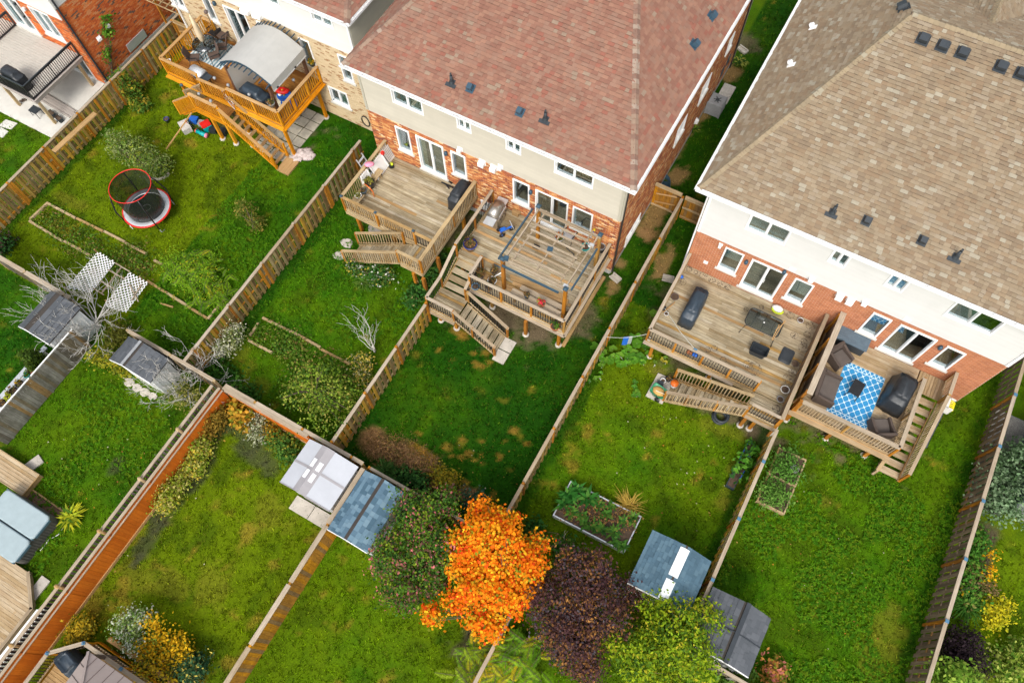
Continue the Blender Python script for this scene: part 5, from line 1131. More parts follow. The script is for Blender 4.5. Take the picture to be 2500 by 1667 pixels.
s3, r3 = shed("garden_shed", "pale plastic shed with grey cross stripes and white skylights in its roof", -12.18, -9.78, 1.93, 3.94, 1.95, 2.35, "vinyl_grey", "polycarb", -11.16, trim="polycarb_frame")
n3 = lambda x: 1.95 + (.4 * (x + 12.18) / 1.02 if x < -11.16 else .4 * (-9.78 - x) / 1.38)
def stripes(b):
    for xa, xb in ((-11.45, -11.16), (-11.16, -10.82)):
        za, zb = n3(xa) + .012, n3(xb) + .012
        b.add([(xa, 1.92, za), (xb, 1.92, zb), (xb, 3.95, zb), (xa, 3.95, za), (xa, 1.92, za - .02), (xb, 1.92, zb - .02), (xb, 3.95, zb - .02), (xa, 3.95, za - .02)], [(0, 1, 2, 3), (0, 4, 5, 1), (2, 6, 7, 3), (0, 3, 7, 4), (1, 5, 6, 2)])
    for xa, xb in ((-12.19, -11.46), (-10.81, -9.77)):
        za, zb = n3(xa) + .012, n3(xb) + .012
        b.add([(xa, 2.88, za), (xb, 2.88, zb), (xb, 2.98, zb), (xa, 2.98, za), (xa, 2.88, za - .02), (xb, 2.88, zb - .02), (xb, 2.98, zb - .02), (xa, 2.98, za - .02)], [(0, 1, 2, 3), (0, 4, 5, 1), (2, 6, 7, 3), (0, 3, 7, 4), (1, 5, 6, 2)])
part("roof_strip", s3, "polycarb_frame", stripes)
for x, ya in ((-11.33, 2.5), (-11.33, 3.0), (-11.0, 2.45), (-11.0, 2.95)):
    xa, xb = x - .08, x + .08
    part("skylight", s3, "skylight", lambda b: b.add([(xa, ya, n3(xa) + .03), (xb, ya, n3(xb) + .03), (xb, ya + .36, n3(xb) + .03), (xa, ya + .36, n3(xa) + .03), (xa, ya, n3(xa)), (xb, ya, n3(xb)), (xb, ya + .36, n3(xb)), (xa, ya + .36, n3(xa))], [(0, 1, 2, 3), (0, 4, 5, 1), (1, 5, 6, 2), (2, 6, 7, 3), (3, 7, 4, 0)]))
for x, l in ((-11.5, "left concrete slab at the plastic shed's door"), (-10.55, "right concrete slab at the plastic shed's door beside the amber fence")): tag(box("concrete_slab", None, "concrete", (x, 1.62, .04), (.92, .62, .08)), l, "slab")
shed("garden_shed", "blue-grey shingled shed between plastic shed and green tree", -9.42, -7.6, 1.3, 3.95, 2.0, 2.42, "vinyl_grey", None, -8.45, tile="shingle_blue", expo=.18, nmax=200)
s4, r4 = shed("garden_shed", "blue roofed plastic shed with a white skylight strip along its ridge", 1.55, 3.96, 5.12, 7.35, 2.0, 2.38, "vinyl_grey", None, 2.88, tile="shingle_steel", expo=.15, trim="pale_plastic")
for ya, yb in ((5.15, 5.92), (6.08, 7.22)):
    part("skylight", s4, "skylight", lambda b: b.add([(2.7, ya, 2.37), (2.88, ya, 2.43), (3.06, ya, 2.37), (2.7, yb, 2.37), (2.88, yb, 2.43), (3.06, yb, 2.37), (2.7, ya, 2.3), (3.06, ya, 2.3), (2.7, yb, 2.3), (3.06, yb, 2.3)], [(0, 1, 4, 3), (1, 2, 5, 4), (0, 3, 8, 6), (2, 7, 9, 5), (6, 7, 2, 1, 0), (3, 4, 5, 9, 8)]))
s5, r5 = shed("garden_shed", "dark grey plastic shed at the lower right end of the blue capped fence", 4.38, 6.66, 4.3, 6.55, 1.95, 2.35, "vinyl_grey", None, 5.7, tile="shingle_slate", expo=.17, nmax=160)
part("ridge_band", s5, "charcoal", lambda b: b.bar((5.7, 4.28, 2.38), (5.7, 6.56, 2.38), .16, .04)); part("roof_joint", s5, "charcoal", lambda b: (b.bar((4.36, 5.4, 1.985), (5.68, 5.4, 2.385), .03, .02), b.bar((5.72, 5.4, 2.385), (6.67, 5.4, 1.985), .03, .02)))
# grey shed beyond the right fence, cut by the frame
t = thing("garden_shed", "slate blue sided shed beyond the right fence at the frame edge", "shed", (14.6, 17.5, 0)); part("wall", t, "grey_plastic", lambda b: b.box((14.6, 17.6, 1.3), (1.5, 4.2, 2.6)))
for i in range(14): box("siding_board", t, "resin_box", (13.82, 17.6, .12 + i * .18), (.05, 4.2, .17))
gs = MB(); gs.box((13.15, 17.5, .03), (1.3, 4.6, .06)); gs = gs.build("gravel_path", "gravel"); gs["kind"] = "structure"

# hot tub
t = thing("hot_tub", "hot tub under a folded grey-blue cover beside two low platforms", "hot tub", (-21.3, -4.8, 0))
def rr(x0, x1, y0, y1, r, n=5): return [(cx + r * math.cos(a0 + pi / 2 * i / n), cy + r * math.sin(a0 + pi / 2 * i / n)) for cx, cy, a0 in ((x1 - r, y1 - r, 0), (x0 + r, y1 - r, pi / 2), (x0 + r, y0 + r, pi), (x1 - r, y0 + r, 1.5 * pi)) for i in range(n + 1)]
part("cabinet", t, "tub_side", lambda b: (b.prism(rr(-22.3, -19.98, -5.8, -3.72, .18), 0, .82), [b.box((-19.975, -5.6 + i * .12, .42), (.02, .05, .74)) for i in range(15)]))
for ya, yb in ((-4.77, -3.72), (-5.82, -4.83)):
    part("cover_half", t, "tub_lid", lambda b: b.loft([[(x, y, z) for x, y in rr(-22.34 + q, -19.9 - q, ya + q * .6, yb - q * .6, .16)] for q, z in ((0, .84), (0, .9), (.02, .935), (.07, .95))], smooth=False))
    part("cover_skirt", t, "tub_edge", lambda b: (b.bar((-22.34, ya + .02, .835), (-19.93, ya + .02, .835), .06, .12), b.bar((-19.9, ya + .12, .83), (-19.9, yb - .12, .83), .05, .14), b.bar((-22.34, yb - .02, .835), (-20.05, yb - .02, .835), .05, .12)))
# low platforms
t = thing("low_deck", "low tan platform above the hot tub at the left edge", "platform", (-23.2, -3.2, 0)); deck_floor(t, -24.4, -22.0, -3.68, -2.72, .32, "deck_wood_new"); skirt(t, [(-24.4, -2.7), (-21.97, -2.7), (-21.97, -3.7), (-24.4, -3.7)], .38, .3, "rail_grey")
t = thing("low_deck", "low tan platform with a cut corner below the hot tub", "platform", (-20.5, -8, 0))
for i in range(26):
    y = -5.95 - i * .145; xr = -19.45 + min(1.0, max(0, (-5.9 - y) * 1.12)) if y > -6.85 else -18.42
    xr = xr if y > -8.7 else -18.42 - (-8.7 - y) * .2
    box("deck_board", t, "deck_wood_new", ((-23 + xr) / 2, y, .3), (xr + 23, .138, .032))
skirt(t, [(-19.55, -5.86), (-18.38, -6.85), (-18.38, -9.8)], .36, .3, "rail_grey"); beam("edge_board", t, "cap_grey", (-19.55, -5.86, .32), (-18.4, -6.85, .32), .14, .036); beam("edge_board", t, "cap_grey", (-18.42, -6.8, .32), (-18.42, -9.8, .32), .14, .036)
t = thing("white_pipe", "long white beam between the lower platform and picket fence", "beam", (-18.08, -7.9, 0)); part("body", t, "white_plastic", lambda b: b.prism([(-18.24, -9.9), (-17.93, -9.9), (-17.93, -6.6), (-18.2, -6.75)], .02, .34))
for (x, y), rz, l in (((-18.88, -6.19), .5, "tan stepping stone beside the lower platform"), ((-22.77, -2.56), .2, "tan stepping stone at the upper platform's corner")):
    o = part("stepping_stone", None, "stone", lambda b: b.box((x, y, .04), (.9, .45, .08), rz=rz + pi / 3)); tag(o, l, "stone")
t = thing("mulch_bed", "narrow mulch strip with a timber edge beside the hot tub", "garden bed", (-21, -3.5, 0)); part("mulch", t, "mulch", lambda b: b.box((-21.0, -3.55, .02), (1.9, .4, .05))); beam("edging", t, "rail_grey", (-22.0, -3.33, .06), (-20.1, -3.37, .06), .06, .1)
part("hose", t, "vine_pale", lambda b: b.tube([(-19.71, -3.81, 0.03), (-19.68, -4.21, 0.05), (-19.88, -4.53, 0.05), (-19.86, -4.82, 0.03), (-19.89, -5.05, 0.03)], .022, 6))

# gazebo at the lower left
t = thing("garden_deck", "orange railed deck with blue caps around the taupe gazebo, lower left", "deck", (-13.8, -8, 0))
deck_floor(t, -16.1, -11.5, -10, -7.5, .4, "cedar_tread"); deck_floor(t, -15.2, -11.5, -7.49, -6.62, .4, "cedar_tread")
G_ = dict(kind='metal', rm="rail_grey", pm="cedar", cap_m="cap_grey", postcap="blue_cap", cap=.15, spacing=.12)
railing(t, (-16.18, -10), (-16.18, -7.5), .4, .85, posts=(1,), **G_); railing(t, (-16.18, -7.5), (-15.23, -6.57), .4, .85, posts=(1,), **G_); railing(t, (-15.23, -6.57), (-11.5, -6.55), .4, .85, posts=(), mids=(.49,), **G_)
skirt(t, [(-16.25, -10), (-16.25, -7.45), (-15.25, -6.48), (-11.5, -6.46)], .42, .36, "cedar"); beam("rim_ledge", t, "cap_pale_orange", (-15.0, -6.2, .3), (-11.5, -6.2, .3), .16, .05); beam("rim_board", t, "cedar", (-15.0, -6.12, .15), (-11.5, -6.12, .15), .04, .28)
t = thing("gazebo", "taupe metal roofed gazebo cut by the bottom edge", "gazebo", (-12.8, -8, .4))
apex = (-12.85, -8.0, 3.3)
E0 = [(-14.32, -6.45), (-11.4, -6.45), (-11.4, -9.5), (-14.32, -9.5)]
for k in range(4):
    a, b_ = E0[k], E0[(k + 1) % 4]
    part("roof_panel", t, "taupe_metal", lambda b: b.add([(*a, 2.4), (*b_, 2.4), apex, (*a, 2.36), (*b_, 2.36), (apex[0], apex[1], 3.26)], [(0, 1, 2)[::-1], (3, 4, 5), (0, 1, 4, 3)]))
    beam("hip_bar", t, "taupe_metal", (*a, 2.42), apex, .09, .05); box("post", t, "taupe_dark", (a[0] * .93 - .9, a[1] * .93 - .56, 1.4), (.12, .12, 2.0))
    for i in range(1, 7):
        f = i / 7; p = Vector((*a, 2.41)).lerp(Vector((*b_, 2.41)), f); g0 = 1 - abs(f - .5) * 2
        q = p.lerp(Vector(apex), 0) + (Vector(apex) - (Vector((*a, 2.41)) + Vector((*b_, 2.41))) / 2) * g0 * .98; beam("seam", t, "taupe_dark", p, q + Vector((0, 0, .01)), .012, .018)

# trampoline
def trampoline():
    c = Vector((*(-26.68, 9.90), 0)); t = thing("trampoline", "round trampoline with red rims and black net enclosure on the left lawn", "trampoline", c)
    r = 1.18; zt = .7; M = T(c.x, c.y, zt)
    part("jumping_mat", t, "black_cover", lambda b: b.disc((0, 0, -.01), .88, n=40, M=M))
    part("spring_pad", t, "alu", lambda b: b.lathe([(.87, 0), (.9, .02), (1.12, .02), (1.15, 0)], 40, M))
    part("rim", t, "red_plastic", lambda b: b.lathe([(1.12, .022), (1.18, .03), (1.2, 0), (1.18, -.05), (1.12, -.05)], 40, M))
    def ring(b):
        for k in range(14):
            a = 2 * pi * k / 14; b.box((.19 * math.cos(a), .19 * math.sin(a), .0), (.015, .05, .012), M, rz=a)
    part("mat_print", t, "white_plastic", ring)
    for k in range(4):
        a = pi / 4 + k * pi / 2 + .3; p = c + Vector((math.cos(a), math.sin(a), 0)) * 1.12
        part("leg", t, "alu", lambda b: b.tube([(p.x, p.y, .68), (p.x + .05 * math.cos(a), p.y + .05 * math.sin(a), .02), (p.x - .2 * math.sin(a), p.y + .2 * math.cos(a), .02)], .022, 8))
    zr = 2.45; R_ = .98
    for k in range(4):
        a = pi / 4 + k * pi / 2 + .3; d = Vector((math.cos(a), math.sin(a), 0))
        part("pole", t, "black_metal", lambda b: b.tube([c + d * 1.2 + Vector((0, 0, .3)), c + d * 1.27 + Vector((0, 0, 1.3)), c + d * 1.1 + Vector((0, 0, 2.1)), c + d * R_ + Vector((0, 0, zr))], .035, 8))
    part("top_hoop", t, "red_plastic", lambda b: b.tube([c + Vector((R_ * math.cos(2 * pi * k / 40), R_ * math.sin(2 * pi * k / 40), zr)) for k in range(41)], .022, 6, cap=False))
    part("enclosure_net", t, "net", lambda b: b.lathe([(.9, .02), (.93, .9), (R_, zr - zt)], 40, M))
trampoline()
# lattice panels on a timber frame
t = thing("lattice_trellis", "two white lattice panels tied on a wooden frame by the left rear fence", "trellis", (-26.22, 6.01, 0.00))
pq = [(-27.15, 6.86, 0.60), (-26.01, 6.81, 0.60), (-25.87, 4.99, 0.60), (-27.10, 4.59, 0.60)]
def lattice(name, quad_, n, m):
    q0, q1, q2, q3 = (Vector(p) for p in quad_); b = MB(); ex, ey = q1 - q0, q3 - q0; W_, H_ = ex.length, ey.length; st = .2
    def P(u, v): return q0 + ex * (u / W_) + (q3 - q0).lerp(q2 - q1, u / W_) * (v / H_)
    k = -H_
    while k < W_:
        for sg in (0, 1):
            u0, v0, u1, v1 = (k, 0, k + H_, H_)
            if u0 < 0: v0 = -u0; u0 = 0
            if u1 > W_: v1 = H_ - (u1 - W_); u1 = W_
            if u1 - u0 > .05:
                a, c = (P(u0, v0), P(u1, v1)) if sg == 0 else (P(W_ - u0, v0) + Vector((0, 0, .012)), P(W_ - u1, v1) + Vector((0, 0, .012)))
                b.bar(a, c, .038, .01, r=.01)
        k += st
    return b.build(name, "white_plastic", t, kind="stuff")
lattice("lattice_panel", pq, 1, 1)
lattice("lattice_panel", [(-25.05, 6.70, 0.60), (-23.87, 6.69, 0.60), (-23.81, 4.98, 0.50), (-24.96, 4.75, 0.50)], 1, 1)
for a, b_ in (((-25.58, 6.78, 0.58), (-25.45, 5.23, 0.58)), ((-26.02, 6.31, 0.60), (-24.97, 6.30, 0.60)), ((-26.00, 5.67, 0.60), (-25.09, 5.66, 0.60)), ((-25.97, 6.76, 0.60), (-25.03, 6.72, 0.60)), ((-25.97, 5.21, 0.60), (-25.28, 5.18, 0.60)), ((-24.56, 6.18, 0.65), (-23.58, 5.68, 0.65)), ((-24.05, 6.46, 0.65), (-23.89, 5.57, 0.65))): beam("bar", t, "cap_grey", a, b_, .05, .05)
for p in ((-27.41, 6.85), (-24.48, 6.75), (-27.22, 4.62), (-25.04, 5.00)): box("leg", t, "rail_grey", (*p, .29), (.06, .06, .58))
# timber edged beds in the lawns
def bed_edge(label, runs, h=.12, mat="cap_grey"):
    t = thing("timber_edging", label, "garden edging", (*runs[0][0], 0))
    for r_ in runs:
        for a, b_ in zip(r_, r_[1:]):
            a, b_ = Vector((*a, h / 2)), Vector((*b_, h / 2)); n = max(1, int((b_ - a).length / 1.2))
            for i in range(n): p, q = a.lerp(b_, i / n), a.lerp(b_, (i + .97) / n); o = Vector((rng.gauss(0, .02), rng.gauss(0, .02), rng.uniform(-.03, .01))); beam("timber", t, mat, p + o, q + o, .11, h)
bed_edge("long weathered timber edging of the overgrown bed beside the trampoline", [[(-31.83, 7.93), (-31.90, 6.71), (-29.53, 6.62), (-27.76, 6.60)], [(-31.83, 7.93), (-29.86, 7.93), (-28.13, 7.98), (-25.36, 8.02)], [(-24.84, 7.95), (-24.34, 7.97)], [(-24.42, 6.84), (-20.53, 6.65)], [(-20.53, 6.65), (-20.51, 7.97)]], mat="rail_grey")
bed_edge("half overgrown timber edging of the bed in the second lawn", [[(-18.33, 7.95), (-16.69, 8.00), (-14.97, 7.97), (-13.32, 7.99)], [(-18.20, 6.68), (-16.82, 6.70)], [(-18.34, 7.62), (-18.28, 6.86)]], .1, "rail_grey")
tag(beam("landscape_timber", None, "rail_grey", (-5.34, 17.51, 0.08), (-5.38, 13.37, 0.08), .16, .14), "weathered timber lying along the pergola deck's right side", "timber")
tag(beam("stick", None, "rail_grey", (-23.05, 6.23, 0.04), (-22.40, 6.35, 0.04), .07, .07), "short stick lying on the lawn below the lattice panels", "stick")
# raised vegetable beds
def veg_bed(label, c, mat, mid=False, h=.35, w=.06, soil="soil"):
    t = thing("raised_bed", label, "raised bed", (*c[0], 0)); c = [Vector((*p, 0)) for p in c]
    for i in range(4):
        a, b_ = c[i], c[(i + 1) % 4]; d = (b_ - a).normalized() * (w / 2 if i % 2 else -w / 2)
        for k in range(2): beam("side_board", t, mat, a + d + Vector((0, 0, h * (.25 + .5 * k))), b_ - d + Vector((0, 0, h * (.25 + .5 * k))), w, h / 2 - .006)
    part("soil", t, soil, lambda b: b.add([(p.x, p.y, h - .08) for p in c], [(0, 1, 2, 3)]))
    if mid: beam("divider", t, "rail_grey", (c[0] + c[3]) / 2 + Vector((0, 0, h - .02)), (c[1] + c[2]) / 2 + Vector((0, 0, h - .02)), .06, .1)
    return t
VB1 = [(-2.18, 7.91), (0.99, 8.00), (0.99, 6.42), (-2.16, 6.34)]
veg_bed("large grey edged vegetable bed above the purple tree", VB1, "alu", h=.4, w=.05)
VB2 = [(4.87, 13.49), (6.03, 13.53), (6.03, 10.96), (4.89, 10.95)]
veg_bed("narrow brown vegetable bed with a middle board beside the blue capped fence", VB2, "rail_grey", mid=True, h=.32, w=.06)
# concrete slabs and stones
def slab(label, poly, h=.07, mat="concrete", name="concrete_slab"):
    a = Vector((*poly[0], 0)); o = part(name, None, mat, lambda b: b.prism(poly, .005, h)); tag(o, label, "slab"); return o
slab("near concrete slab at the foot of the pergola deck's stairs", [(-7.9, 11.28), (-7.32, 11.28), (-7.32, 11.86), (-7.9, 11.86)]); slab("far concrete slab at the foot of the pergola deck's stairs", [(-7.9, 11.92), (-7.32, 11.92), (-7.32, 12.52), (-7.9, 12.52)])
slab("concrete pad under the buckets at the worn deck's stair foot", [(-1.08, 13.0), (-.28, 13.0), (-.25, 14.3), (-1.05, 14.25)], .09)
for c, r, l in (((-17.19, 13.23), .33, "larger flat stone at the foot of the left deck's stairs"), ((-17.15, 12.45), .3, "lower flat stone beside the left deck's stair foot"), ((-16.42, 14.49), .36, "flat stone under the left deck's rail")):
    o = part("flat_stone", None, "stone", lambda b: b.loft([[(c[0] + r * k * (1 + .2 * math.sin(3 * a_ / 9 * 2 * pi + r * 50)) * math.cos(2 * pi * a_ / 9), c[1] + r * .8 * k * math.sin(2 * pi * a_ / 9), z) for a_ in range(9)] for k, z in ((1, 0), (1, .04), (.9, .06))], smooth=False)); tag(o, l, "stone")
t = thing("stepping_stones", "three pinkish flat stones in front of the small dark tiled shed", "stones", (-21.15, 2.43, 0.00))
for c, r in (((-21.67, 2.42), .26), ((-21.18, 2.39), .24), ((-20.73, 2.39), .25), ((-20.29, 2.42), .22)): part("stone", t, "stone", lambda b: b.loft([[(c[0] + r * k * (1 + .15 * math.sin(a_ * 2.1)) * math.cos(2 * pi * a_ / 9), c[1] + r * .8 * k * math.sin(2 * pi * a_ / 9), z) for a_ in range(9)] for k, z in ((1, 0), (1, .04), (.9, .06))], smooth=False))
for (a, b_), l in ((((-37.74, 10.66), (-36.98, 10.72)), "right white stepping slab on the far left lawn"), (((-37.56, 10.15), (-36.99, 10.08)), "left white stepping slab on the far left lawn")):
    slab(l, [(a[0], a[1] - .3), (b_[0], b_[1] - .22), (b_[0], b_[1] + .25), (a[0], a[1] + .2)], .05, "concrete_pale")
# paving squares beside the cedar deck
def paving():
    o0, ex, ey = Vector((*(-24.40, 19.08), 0)), (Vector((*(-22.52, 19.57), 0)) - Vector((*(-23.63, 19.49), 0))) / 1, 0
    t = thing("paving_squares", "mossy square paving stones beside the cedar deck's stairs", "paving", (-22.5, 17.2, 0)); s = .6
    for i in range(9):
        for j in range(4):
            x, y = -24.75 + j * .6, 15.95 + i * .6
            if y > 19.3: continue
            box("paving_stone", t, "paver", (x + rng.gauss(0, .012), y + rng.gauss(0, .012), .02 + rng.uniform(0, .01)), (.56, .53, .05), rz=rng.gauss(0, .012))
paving()
# concrete patio of the red brick house
slab("pale concrete patio under the grey composite deck", [(-46, 11.12), (-34.66, 11.12), (-34.72, 15.3), (-46, 15.3)], .05, "concrete_pale", "concrete_patio")["category"] = "patio"
t = thing("board_pile", "pile of taupe boards on the pale patio beside the left fence", "boards", (-35.1, 12.6, 0))
pa_, pb_, pw_ = Vector((-36.94, 13.19, 0.09)), Vector((-34.61, 13.04, 0.09)), Vector((-36.82, 12.64, 0.09))
for i in range(9):
    o = (pw_ - pa_) * (i / 6.5 if i < 6 else (i - 5.6) / 4.5) + Vector((0, 0, .0 if i < 6 else .035)); q = (pb_ - pa_).normalized() * rng.uniform(-.25, .25)
    beam("board", t, "fascia_taupe", pa_ + o + q, pb_ + o + q, .14, .03)
t = thing("side_table", "small black metal table on the pale patio", "table", (-36.80, 12.03, 0.00)); p = Vector((*(-36.36, 11.95), 0))
part("table_top", t, "charcoal", lambda b: b.box((p.x, p.y, .45), (.55, .42, .03)))
for dx in (-.24, .24):
    for dy in (-.18, .18): beam("leg", t, "black_metal", (p.x + dx, p.y + dy, .06), (p.x + dx, p.y + dy, .44), .025, .025)
for i, (c, m, r, l) in enumerate((((-35.67, 12.30), "charcoal", .2, "upper black planter box beside the board pile"), ((-35.08, 12.22), "charcoal", .22, "lower black planter box of dark soil beside the board pile"))):
    t = thing("planter_box", l, "planter", (*c, 0)); part("box", t, m, lambda b: b.box((c[0], c[1], .13), (.45, .22, .25), rz=-.2, taper=1.05)); part("soil", t, "soil", lambda b: b.box((c[0], c[1], .262), (.4, .18, .012), rz=-.2))
o = part("sandals", None, "bark", lambda b: (b.box((*(-37.83, 12.21), .09), (.26, .1, .05), rz=.6), b.box((*(-37.78, 12.33), .09), (.26, .1, .05), rz=.3))); tag(o, "pair of dark sandals on the pale patio", "shoes")

# between the two houses
t = thing("air_conditioner", "grey air conditioner with round fan standing between two houses", "air conditioner", (-4.72, 29.4, 0)); x, y = -4.72, 29.4
part("cabinet", t, "grey_plastic", lambda b: (b.box((x, y, .42), (.78, .78, .78)), [b.box((x, y, .1 + i * .1), (.82, .82, .02)) for i in range(7)], [b.box((x + sx * .38, y + sy * .38, .42), (.07, .07, .8)) for sx in (-1, 1) for sy in (-1, 1)]))
part("top_panel", t, "grey_plastic", lambda b: b.lathe([(.3, 0), (.3, .03), (.52, .03), (.55, .0)], 4, T(x, y, .82) @ RZ(pi / 4), smooth=False)); part("fan", t, "charcoal", lambda b: (b.disc((x, y, .8), .31, n=24), b.lathe([(0, .06), (.1, .05), (.1, 0)], 12, T(x, y, .8)), [b.box((x, y, .815), (.6, .05, .012), rz=k * pi / 3) for k in range(3)]))
part("fan_grill", t, "grey_plastic", lambda b: [b.lathe([(r_, 0), (r_ + .008, .0)], 24, T(x, y, .845)) for r_ in (.1, .17, .24, .3)])
slab("dark concrete pad behind the air conditioner", [(-4.95, 30.1), (-4.3, 30.1), (-4.3, 31.4), (-4.95, 31.4)], .08, "bark_pale")
def splash(label, a, b_, w=.32):
    a, b_ = Vector((*a, .03)), Vector((*b_, .03)); F, L = frame_between(a, b_)
    t = part("splash_block", None, "concrete", lambda b: (b.box((0, 0, .0), (L, w, .05), F), b.box((0, w / 2 - .02, .06), (L, .05, .1), F), b.box((0, -w / 2 + .02, .06), (L, .05, .1), F), b.box((L / 2 - .03, 0, .05), (.06, w - .1, .07), F))); tag(t, label, "splash block")
splash("concrete splash block at the middle house's corner", (-5.09, 17.80), (-4.60, 17.65)); splash("concrete splash block at the right house's left corner", (-2.91, 18.82), (-2.39, 18.94)); splash("long splash block lying by the middle house's side wall", (-5.31, 34.20), (-4.74, 33.98))
# narrow paved ledge with pots behind the old grey fence
slab("pale paved ledge with pots behind the old grey fence", [(-26.1, -2.6), (-25.5, -2.6), (-25.5, 1.7), (-26.1, 1.7)], .06, "concrete_pale", "paved_ledge"); slab("grey-blue edging strip beside the pale paved ledge", [(-26.35, -2.6), (-26.12, -2.6), (-26.12, 1.9), (-26.35, 1.9)], .08, "alu", "edging_strip")
# ------------------------------------------------------------------ things on the decks
def covered_grill(label, c, z, rz, L=1.35, W=.62, H=1.12, mat="black_cover", flare=.0, cat="grill cover"):
    """a barbecue under its cloth cover: domed middle, side shelves, skirt to the floor"""
    t = thing("covered_grill", label, cat, (*c, z), rz); M = T(*c, z) @ RZ(rz)
    def ring(l, w, zz, n=24, e=9):
        out = []
        for k in range(n):
            a = 2 * pi * k / n; ca, sa = math.cos(a), math.sin(a); r_ = (abs(ca) ** e + abs(sa) ** e) ** (-1 / e)
            wob = 1 + .03 * math.sin(k * 2.9 + zz * 7); out.append((l / 2 * r_ * ca * wob, w / 2 * r_ * sa * wob, zz))
        return out
    part("cover", t, mat, lambda b: b.loft([ring(L * 1.04 + flare, W * 1.06 + flare, .04), ring(L * 1.02 + flare * .6, W * 1.04 + flare * .5, .4), ring(L, W, .80), ring(L * .97, W * .95, .86), ring(L * .7, W * .9, .89), ring(L * .68, W * .84, 1.02), ring(L * .6, W * .6, H), ring(L * .58, W * .3, H + .01)], M))
    part("cover_seam", t, "charcoal", lambda b: (b.bar((-L * .31, -W * .32, 1.06), (-L * .31, W * .32, 1.06), .02, .02, M), b.bar((L * .31, -W * .32, 1.06), (L * .31, W * .32, 1.06), .02, .02, M)))
    return t
def pot(label, c, z, r=.16, h=.26, mat="terracotta", plant=None, seed=0, n=80, size=.05, name="flower_pot", group=None):
    t = thing(name, label, "flower pot", (*c, z), group=group); M = T(*c, z)
    part("pot", t, mat, lambda b: b.lathe([(0, 0), (r * .72, 0), (r, h * .9), (r * 1.1, h * .9), (r * 1.1, h), (r * .92, h), (r * .88, h * .82)], 16, M)); part("soil", t, "soil", lambda b: b.disc((*c, z + h * .83), r * .9, n=14))
    if plant: leaf_cloud("plant", t, [(c[0], c[1], z + h + r * .5, r, r, r * .8)], n, size, plant, seed=seed, clump=5, spread=.04)
    return t
GREEN = [(5, (.05, .13, .02)), (3, (.08, .18, .02)), (2, (.13, .18, .03))]; DRYP = [(3, (.25, .14, .05)), (2, (.12, .12, .04)), (1, (.08, .06, .04))]; GOLDP = [(3, (.55, .33, .02)), (2, (.12, .15, .03))]
def chair_metal(label, c, z, rz, group=None, mat="mesh_fabric", recl=.25, sling=True):
    t = thing("patio_chair", label, "chair", (*c, z), rz, group); M = T(*c, z) @ RZ(rz)
    part("seat", t, mat, lambda b: b.box((0, .02, .42), (.5, .48, .03), M)); part("backrest", t, mat, lambda b: b.box((0, 0, .3), (.5, .03, .6), M @ T(0, -.22, .42) @ RX(recl)))
    for s in (-1, 1):
        part("leg", t, "black_metal", lambda b: b.tube([M @ Vector((s * .27, .26, 0)), M @ Vector((s * .27, .22, .4)), M @ Vector((s * .28, .2, .62))], .016, 5)); part("leg", t, "black_metal", lambda b: b.tube([M @ Vector((s * .27, -.34, 0)), M @ Vector((s * .27, -.18, .42))], .016, 5))
        part("armrest", t, "black_metal", lambda b: b.bar((s * .28, .22, .63), (s * .28, -.3, .63), .05, .025, M))
    return t

# cedar deck
Z = 2.5; RUGC = (-28.42, 18.47)
o = part("rug", None, "rug_stripe", lambda b: b.box((0, 0, .012), (2.1, 1.6, .015)), T(*RUGC, Z) @ RZ(.0)); tag(o, "grey and white striped rug under the round glass table", "rug")
c = (-28.57, 18.22); t = thing("round_table", "round dark glass patio table on the striped rug", "table", (*c, Z))
part("table_top", t, "table_glass", lambda b: b.lathe([(0, .72), (.58, .72), (.58, .735), (0, .735)], 28, T(*c, Z))); part("rim", t, "black_metal", lambda b: b.tube([(c[0] + .59 * math.cos(2 * pi * k / 28), c[1] + .59 * math.sin(2 * pi * k / 28), Z + .73) for k in range(29)], .02, 6, cap=False)); part("frame_ring", t, "black_metal", lambda b: (b.tube([(c[0] + .3 * math.cos(2 * pi * k / 16), c[1] + .3 * math.sin(2 * pi * k / 16), Z + .68) for k in range(17)], .012, 4, cap=False), [b.bar((c[0], c[1], Z + .7), (c[0] + .57 * math.cos(k), c[1] + .57 * math.sin(k), Z + .7), .02, .02) for k in (0, 1.05, 2.1, 3.14, 4.2, 5.24)]))
for k in range(4): a = k * pi / 2 + .4; beam("leg", t, "black_metal", (c[0] + .2 * math.cos(a), c[1] + .2 * math.sin(a), Z + .7), (c[0] + .42 * math.cos(a), c[1] + .42 * math.sin(a), Z), .03, .03)
u = (c[0], c[1]); t = thing("closed_umbrella", "closed beige umbrella standing through the round table", "umbrella", (*u, Z))
part("pole", t, "brown_paint", lambda b: b.tube([(u[0], u[1], Z), (u[0], u[1], Z + 2.5)], .022, 8)); part("canopy", t, "beige_cloth", lambda b: b.loft([[(u[0] + r_ * (1 + .3 * (k % 2)) * math.cos(2 * pi * k / 12), u[1] + r_ * (1 + .3 * (k % 2)) * math.sin(2 * pi * k / 12), Z + zz) for k in range(12)] for r_, zz in ((.03, .86), (.1, .95), (.15, 1.35), (.1, 1.9), (.05, 2.45), (.01, 2.52))]))
for p, rz, l in (((-28.71, 17.42), -1.0, "brown patio chair at the round table's lower left side"), ((-27.93, 18.01), 2.6, "brown patio chair on the rug nearest the canopy"), ((-27.91, 18.71), 2.2, "brown patio chair on the rug between table and door"), ((-28.40, 19.33), 2.9, "high backed brown patio chair against the tan brick wall"), ((-28.90, 19.32), 3.0, "black folded patio chair beside the tall window")): chair_metal(l, p, Z, rz, "chairs around the round glass table", "mesh_fabric" if "black" not in l else "black_cover")
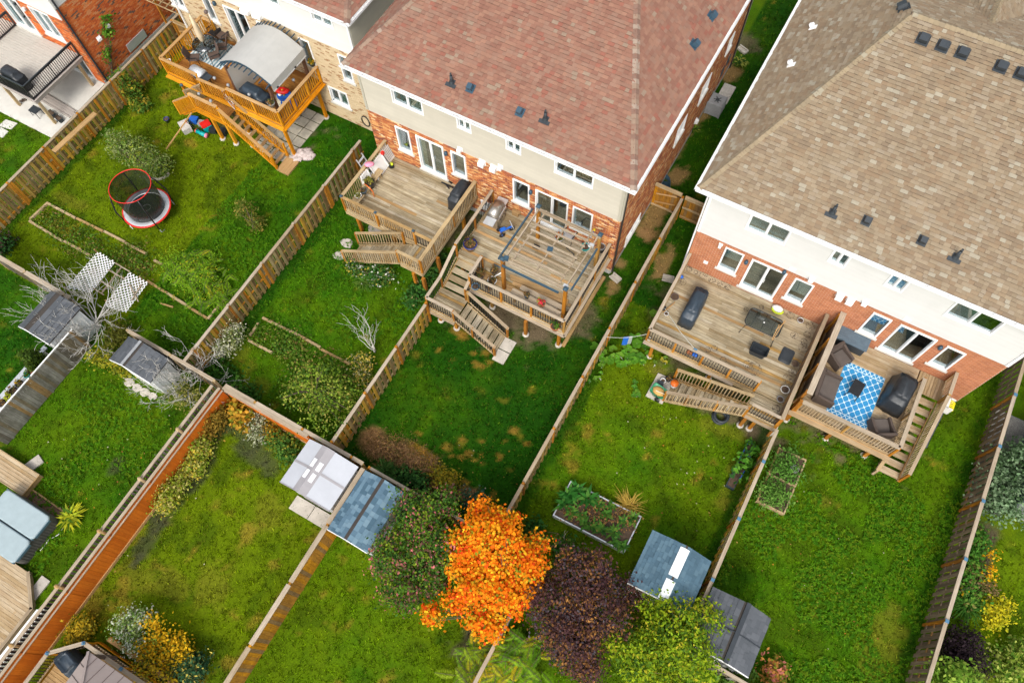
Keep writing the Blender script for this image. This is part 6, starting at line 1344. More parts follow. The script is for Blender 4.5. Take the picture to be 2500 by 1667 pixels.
t = thing("barbecue", "small barbecue with a pale metal lid at the cedar deck's front rail", "barbecue", (*(-27.50, 16.50), Z)); p = (-27.50, 16.50); M = T(*p, Z) @ RZ(-.1)
part("lid", t, "alu", lambda b: b.loft([[(x, .3 * math.cos(a) * .95, .82 + .24 * math.sin(a)) for a in [pi * k / 8 for k in range(9)]] for x in (-.36, .36)], M)); part("fire_box", t, "navy_cover", lambda b: b.box((0, 0, .72), (.74, .56, .2), M)); part("handle", t, "alu", lambda b: b.bar((-.22, -.31, .92), (.22, -.31, .92), .03, .03, M))
part("side_shelf", t, "charcoal", lambda b: b.box((.58, 0, .8), (.4, .46, .03), M)); part("side_shelf", t, "charcoal", lambda b: b.box((-.5, 0, .8), (.2, .46, .03), M))
for sx in (-.33, .33):
    for sy in (-.22, .22): beam("leg", t, "black_metal", M @ Vector((sx, sy, .65)), M @ Vector((sx * 1.1, sy, 0)), .035, .035)
# arched canopy pergola
t = thing("canopy_pergola", "arched grey canopy on brown posts standing on the cedar deck", "pergola", (-24, 17.9, Z)); px0, px1, py0, py1 = -25.3, -22.8, 16.65, 19.15; ZP = 4.65
for x in (px0, px1):
    for y in (py0, py1): box("post", t, "brown_paint", (x, y, (Z + ZP) / 2), (.13, .13, ZP - Z))
def arc(k): a = k / 12; return px0 - .25 + (px1 - px0 + .5) * a, ZP + .1 + .62 * math.sin(pi * a)
for y in (py0, py1):
    part("arched_beam", t, "slate_blue", lambda b: [b.bar((arc(k)[0], y, arc(k)[1]), (arc(k + 1)[0], y, arc(k + 1)[1]), .05, .12) for k in range(12)])
for k in range(1, 13): x, zz = arc(k - .5 if k < 12 else 11.8); beam("rafter", t, "slate_blue", (x, py0 - .35, zz + .04), (x, py1 + .35, zz + .04), .035, .05)
def cloth(b):
    for k in range(12):
        (x0, z0), (x1, z1) = arc(k), arc(k + 1); y0, y1 = py0 - .02, py1 + .02; d = .09
        for (za, zb, xa, xb) in ((z0, z1, x0, x1),): b.add([(xa, y0, za + d), (xb, y0, zb + d), (xb, y1, zb + d), (xa, y1, za + d), (xa, y0, za + d - .012), (xb, y0, zb + d - .012), (xb, y1, zb + d - .012), (xa, y1, za + d - .012)], [(0, 1, 2, 3), (7, 6, 5, 4), (0, 4, 5, 1), (2, 6, 7, 3)], sm=False)
    x1, z1 = arc(12); b.box((x1 + .02, (py0 + py1) / 2, z1 - .12), (.02, py1 - py0 + .04, .46)); b.box((x1 + .04, (py0 + py1) / 2, z1 - .34), (.06, py1 - py0 + .04, .03))
part("canopy", t, "canopy_cloth", cloth); part("side_curtain", t, "screen_cloth", lambda b: b.box((px0 + .06, (py0 + py1) / 2 - .5, Z + 1.05), (.02, 1.6, 1.9)))
for y in (16.9, 18.3): box("clip", t, "black_metal", (px1 + .3, y, ZP - .2), (.06, .1, .06))
covered_grill("black covered barbecue under the arched canopy's front edge", (-24.28, 16.77), Z, -.05, 1.5, .72, 1.15, "navy_cover")
# toys
c = (-23.14, 17.56); t = thing("toy_table", "red and blue plastic play table at the cedar deck's right rail", "toy", (*c, Z)); M = T(*c, Z) @ RZ(.4)
part("tray", t, "bright_blue", lambda b: b.lathe([(0, .42), (.34, .42), (.36, .5), (.33, .5), (.3, .45), (0, .45)], 18, M)); part("umbrella_top", t, "red_plastic", lambda b: b.lathe([(.05, .82), (.16, .9), (.34, .8), (.3, .74), (.08, .8)], 9, M, sx=1.1, sy=.7)); part("pole", t, "yellow_plastic", lambda b: b.tube([(c[0], c[1], Z + .42), (c[0], c[1], Z + .84)], .05, 8)); part("toy_ball", t, "white_plastic", lambda b: b.lathe([(0, -.09), (.07, -.06), (.1, 0), (.07, .06), (0, .09)], 12, M @ T(-.18, -.05, .56)))
for k in range(3): a = k * 2.1; part("leg", t, "bright_blue", lambda b: b.tube([M @ Vector((.25 * math.cos(a), .25 * math.sin(a), .44)), M @ Vector((.33 * math.cos(a), .33 * math.sin(a), 0))], .04, 8))
t = thing("toy_slide", "blue plastic toy strips hanging inside the cedar deck's right rail", "toy", (-22.75, 17.44, 2.70)); p = (-22.63, 17.37)
part("strip", t, "bright_blue", lambda b: [b.tube([(p[0] + .07 * i, p[1] + .12 * i, Z + .7 - .1 * i), (p[0] + .1 * i, p[1] - .06 + .12 * i, Z + .05)], .045, 8) for i in range(3)])
t = thing("doormat", "pale mat on the cedar deck beside the covered barbecue", "mat", (-23.66, 17.37, 2.50)); part("mat", t, "curtain_cream", lambda b: b.box((*(-23.66, 17.37), Z + .012), (.9, .55, .02)))
pot("pot of golden flowers on the cedar deck's far right rail", (-22.57, 19.42), 3.55, .17, .2, "charcoal", GOLDP, 3, 150, .05)
pot("grey pot with a dry plant on the cedar deck's front corner post", (-22.76, 16.39), 3.55, .17, .24, "grey_plastic", DRYP, 4, 90, .05)
pot("white pot on the cedar deck floor by its left front corner", (-29.96, 16.77), Z, .12, .2, "white_plastic", None)
GL = "solar lights on the cedar deck's rails"
for i, (p, z) in enumerate((((-26.14, 16.34), 3.55), ((-25.27, 16.30), 3.55), ((-26.55, 15.42), 3.15), ((-25.76, 15.34), 3.15), ((-22.68, 18.07), 3.55), ((-27.71, 15.47), 3.1), ((-24.01, 16.31), 3.55))):
    lab = ("solar light on the post above the landing, farthest left", "solar light on the cedar rail at the canopy's left post", "solar light on the landing's front rail, left one", "solar light on the landing's front rail, right one", "solar light midway on the cedar deck's right rail", "blue solar light on the short left stair's rail post", "solar light on the front rail before the covered barbecue")[i]
    t = thing("solar_light", lab, "lamp", (*p, z), group=GL); part("stem", t, "black_metal", lambda b: b.tube([(*p, z), (*p, z + .14)], .015, 6)); part("globe", t, "slate_blue" if i == 5 else "grey_plastic", lambda b: b.lathe([(0, .13), (.06, .15), (.085, .21), (.06, .27), (0, .29)], 10, T(*p, z)))
for p, l in (((-28.43, 19.04), "round lantern on a hook above the cedar deck's back rail"),):
    t = thing("hook_lantern", l, "lamp", (*p, 3.5)); part("hook", t, "black_metal", lambda b: b.tube([(p[0], p[1], 3.4), (p[0], p[1], 4.5)], .015, 5)); part("lantern", t, "taupe_dark", lambda b: b.lathe([(0, 0), (.1, .05), (.11, .14), (.04, .22), (0, .22)], 10, T(p[0], p[1], 4.5)))
part("gate_panel", D1, "alu", lambda b: (b.bar((-26.05, 16.32, 3.00), (-25.04, 15.96, 2.90), .03, .03), b.bar((-26.11, 16.31, 2.60), (-25.12, 15.93, 2.50), .03, .03), [b.bar(Vector((-26.05, 16.32, 3.00)).lerp(Vector((-25.04, 15.96, 2.90)), k / 8), Vector((-26.11, 16.31, 2.60)).lerp(Vector((-25.12, 15.93, 2.50)), k / 8), .012, .012) for k in range(9)]))
# below the cedar deck
c = (-27.69, 15.44); t = thing("push_mower", "teal push mower lying on the grass beside the cedar deck", "mower", (*(-27.75, 15.19), 0)); a, b_ = Vector((-28.01, 15.10, 0.18)), Vector((-27.40, 15.09, 0.18))
part("reel", t, "teal_plastic", lambda b: b.tube([a, b_], .12, 10)); part("wheel", t, "pink_plastic", lambda b: b.tube([b_, b_ + (b_ - a).normalized() * .06], .13, 14)); part("wheel", t, "red_plastic", lambda b: b.tube([a - (b_ - a).normalized() * .06, a], .12, 14)); part("handle", t, "black_metal", lambda b: (b.tube([a.lerp(b_, .3), (-28.28, 14.97, 0.90)], .018, 6), b.tube([a.lerp(b_, .7), (-28.20, 15.14, 0.90)], .018, 6), b.tube([(-28.28, 14.97, 0.90), (-28.20, 15.14, 0.90)], .018, 6)))
p = (-27.71, 15.56); t = thing("storage_can", "red lidded can on the grass under the cedar stairs", "can", (*p, 0)); part("can", t, "teal_plastic", lambda b: b.box((*p, .2), (.4, .46, .4), rz=-.45)); part("lid", t, "red_plastic", lambda b: b.box((*p, .42), (.44, .5, .06), rz=-.45))
p = (-28.72, 15.02); t = thing("storage_tote", "grey tote with red handle beside the push mower", "tote", (*p, 0)); part("tote", t, "bark_pale", lambda b: b.box((*p, .17), (.66, .46, .34), rz=-.5, taper=1.08)); part("handle", t, "red_plastic", lambda b: b.box((p[0] - .05, p[1] + .22, .34), (.2, .06, .06), rz=-.5))
for p, m, l, d in (((-28.62, 15.62), "bright_blue", "blue crate under the cedar landing", (.4, .3, .3)), ((-28.15, 15.63), "alu", "pale box beside the red can", (.3, .3, .25)), ((-27.29, 15.58), "black_cover", "black bag behind the red can under the cedar stairs", (.35, .3, .3)), ((-26.73, 15.72), "charcoal", "dark bin beside the cedar stair post", (.3, .3, .35))):
    o = part("crate", None, m, lambda b: b.box((0, 0, d[2] / 2), d, taper=1.08), T(*p, 0) @ RZ(.3)); tag(o, l, "crate")
o = part("wooden_pole", None, "cap_pale_orange", lambda b: b.bar((-28.79, 13.44, 0.03), (-27.78, 15.25, 1.55), .05, .05)); tag(o, "long pale pole leaning from the lawn against the cedar landing", "pole")
pot("blue and white pot at the end of the short left cedar stair", (-29.94, 14.93), 0, .14, .24, "cobalt_pot", None)
def heap(b):
    g = random.Random(4); n = 22; p = (-22.10, 16.51)
    for k in range(7):
        a0 = g.random() * 6; q = (p[0] + g.uniform(-.45, .45), p[1] + g.uniform(-.32, .32)); r0 = g.uniform(.22, .36)
        b.loft([[(q[0] + r_ * r0 * (1 + .25 * math.sin(j * 1.9 + k)) * math.cos(2 * pi * j / 14), q[1] + r_ * r0 * (1 + .3 * math.sin(j * 2.7 + k)) * math.sin(2 * pi * j / 14), z + .02 * math.sin(j * 2 + k)) for j in range(14)] for r_, z in ((1, .01), (.95, .06 + k * .006), (.6, .12 + k * .01), (.25, .09 + k * .01))])
tag(part("blanket", None, "blanket", heap), "crumpled grey-pink blanket lying on grass by the cedar stair foot", "blanket")
t = thing("shepherd_hook", "black hook lamp with an orange tip below the basement window", "lamp", (*(-22.02, 19.58), 0)); p = (-22.02, 19.58); part("stem", t, "black_metal", lambda b: b.tube([(*p, 0), (p[0], p[1], 1.0), (p[0] - .05, p[1], 1.25)], .018, 6)); part("lamp", t, "slate_blue", lambda b: b.lathe([(0, 0), (.09, .03), (.08, .1), (0, .12)], 10, T(p[0] - .06, p[1], 1.25))); part("tip", t, "orange_plastic", lambda b: b.tube([(*p, .35), (*p, .47)], .03, 6))
t = thing("hose_reel", "black garden hose coiled on the tan wall's corner bracket", "hose", (*(-20.28, 19.54), 0)); p = (-20.14, 19.55)
part("bracket", t, "alu", lambda b: b.box((p[0], p[1] + .1, .95), (.3, .12, .3))); part("hose", t, "black_metal", lambda b: [b.tube([(p[0] + .24 * math.cos(2 * pi * k / 16), p[1] - .02 * i, .75 + .36 * math.sin(2 * pi * k / 16)) for k in range(17)], .03, 6, cap=False) for i in range(3)])

# deck of the middle house's left home
Z = 1.62
covered_grill("black covered barbecue against the deck's right rail, left home", (-12.86, 17.07), Z, pi / 2 - .0, 1.35, .6, 1.1, "black_cover")
t = thing("bench", "weathered bench with pots along the left deck's left rail", "bench", (-17.0, 14.9, Z)); [beam("seat_board", t, "rail_grey", (-17.2 + k * .14, 14.25, Z + .42), (-17.2 + k * .14, 16.6, Z + .42), .13, .035) for k in range(3)]; [box("leg", t, "rail_grey", (-17.06, y, Z + .2), (.3, .06, .4)) for y in (14.4, 15.4, 16.4)]
pot("white pot with a mossy plant on the bench's front end", (-17.00, 14.71), Z + .44, .15, .22, "white_plastic", [(1, (.25, .24, .06)), (1, (.14, .17, .04))], 7, 80, .04)
pot("blue-grey pot on the bench behind the white pot", (-16.94, 15.06), Z + .44, .15, .22, "slate_blue", DRYP, 8, 50, .04)
pot("big black tub with a yellow-green plant beside the step ladder", (-17.00, 15.65), Z + .2, .22, .35, "black_metal", [(1, (.3, .27, .05)), (1, (.2, .2, .04))], 9, 120, .06)
def leaning(name, label, mat, c, d, ang, z, cat, holes=False):
    t = thing(name, label, cat, (*c, z)); M = T(*c, z) @ RY(-ang)
    part("panel", t, mat, lambda b: b.box((0, 0, d[1] / 2), (d[2], d[0], d[1]), M)); part("rim", t, mat, lambda b: (b.box((.02, 0, d[1]), (d[2] + .03, d[0] + .02, .04), M), b.box((.02, -d[0] / 2, d[1] / 2), (d[2] + .03, .04, d[1]), M), b.box((.02, d[0] / 2, d[1] / 2), (d[2] + .03, .04, d[1]), M)))
    if holes: part("holes", t, "grey_plastic", lambda b: [b.box((d[2] / 2 + .004, -d[0] / 2 + .12 + i * .09, .15 + j * .11), (.006, .04, .06), M) for i in range(int(d[0] / .09) - 1) for j in range(int(d[1] / .11) - 1)])
    return t
leaning("plastic_gate", "pale plastic crate panel with slots leaning by the left window", "pale_plastic", (-17.10, 17.69), (.75, .95, .05), .35, Z, "panel", True)
leaning("folding_table", "white folded plastic table leaning on the left deck rail", "white_plastic", (-17.05, 16.71), (.95, .85, .06), .35, Z, "table")
leaning("board", "dark panel leaning between step ladder and folded table", "charcoal", (-17.05, 16.39), (.35, 1.0, .05), .45, Z, "panel")
leaning("bin", "white plastic bin leaning behind the step ladder", "white_plastic", (-17.29, 15.76), (.5, .6, .2), .2, Z + .3, "bin")
t = thing("step_ladder", "pale metal step ladder leaning on the left deck's rail", "ladder", (-17.25, 16.27, 1.62)); M = T(*(-17.08, 16.14), Z) @ RY(-.42)
for y in (-.22, .22): part("rail", t, "alu", lambda b: b.box((0, y, .8), (.05, .04, 1.6), M))
for k in range(5): part("step", t, "alu", lambda b: b.box((0, 0, .2 + k * .3), (.12, .42, .03), M))
o = part("bag", None, "pink_plastic", lambda b: b.loft([[(.24 * r_ * math.cos(2 * pi * k / 10), .15 * r_ * math.sin(2 * pi * k / 10), z) for k in range(10)] for r_, z in ((.7, 0), (1, .05), (.9, .13), (.3, .17))], T(*(-17.22, 16.16), 2.72) @ RZ(.7))); tag(o, "pink bag on the left deck's rail above the step ladder", "bag")
t = thing("string_trimmer", "string trimmer with lime yellow head leaning by the left window", "trimmer", (-17.02, 17.31, 1.62)); part("shaft", t, "black_metal", lambda b: b.tube([(-16.86, 17.21, 1.70), (-16.94, 16.94, 2.75)], .018, 6)); part("guard", t, "black_metal", lambda b: b.disc((-16.86, 17.19, 1.68), .16, .12, 10)); part("head", t, "lime", lambda b: b.lathe([(0, 0), (.08, .02), (.08, .12), (0, .14)], 10, T(*(-16.88, 17.26, 1.72)))); part("motor", t, "red_plastic", lambda b: b.box((-17.04, 17.02, 2.78), (.14, .14, .16)))
t = thing("hoop", "orange and grey arched tube standing by the bench", "hoop", (-16.99, 15.59, 1.62)); part("tube", t, "orange_plastic", lambda b: b.tube([(-17.08, 15.38, 2.30), (-16.72, 15.28, 2.35), (-16.60, 15.30, 2.10), (-16.63, 15.32, 1.65)], .025, 6))
o = part("tool", None, "black_metal", lambda b: (b.bar((-14.24, 17.57, 1.66), (-13.49, 17.57, 1.66), .06, .05), b.bar((-13.98, 17.56, 1.66), (-13.71, 17.42, 1.66), .05, .05), b.bar((-14.02, 17.84, 1.66), (-13.76, 17.76, 1.66), .1, .06))); tag(o, "dark tool lying by the left deck's right window", "tool")

# pergola deck
PC = [(-8.68, 17.02), (-5.69, 17.00), (-5.77, 13.97), (-8.75, 13.98)]
t = thing("pergola", "weathered slatted pergola with dark blue side beams on the middle deck", "pergola", (-8, 15.3, Z)); ZT = 4.05; FR = [Vector((*p, ZT)) for p in PC]
for p in PC:
    po = box("post", t, "post_wood", (*p, (Z + ZT + .1) / 2), (.14, .14, ZT + .1 - Z)); part("post_cap", po, "slate_blue", lambda b: (b.box((*p, ZT + .13), (.2, .2, .06)), b.box((*p, ZT + .19), (.18, .18, .07), taper=.4)))
def lerp4(u, v): return FR[0].lerp(FR[1], u).lerp(FR[3].lerp(FR[2], u), v)
for v in (.02, .98): beam("beam", t, "cap_grey", lerp4(-.02, v), lerp4(1.02, v), .05, .16)
for u in (.02, .98): beam("beam", t, "cap_grey", lerp4(u, -.02) + Vector((0, 0, .03)), lerp4(u, 1.02) + Vector((0, 0, .03)), .05, .14)
for u in (.13, .5, .87): beam("purlin", t, "cap_grey", lerp4(u, .0) + Vector((0, 0, .03)), lerp4(u, 1.0) + Vector((0, 0, .03)), .06, .08)
for k in range(9): v = .06 + .88 * k / 8; beam("slat", t, "cap_grey", lerp4(.1, v) + Vector((0, 0, .10)), lerp4(.9, v) + Vector((0, 0, .10)), .065, .09)
beam("tie_beam", t, "slate_blue", lerp4(-.07, .05) + Vector((0, 0, -.05)), lerp4(-.07, 1.0) + Vector((0, 0, -.05)), .06, .12); beam("tie_beam", t, "slate_blue", lerp4(.03, 1.07) + Vector((0, 0, -.05)), lerp4(.93, 1.07) + Vector((0, 0, -.05)), .06, .12); beam("tie_beam", t, "slate_blue", lerp4(1.06, .2) + Vector((0, 0, -.05)), lerp4(1.06, .95) + Vector((0, 0, -.05)), .06, .12)
box("plate", t, "slate_blue", lerp4(.5, .55) + Vector((0, 0, .14)), (.24, .2, .05), rz=.3); box("plate", t, "slate_blue", lerp4(.04, .97) + Vector((0, 0, .12)), (.2, .2, .12), rz=.3)
for v in (.2, .95): box("plate", t, "alu", lerp4(.97, v) + Vector((0, 0, .09)), (.2, .14, .03))
# steel barbecue
c = (-10.81, 16.91); t = thing("barbecue", "large stainless steel barbecue with open side shelf on the pergola deck", "barbecue", (*c, Z)); M = T(*c, Z) @ RZ(pi / 2 + .05)
part("cabinet", t, "steel", lambda b: (b.box((0, 0, .42), (.8, .52, .76), M), b.box((0, -.3, .78), (.8, .1, .14), M))); part("hood", t, "steel", lambda b: b.loft([[(x, .28 * math.cos(a), .86 + .34 * math.sin(a)) for a in [pi * k / 8 for k in range(9)]] for x in (-.4, .4)], M)); part("handle", t, "alu", lambda b: b.bar((-.34, -.34, 1.0), (.34, -.34, 1.0), .03, .03, M))
part("side_shelf", t, "alu", lambda b: b.box((-.62, 0, .84), (.42, .5, .05), M)); part("side_shelf", t, "alu", lambda b: b.box((.6, 0, .84), (.38, .5, .05), M)); part("knob", t, "black_metal", lambda b: [b.lathe([(0, 0), (.03, 0), (.03, .03), (0, .03)], 8, M @ T(-.28 + k * .18, -.36, .78) @ RX(pi / 2)) for k in range(4)]); part("door_split", t, "charcoal", lambda b: b.box((0, -.262, .38), (.012, .01, .64), M))
# blue tricycle
c = (-10.14, 16.60); t = thing("toy_bike", "small blue toy bike lying on the pergola deck", "toy", (*c, Z)); M = T(*c, Z) @ RZ(.9)
for x, y in ((.3, 0), (-.25, .17), (-.25, -.17)): part("wheel", t, "black_metal", lambda b: b.lathe([(.08, -.03), (.14, -.03), (.14, .03), (.08, .03)], 14, M @ T(x, y, .14) @ RX(pi / 2)))
part("frame", t, "bright_blue", lambda b: (b.bar((.3, 0, .3), (-.25, 0, .2), .06, .08, M), b.bar((-.25, -.2, .16), (-.25, .2, .16), .04, .04, M), b.box((-.12, 0, .32), (.24, .18, .05), M))); part("handlebar", t, "alu", lambda b: (b.bar((.3, -.24, .46), (.3, .24, .46), .03, .03, M), b.bar((.3, 0, .14), (.3, 0, .46), .04, .04, M)))
pot("big cobalt blue pot with dry stems by the pergola deck's left rail", (-11.13, 15.06), Z, .3, .42, "cobalt_pot", DRYP, 11, 160, .05)
for i, (p, m, pl, r, z, l) in enumerate((((-9.37, 13.99), "white_plastic", DRYP, .2, Z, "white bowl planter behind the pergola deck's front rail"), ((-9.54, 14.46), "bark", DRYP, .17, Z, "brown pot behind the white bowl planter"), ((-9.97, 13.99), "taupe_dark", DRYP, .2, Z, "dry spreading plant in a dark pot at the stair head"), ((-9.87, 13.36), "blue_cap", None, .17, Z, "blue bowl by the pergola deck's front rail"), ((-9.33, 13.69), "taupe_dark", DRYP, .19, Z, "dark pot of withered stems below the white bowl planter"), ((-7.44, 13.71), "slate_blue", DRYP, .12, Z + .75, "small pot of sprigs on the pergola deck's bench table"), ((-6.70, 13.68), "terracotta", [(2, (.62, .05, .07)), (1, (.3, .3, .05))], .16, Z + .75, "terracotta bowl with red fruit on the bench table"), ((-5.81, 13.30), "terracotta", GREEN, .2, Z, "terracotta pot at the pergola deck's front right corner"), ((-5.61, 14.03), "taupe_dark", DRYP, .17, Z, "dark pot behind the pergola's right front post"), ((-7.71, 17.29), "alu", [(3, (.5, .16, .03)), (2, (.08, .16, .03))], .2, Z + .2, "pot with orange flowers at the wall under the pergola"), ((-5.79, 17.65), "grey_plastic", None, .18, Z + .4, "upper grey pot in the stack by the deck's back corner"), ((-6.50, 17.56), "teal_plastic", None, .2, Z, "teal basin on the pergola deck near the wall"))): pot(l, p, z, r, .2 if "bowl" in l or "basin" in l else .26, m, pl, 20 + i, 90 if i != 2 else 200, .05 if i != 2 else .07)
t = thing("long_bench", "pale bench and table along the pergola deck's front rail", "bench", (-7, 13.9, Z)); a, b_ = Vector((-8.20, 13.61, 2.30)), Vector((-5.81, 13.58, 2.30)); a.z = b_.z = Z + .72
dn = Vector((0, 1, 0))
for k in range(2): beam("table_board", t, "cap_grey", a + dn * (.16 * k), b_ + dn * (.16 * k), .15, .04)
for f in (.08, .92): p = a.lerp(b_, f); box("leg", t, "rail_grey", (p.x, p.y + .08, Z + .36), (.08, .3, .7))
beam("seat_board", t, "cap_grey", a + dn * .55 + Vector((.2, 0, -.25)), b_ + dn * .55 + Vector((0, 0, -.25)), .24, .04); [box("leg", t, "rail_grey", (a.lerp(b_, f).x, a.y + .55 + (b_.y - a.y) * f, Z + .22), (.06, .2, .44)) for f in (.2, .9)]
t = thing("new_planks", "orange new planks stacked behind the pergola deck's bench", "planks", (-7.5, 14.3, Z))
pa_, pb_ = Vector((-8.63, 14.46, 1.75)), Vector((-5.99, 14.71, 1.75))
for i in range(5): o = Vector((rng.uniform(-.25, .3), (i % 3) * .15 - .1, Z + .04 + (i // 3) * .04 - 1.75)); beam("plank", t, "cap_pale_orange" if i % 2 else "cedar_tread", pa_ + o, pb_ + o, .14, .038)
for p, rz, l in (((-7.36, 17.62), 3.0, "pale framed chair at the wall under the pergola"),): chair_metal(l, p, Z, rz, None, "alu")
t = thing("chair_parts", "dark bent arm frame lying on the pergola deck floor", "frame", (-7.16, 17.19, 1.62)); part("tube", t, "black_metal", lambda b: b.tube([(-7.40, 17.31, 1.70), (-7.12, 16.95, 2.00), (-6.81, 16.92, 1.90), (-6.59, 16.80, 1.66)], .025, 6)); part("foot", t, "black_metal", lambda b: b.box((-8.51, 16.56, 1.66), (.3, .2, .06)))
t = thing("white_bucket", "white bucket by the pergola's back right post", "bucket", (-6.38, 17.96, 1.62)); p = (-6.31, 17.76); part("bucket", t, "white_plastic", lambda b: b.lathe([(0, 0), (.13, 0), (.16, .3), (.14, .3), (.12, .03), (0, .03)], 14, T(*p, Z)))
t = thing("broom", "blue broom leaning on the mottled brick wall under the pergola", "broom", (-6.56, 17.93, 1.62)); part("handle", t, "bright_blue", lambda b: b.tube([(-6.53, 17.89, 1.65), (-6.25, 17.75, 3.1)], .018, 6)); part("head", t, "yellow_plastic", lambda b: b.box((-6.25, 17.74, 3.12), (.08, .05, .14)))
t = thing("dark_bin", "dark pot stack by the deck's back right corner post", "bin", (-5.77, 17.95, 1.62)); part("bin", t, "charcoal", lambda b: b.lathe([(0, 0), (.18, 0), (.22, .4), (.2, .4), (.16, .05)], 14, T(*(-5.83, 17.86), Z)))
o = part("cardboard_box", None, "orange_plastic", lambda b: (b.box((*(-10.20, 17.70), Z + .1), (.32, .24, .2)), b.box((*(-10.19, 17.69), Z + .23), (.4, .16, .06), rz=.2))); tag(o, "orange box with grey tools by the wall at the steel barbecue", "box"); o.data.materials[0] = MATS["cedar_tread"]
t = thing("umbrella_arm", "dark parasol arm sticking out beside the pergola's left front post", "pole", (-9.70, 14.82, 1.62)); part("arm", t, "slate_blue", lambda b: b.tube([(-9.55, 14.51, 2.30), (-9.06, 14.35, 2.60)], .03, 6)); part("stem", t, "white_plastic", lambda b: b.tube([(-9.28, 14.07, 2.10), (-8.95, 14.25, 2.50)], .025, 6))

# worn deck of the right house
Z = 1.28
covered_grill("dark covered barbecue standing alone on the worn deck", (-0.92, 17.08), Z, pi / 2 + .0, 1.75, .66, 1.1, "navy_cover")
def oval_table():
    q = [(1.23, 17.27), (1.23, 18.17), (2.79, 18.22), (2.86, 17.23)]; c = sum((Vector((*p, 0)) for p in q), Vector()) / 4; t = thing("glass_table", "rectangular dark glass table on thin black legs on the worn deck", "table", (c.x, c.y, Z)); M = T(c.x, c.y, Z)
    o_ = rr(-.76, .76, -.46, .46, .2)
    part("table_top", t, "table_glass", lambda b: b.prism(o_, .71, .722, M)); part("rim", t, "black_metal", lambda b: b.tube([M @ Vector((x, y, .715)) for x, y in o_ + o_[:1]], .022, 6, cap=False)); part("cross_bar", t, "black_metal", lambda b: [b.tube([M @ Vector((x, -.45, .69)), M @ Vector((x * .9, 0, .67)), M @ Vector((x, .45, .69))], .016, 5) for x in (-.45, 0, .45)])
    for sx in (-1, 1):
        for sy in (-1, 1): part("leg", t, "black_metal", lambda b: b.tube([M @ Vector((sx * .5, sy * .3, .68)), M @ Vector((sx * .66, sy * .42, .5)), M @ Vector((sx * .74, sy * .56, 0))], .02, 6))
    part("hub", t, "white_plastic", lambda b: b.lathe([(0, .725), (.035, .725), (.035, .74), (0, .74)], 10, M)); return t
oval_table()
t = thing("folded_legs", "orange brown wooden legs lying across the glass table's right end", "stand", (2.71, 17.73, 2.00)); [part("leg", t, "cap_pale_orange", lambda b: b.bar(a, b_, .03, .03)) for a, b_ in (((2.65, 17.08, 2.03), (2.77, 18.24, 2.07)), ((2.60, 17.58, 2.06), (2.82, 18.18, 2.06)), ((2.61, 17.11, 2.04), (2.63, 17.90, 2.05)))]
def tote():
    c = (2.35, 16.62); t = thing("open_tote", "open black plastic tote on the worn deck", "tote", (*c, Z)); M = T(*c, Z) @ RZ(.02); w, d, h = .74, .46, .42
    part("tote", t, "charcoal", lambda b: b.loft([[(x, y, z) for x, y in rr(-w / 2 * s, w / 2 * s, -d / 2 * s, d / 2 * s, .07)] for s, z in ((.84, 0), (1, h), (1.06, h), (1.06, h - .03), (1.06, h), (.96, h), (.8, .03))], M, smooth=False)); return t
tote()
t = part("tote_lid", None, "charcoal", lambda b: b.loft([[(x, y, z) for x, y in rr(-.37 + q, .37 - q, -.27 + q, .27 - q, .1)] for q, z in ((0, 0), (0, .04), (.03, .055), (.06, .045), (.09, .06))], T(*(3.51, 17.09), Z) @ RZ(1.55), smooth=False)); tag(t, "black tote lid lying flat beside the open tote", "lid")
t = thing("bag", "white and lime bag slumped by the right house wall", "bag", (2.35, 19.05, 1.28)); part("bag", t, "white_plastic", lambda b: b.loft([[(.27 * r_ * math.cos(2 * pi * k / 12), .17 * r_ * math.sin(2 * pi * k / 12), z) for k in range(12)] for r_, z in ((.9, .02), (1, .1), (.7, .2), (.2, .26))], T(*(2.34, 19.04), Z))); part("base", t, "lime", lambda b: b.lathe([(0, 0), (.26, 0), (.28, .12), (.2, .12)], 12, T(*(2.37, 18.95), Z), sy=.6))
for i, (p, r, m, l) in enumerate((((3.43, 18.95), .13, "alu", "small grey tin pot by the worn deck's wall corner"), ((4.00, 15.55), .18, "pale_plastic", "white rimmed tin pot near the worn deck's stair head"), ((3.98, 15.04), .14, "grey_plastic", "small dark tin pot near the dark privacy boards"), ((-1.89, 17.39), .17, "taupe_dark", "low dark dish on the worn deck's left edge"), ((3.96, 16.88), .15, "bark", "brown ring saucer by the dark privacy boards"), ((-1.87, 16.43), .1, "white_plastic", "white cup at the worn deck's left rail"), ((-2.02, 14.94), .08, "white_plastic", "white ball at the worn deck's front left corner"))): pot(l, p, Z, r, .12 if i else .14, m, None, name="dish" if i > 2 else "tin_pot")
for p, m, l in (((0.03, 15.23), "bright_blue", "blue cloth lying behind the worn deck's front balusters"), ((-0.24, 15.23), "terracotta", "orange cloth beside the blue cloth on the worn deck"), ((-2.10, 18.52), "bright_blue", "blue cup on the worn deck's left rail")):
    o = part("cloth", None, m, lambda b: b.loft([[(.15 * r_ * (1 + .2 * math.sin(k * 2.2)) * math.cos(2 * pi * k / 10), .1 * r_ * math.sin(2 * pi * k / 10), z) for k in range(10)] for r_, z in ((1, 0), (.9, .06), (.4, .09))], T(*p, Z))); tag(o, l, "cloth")
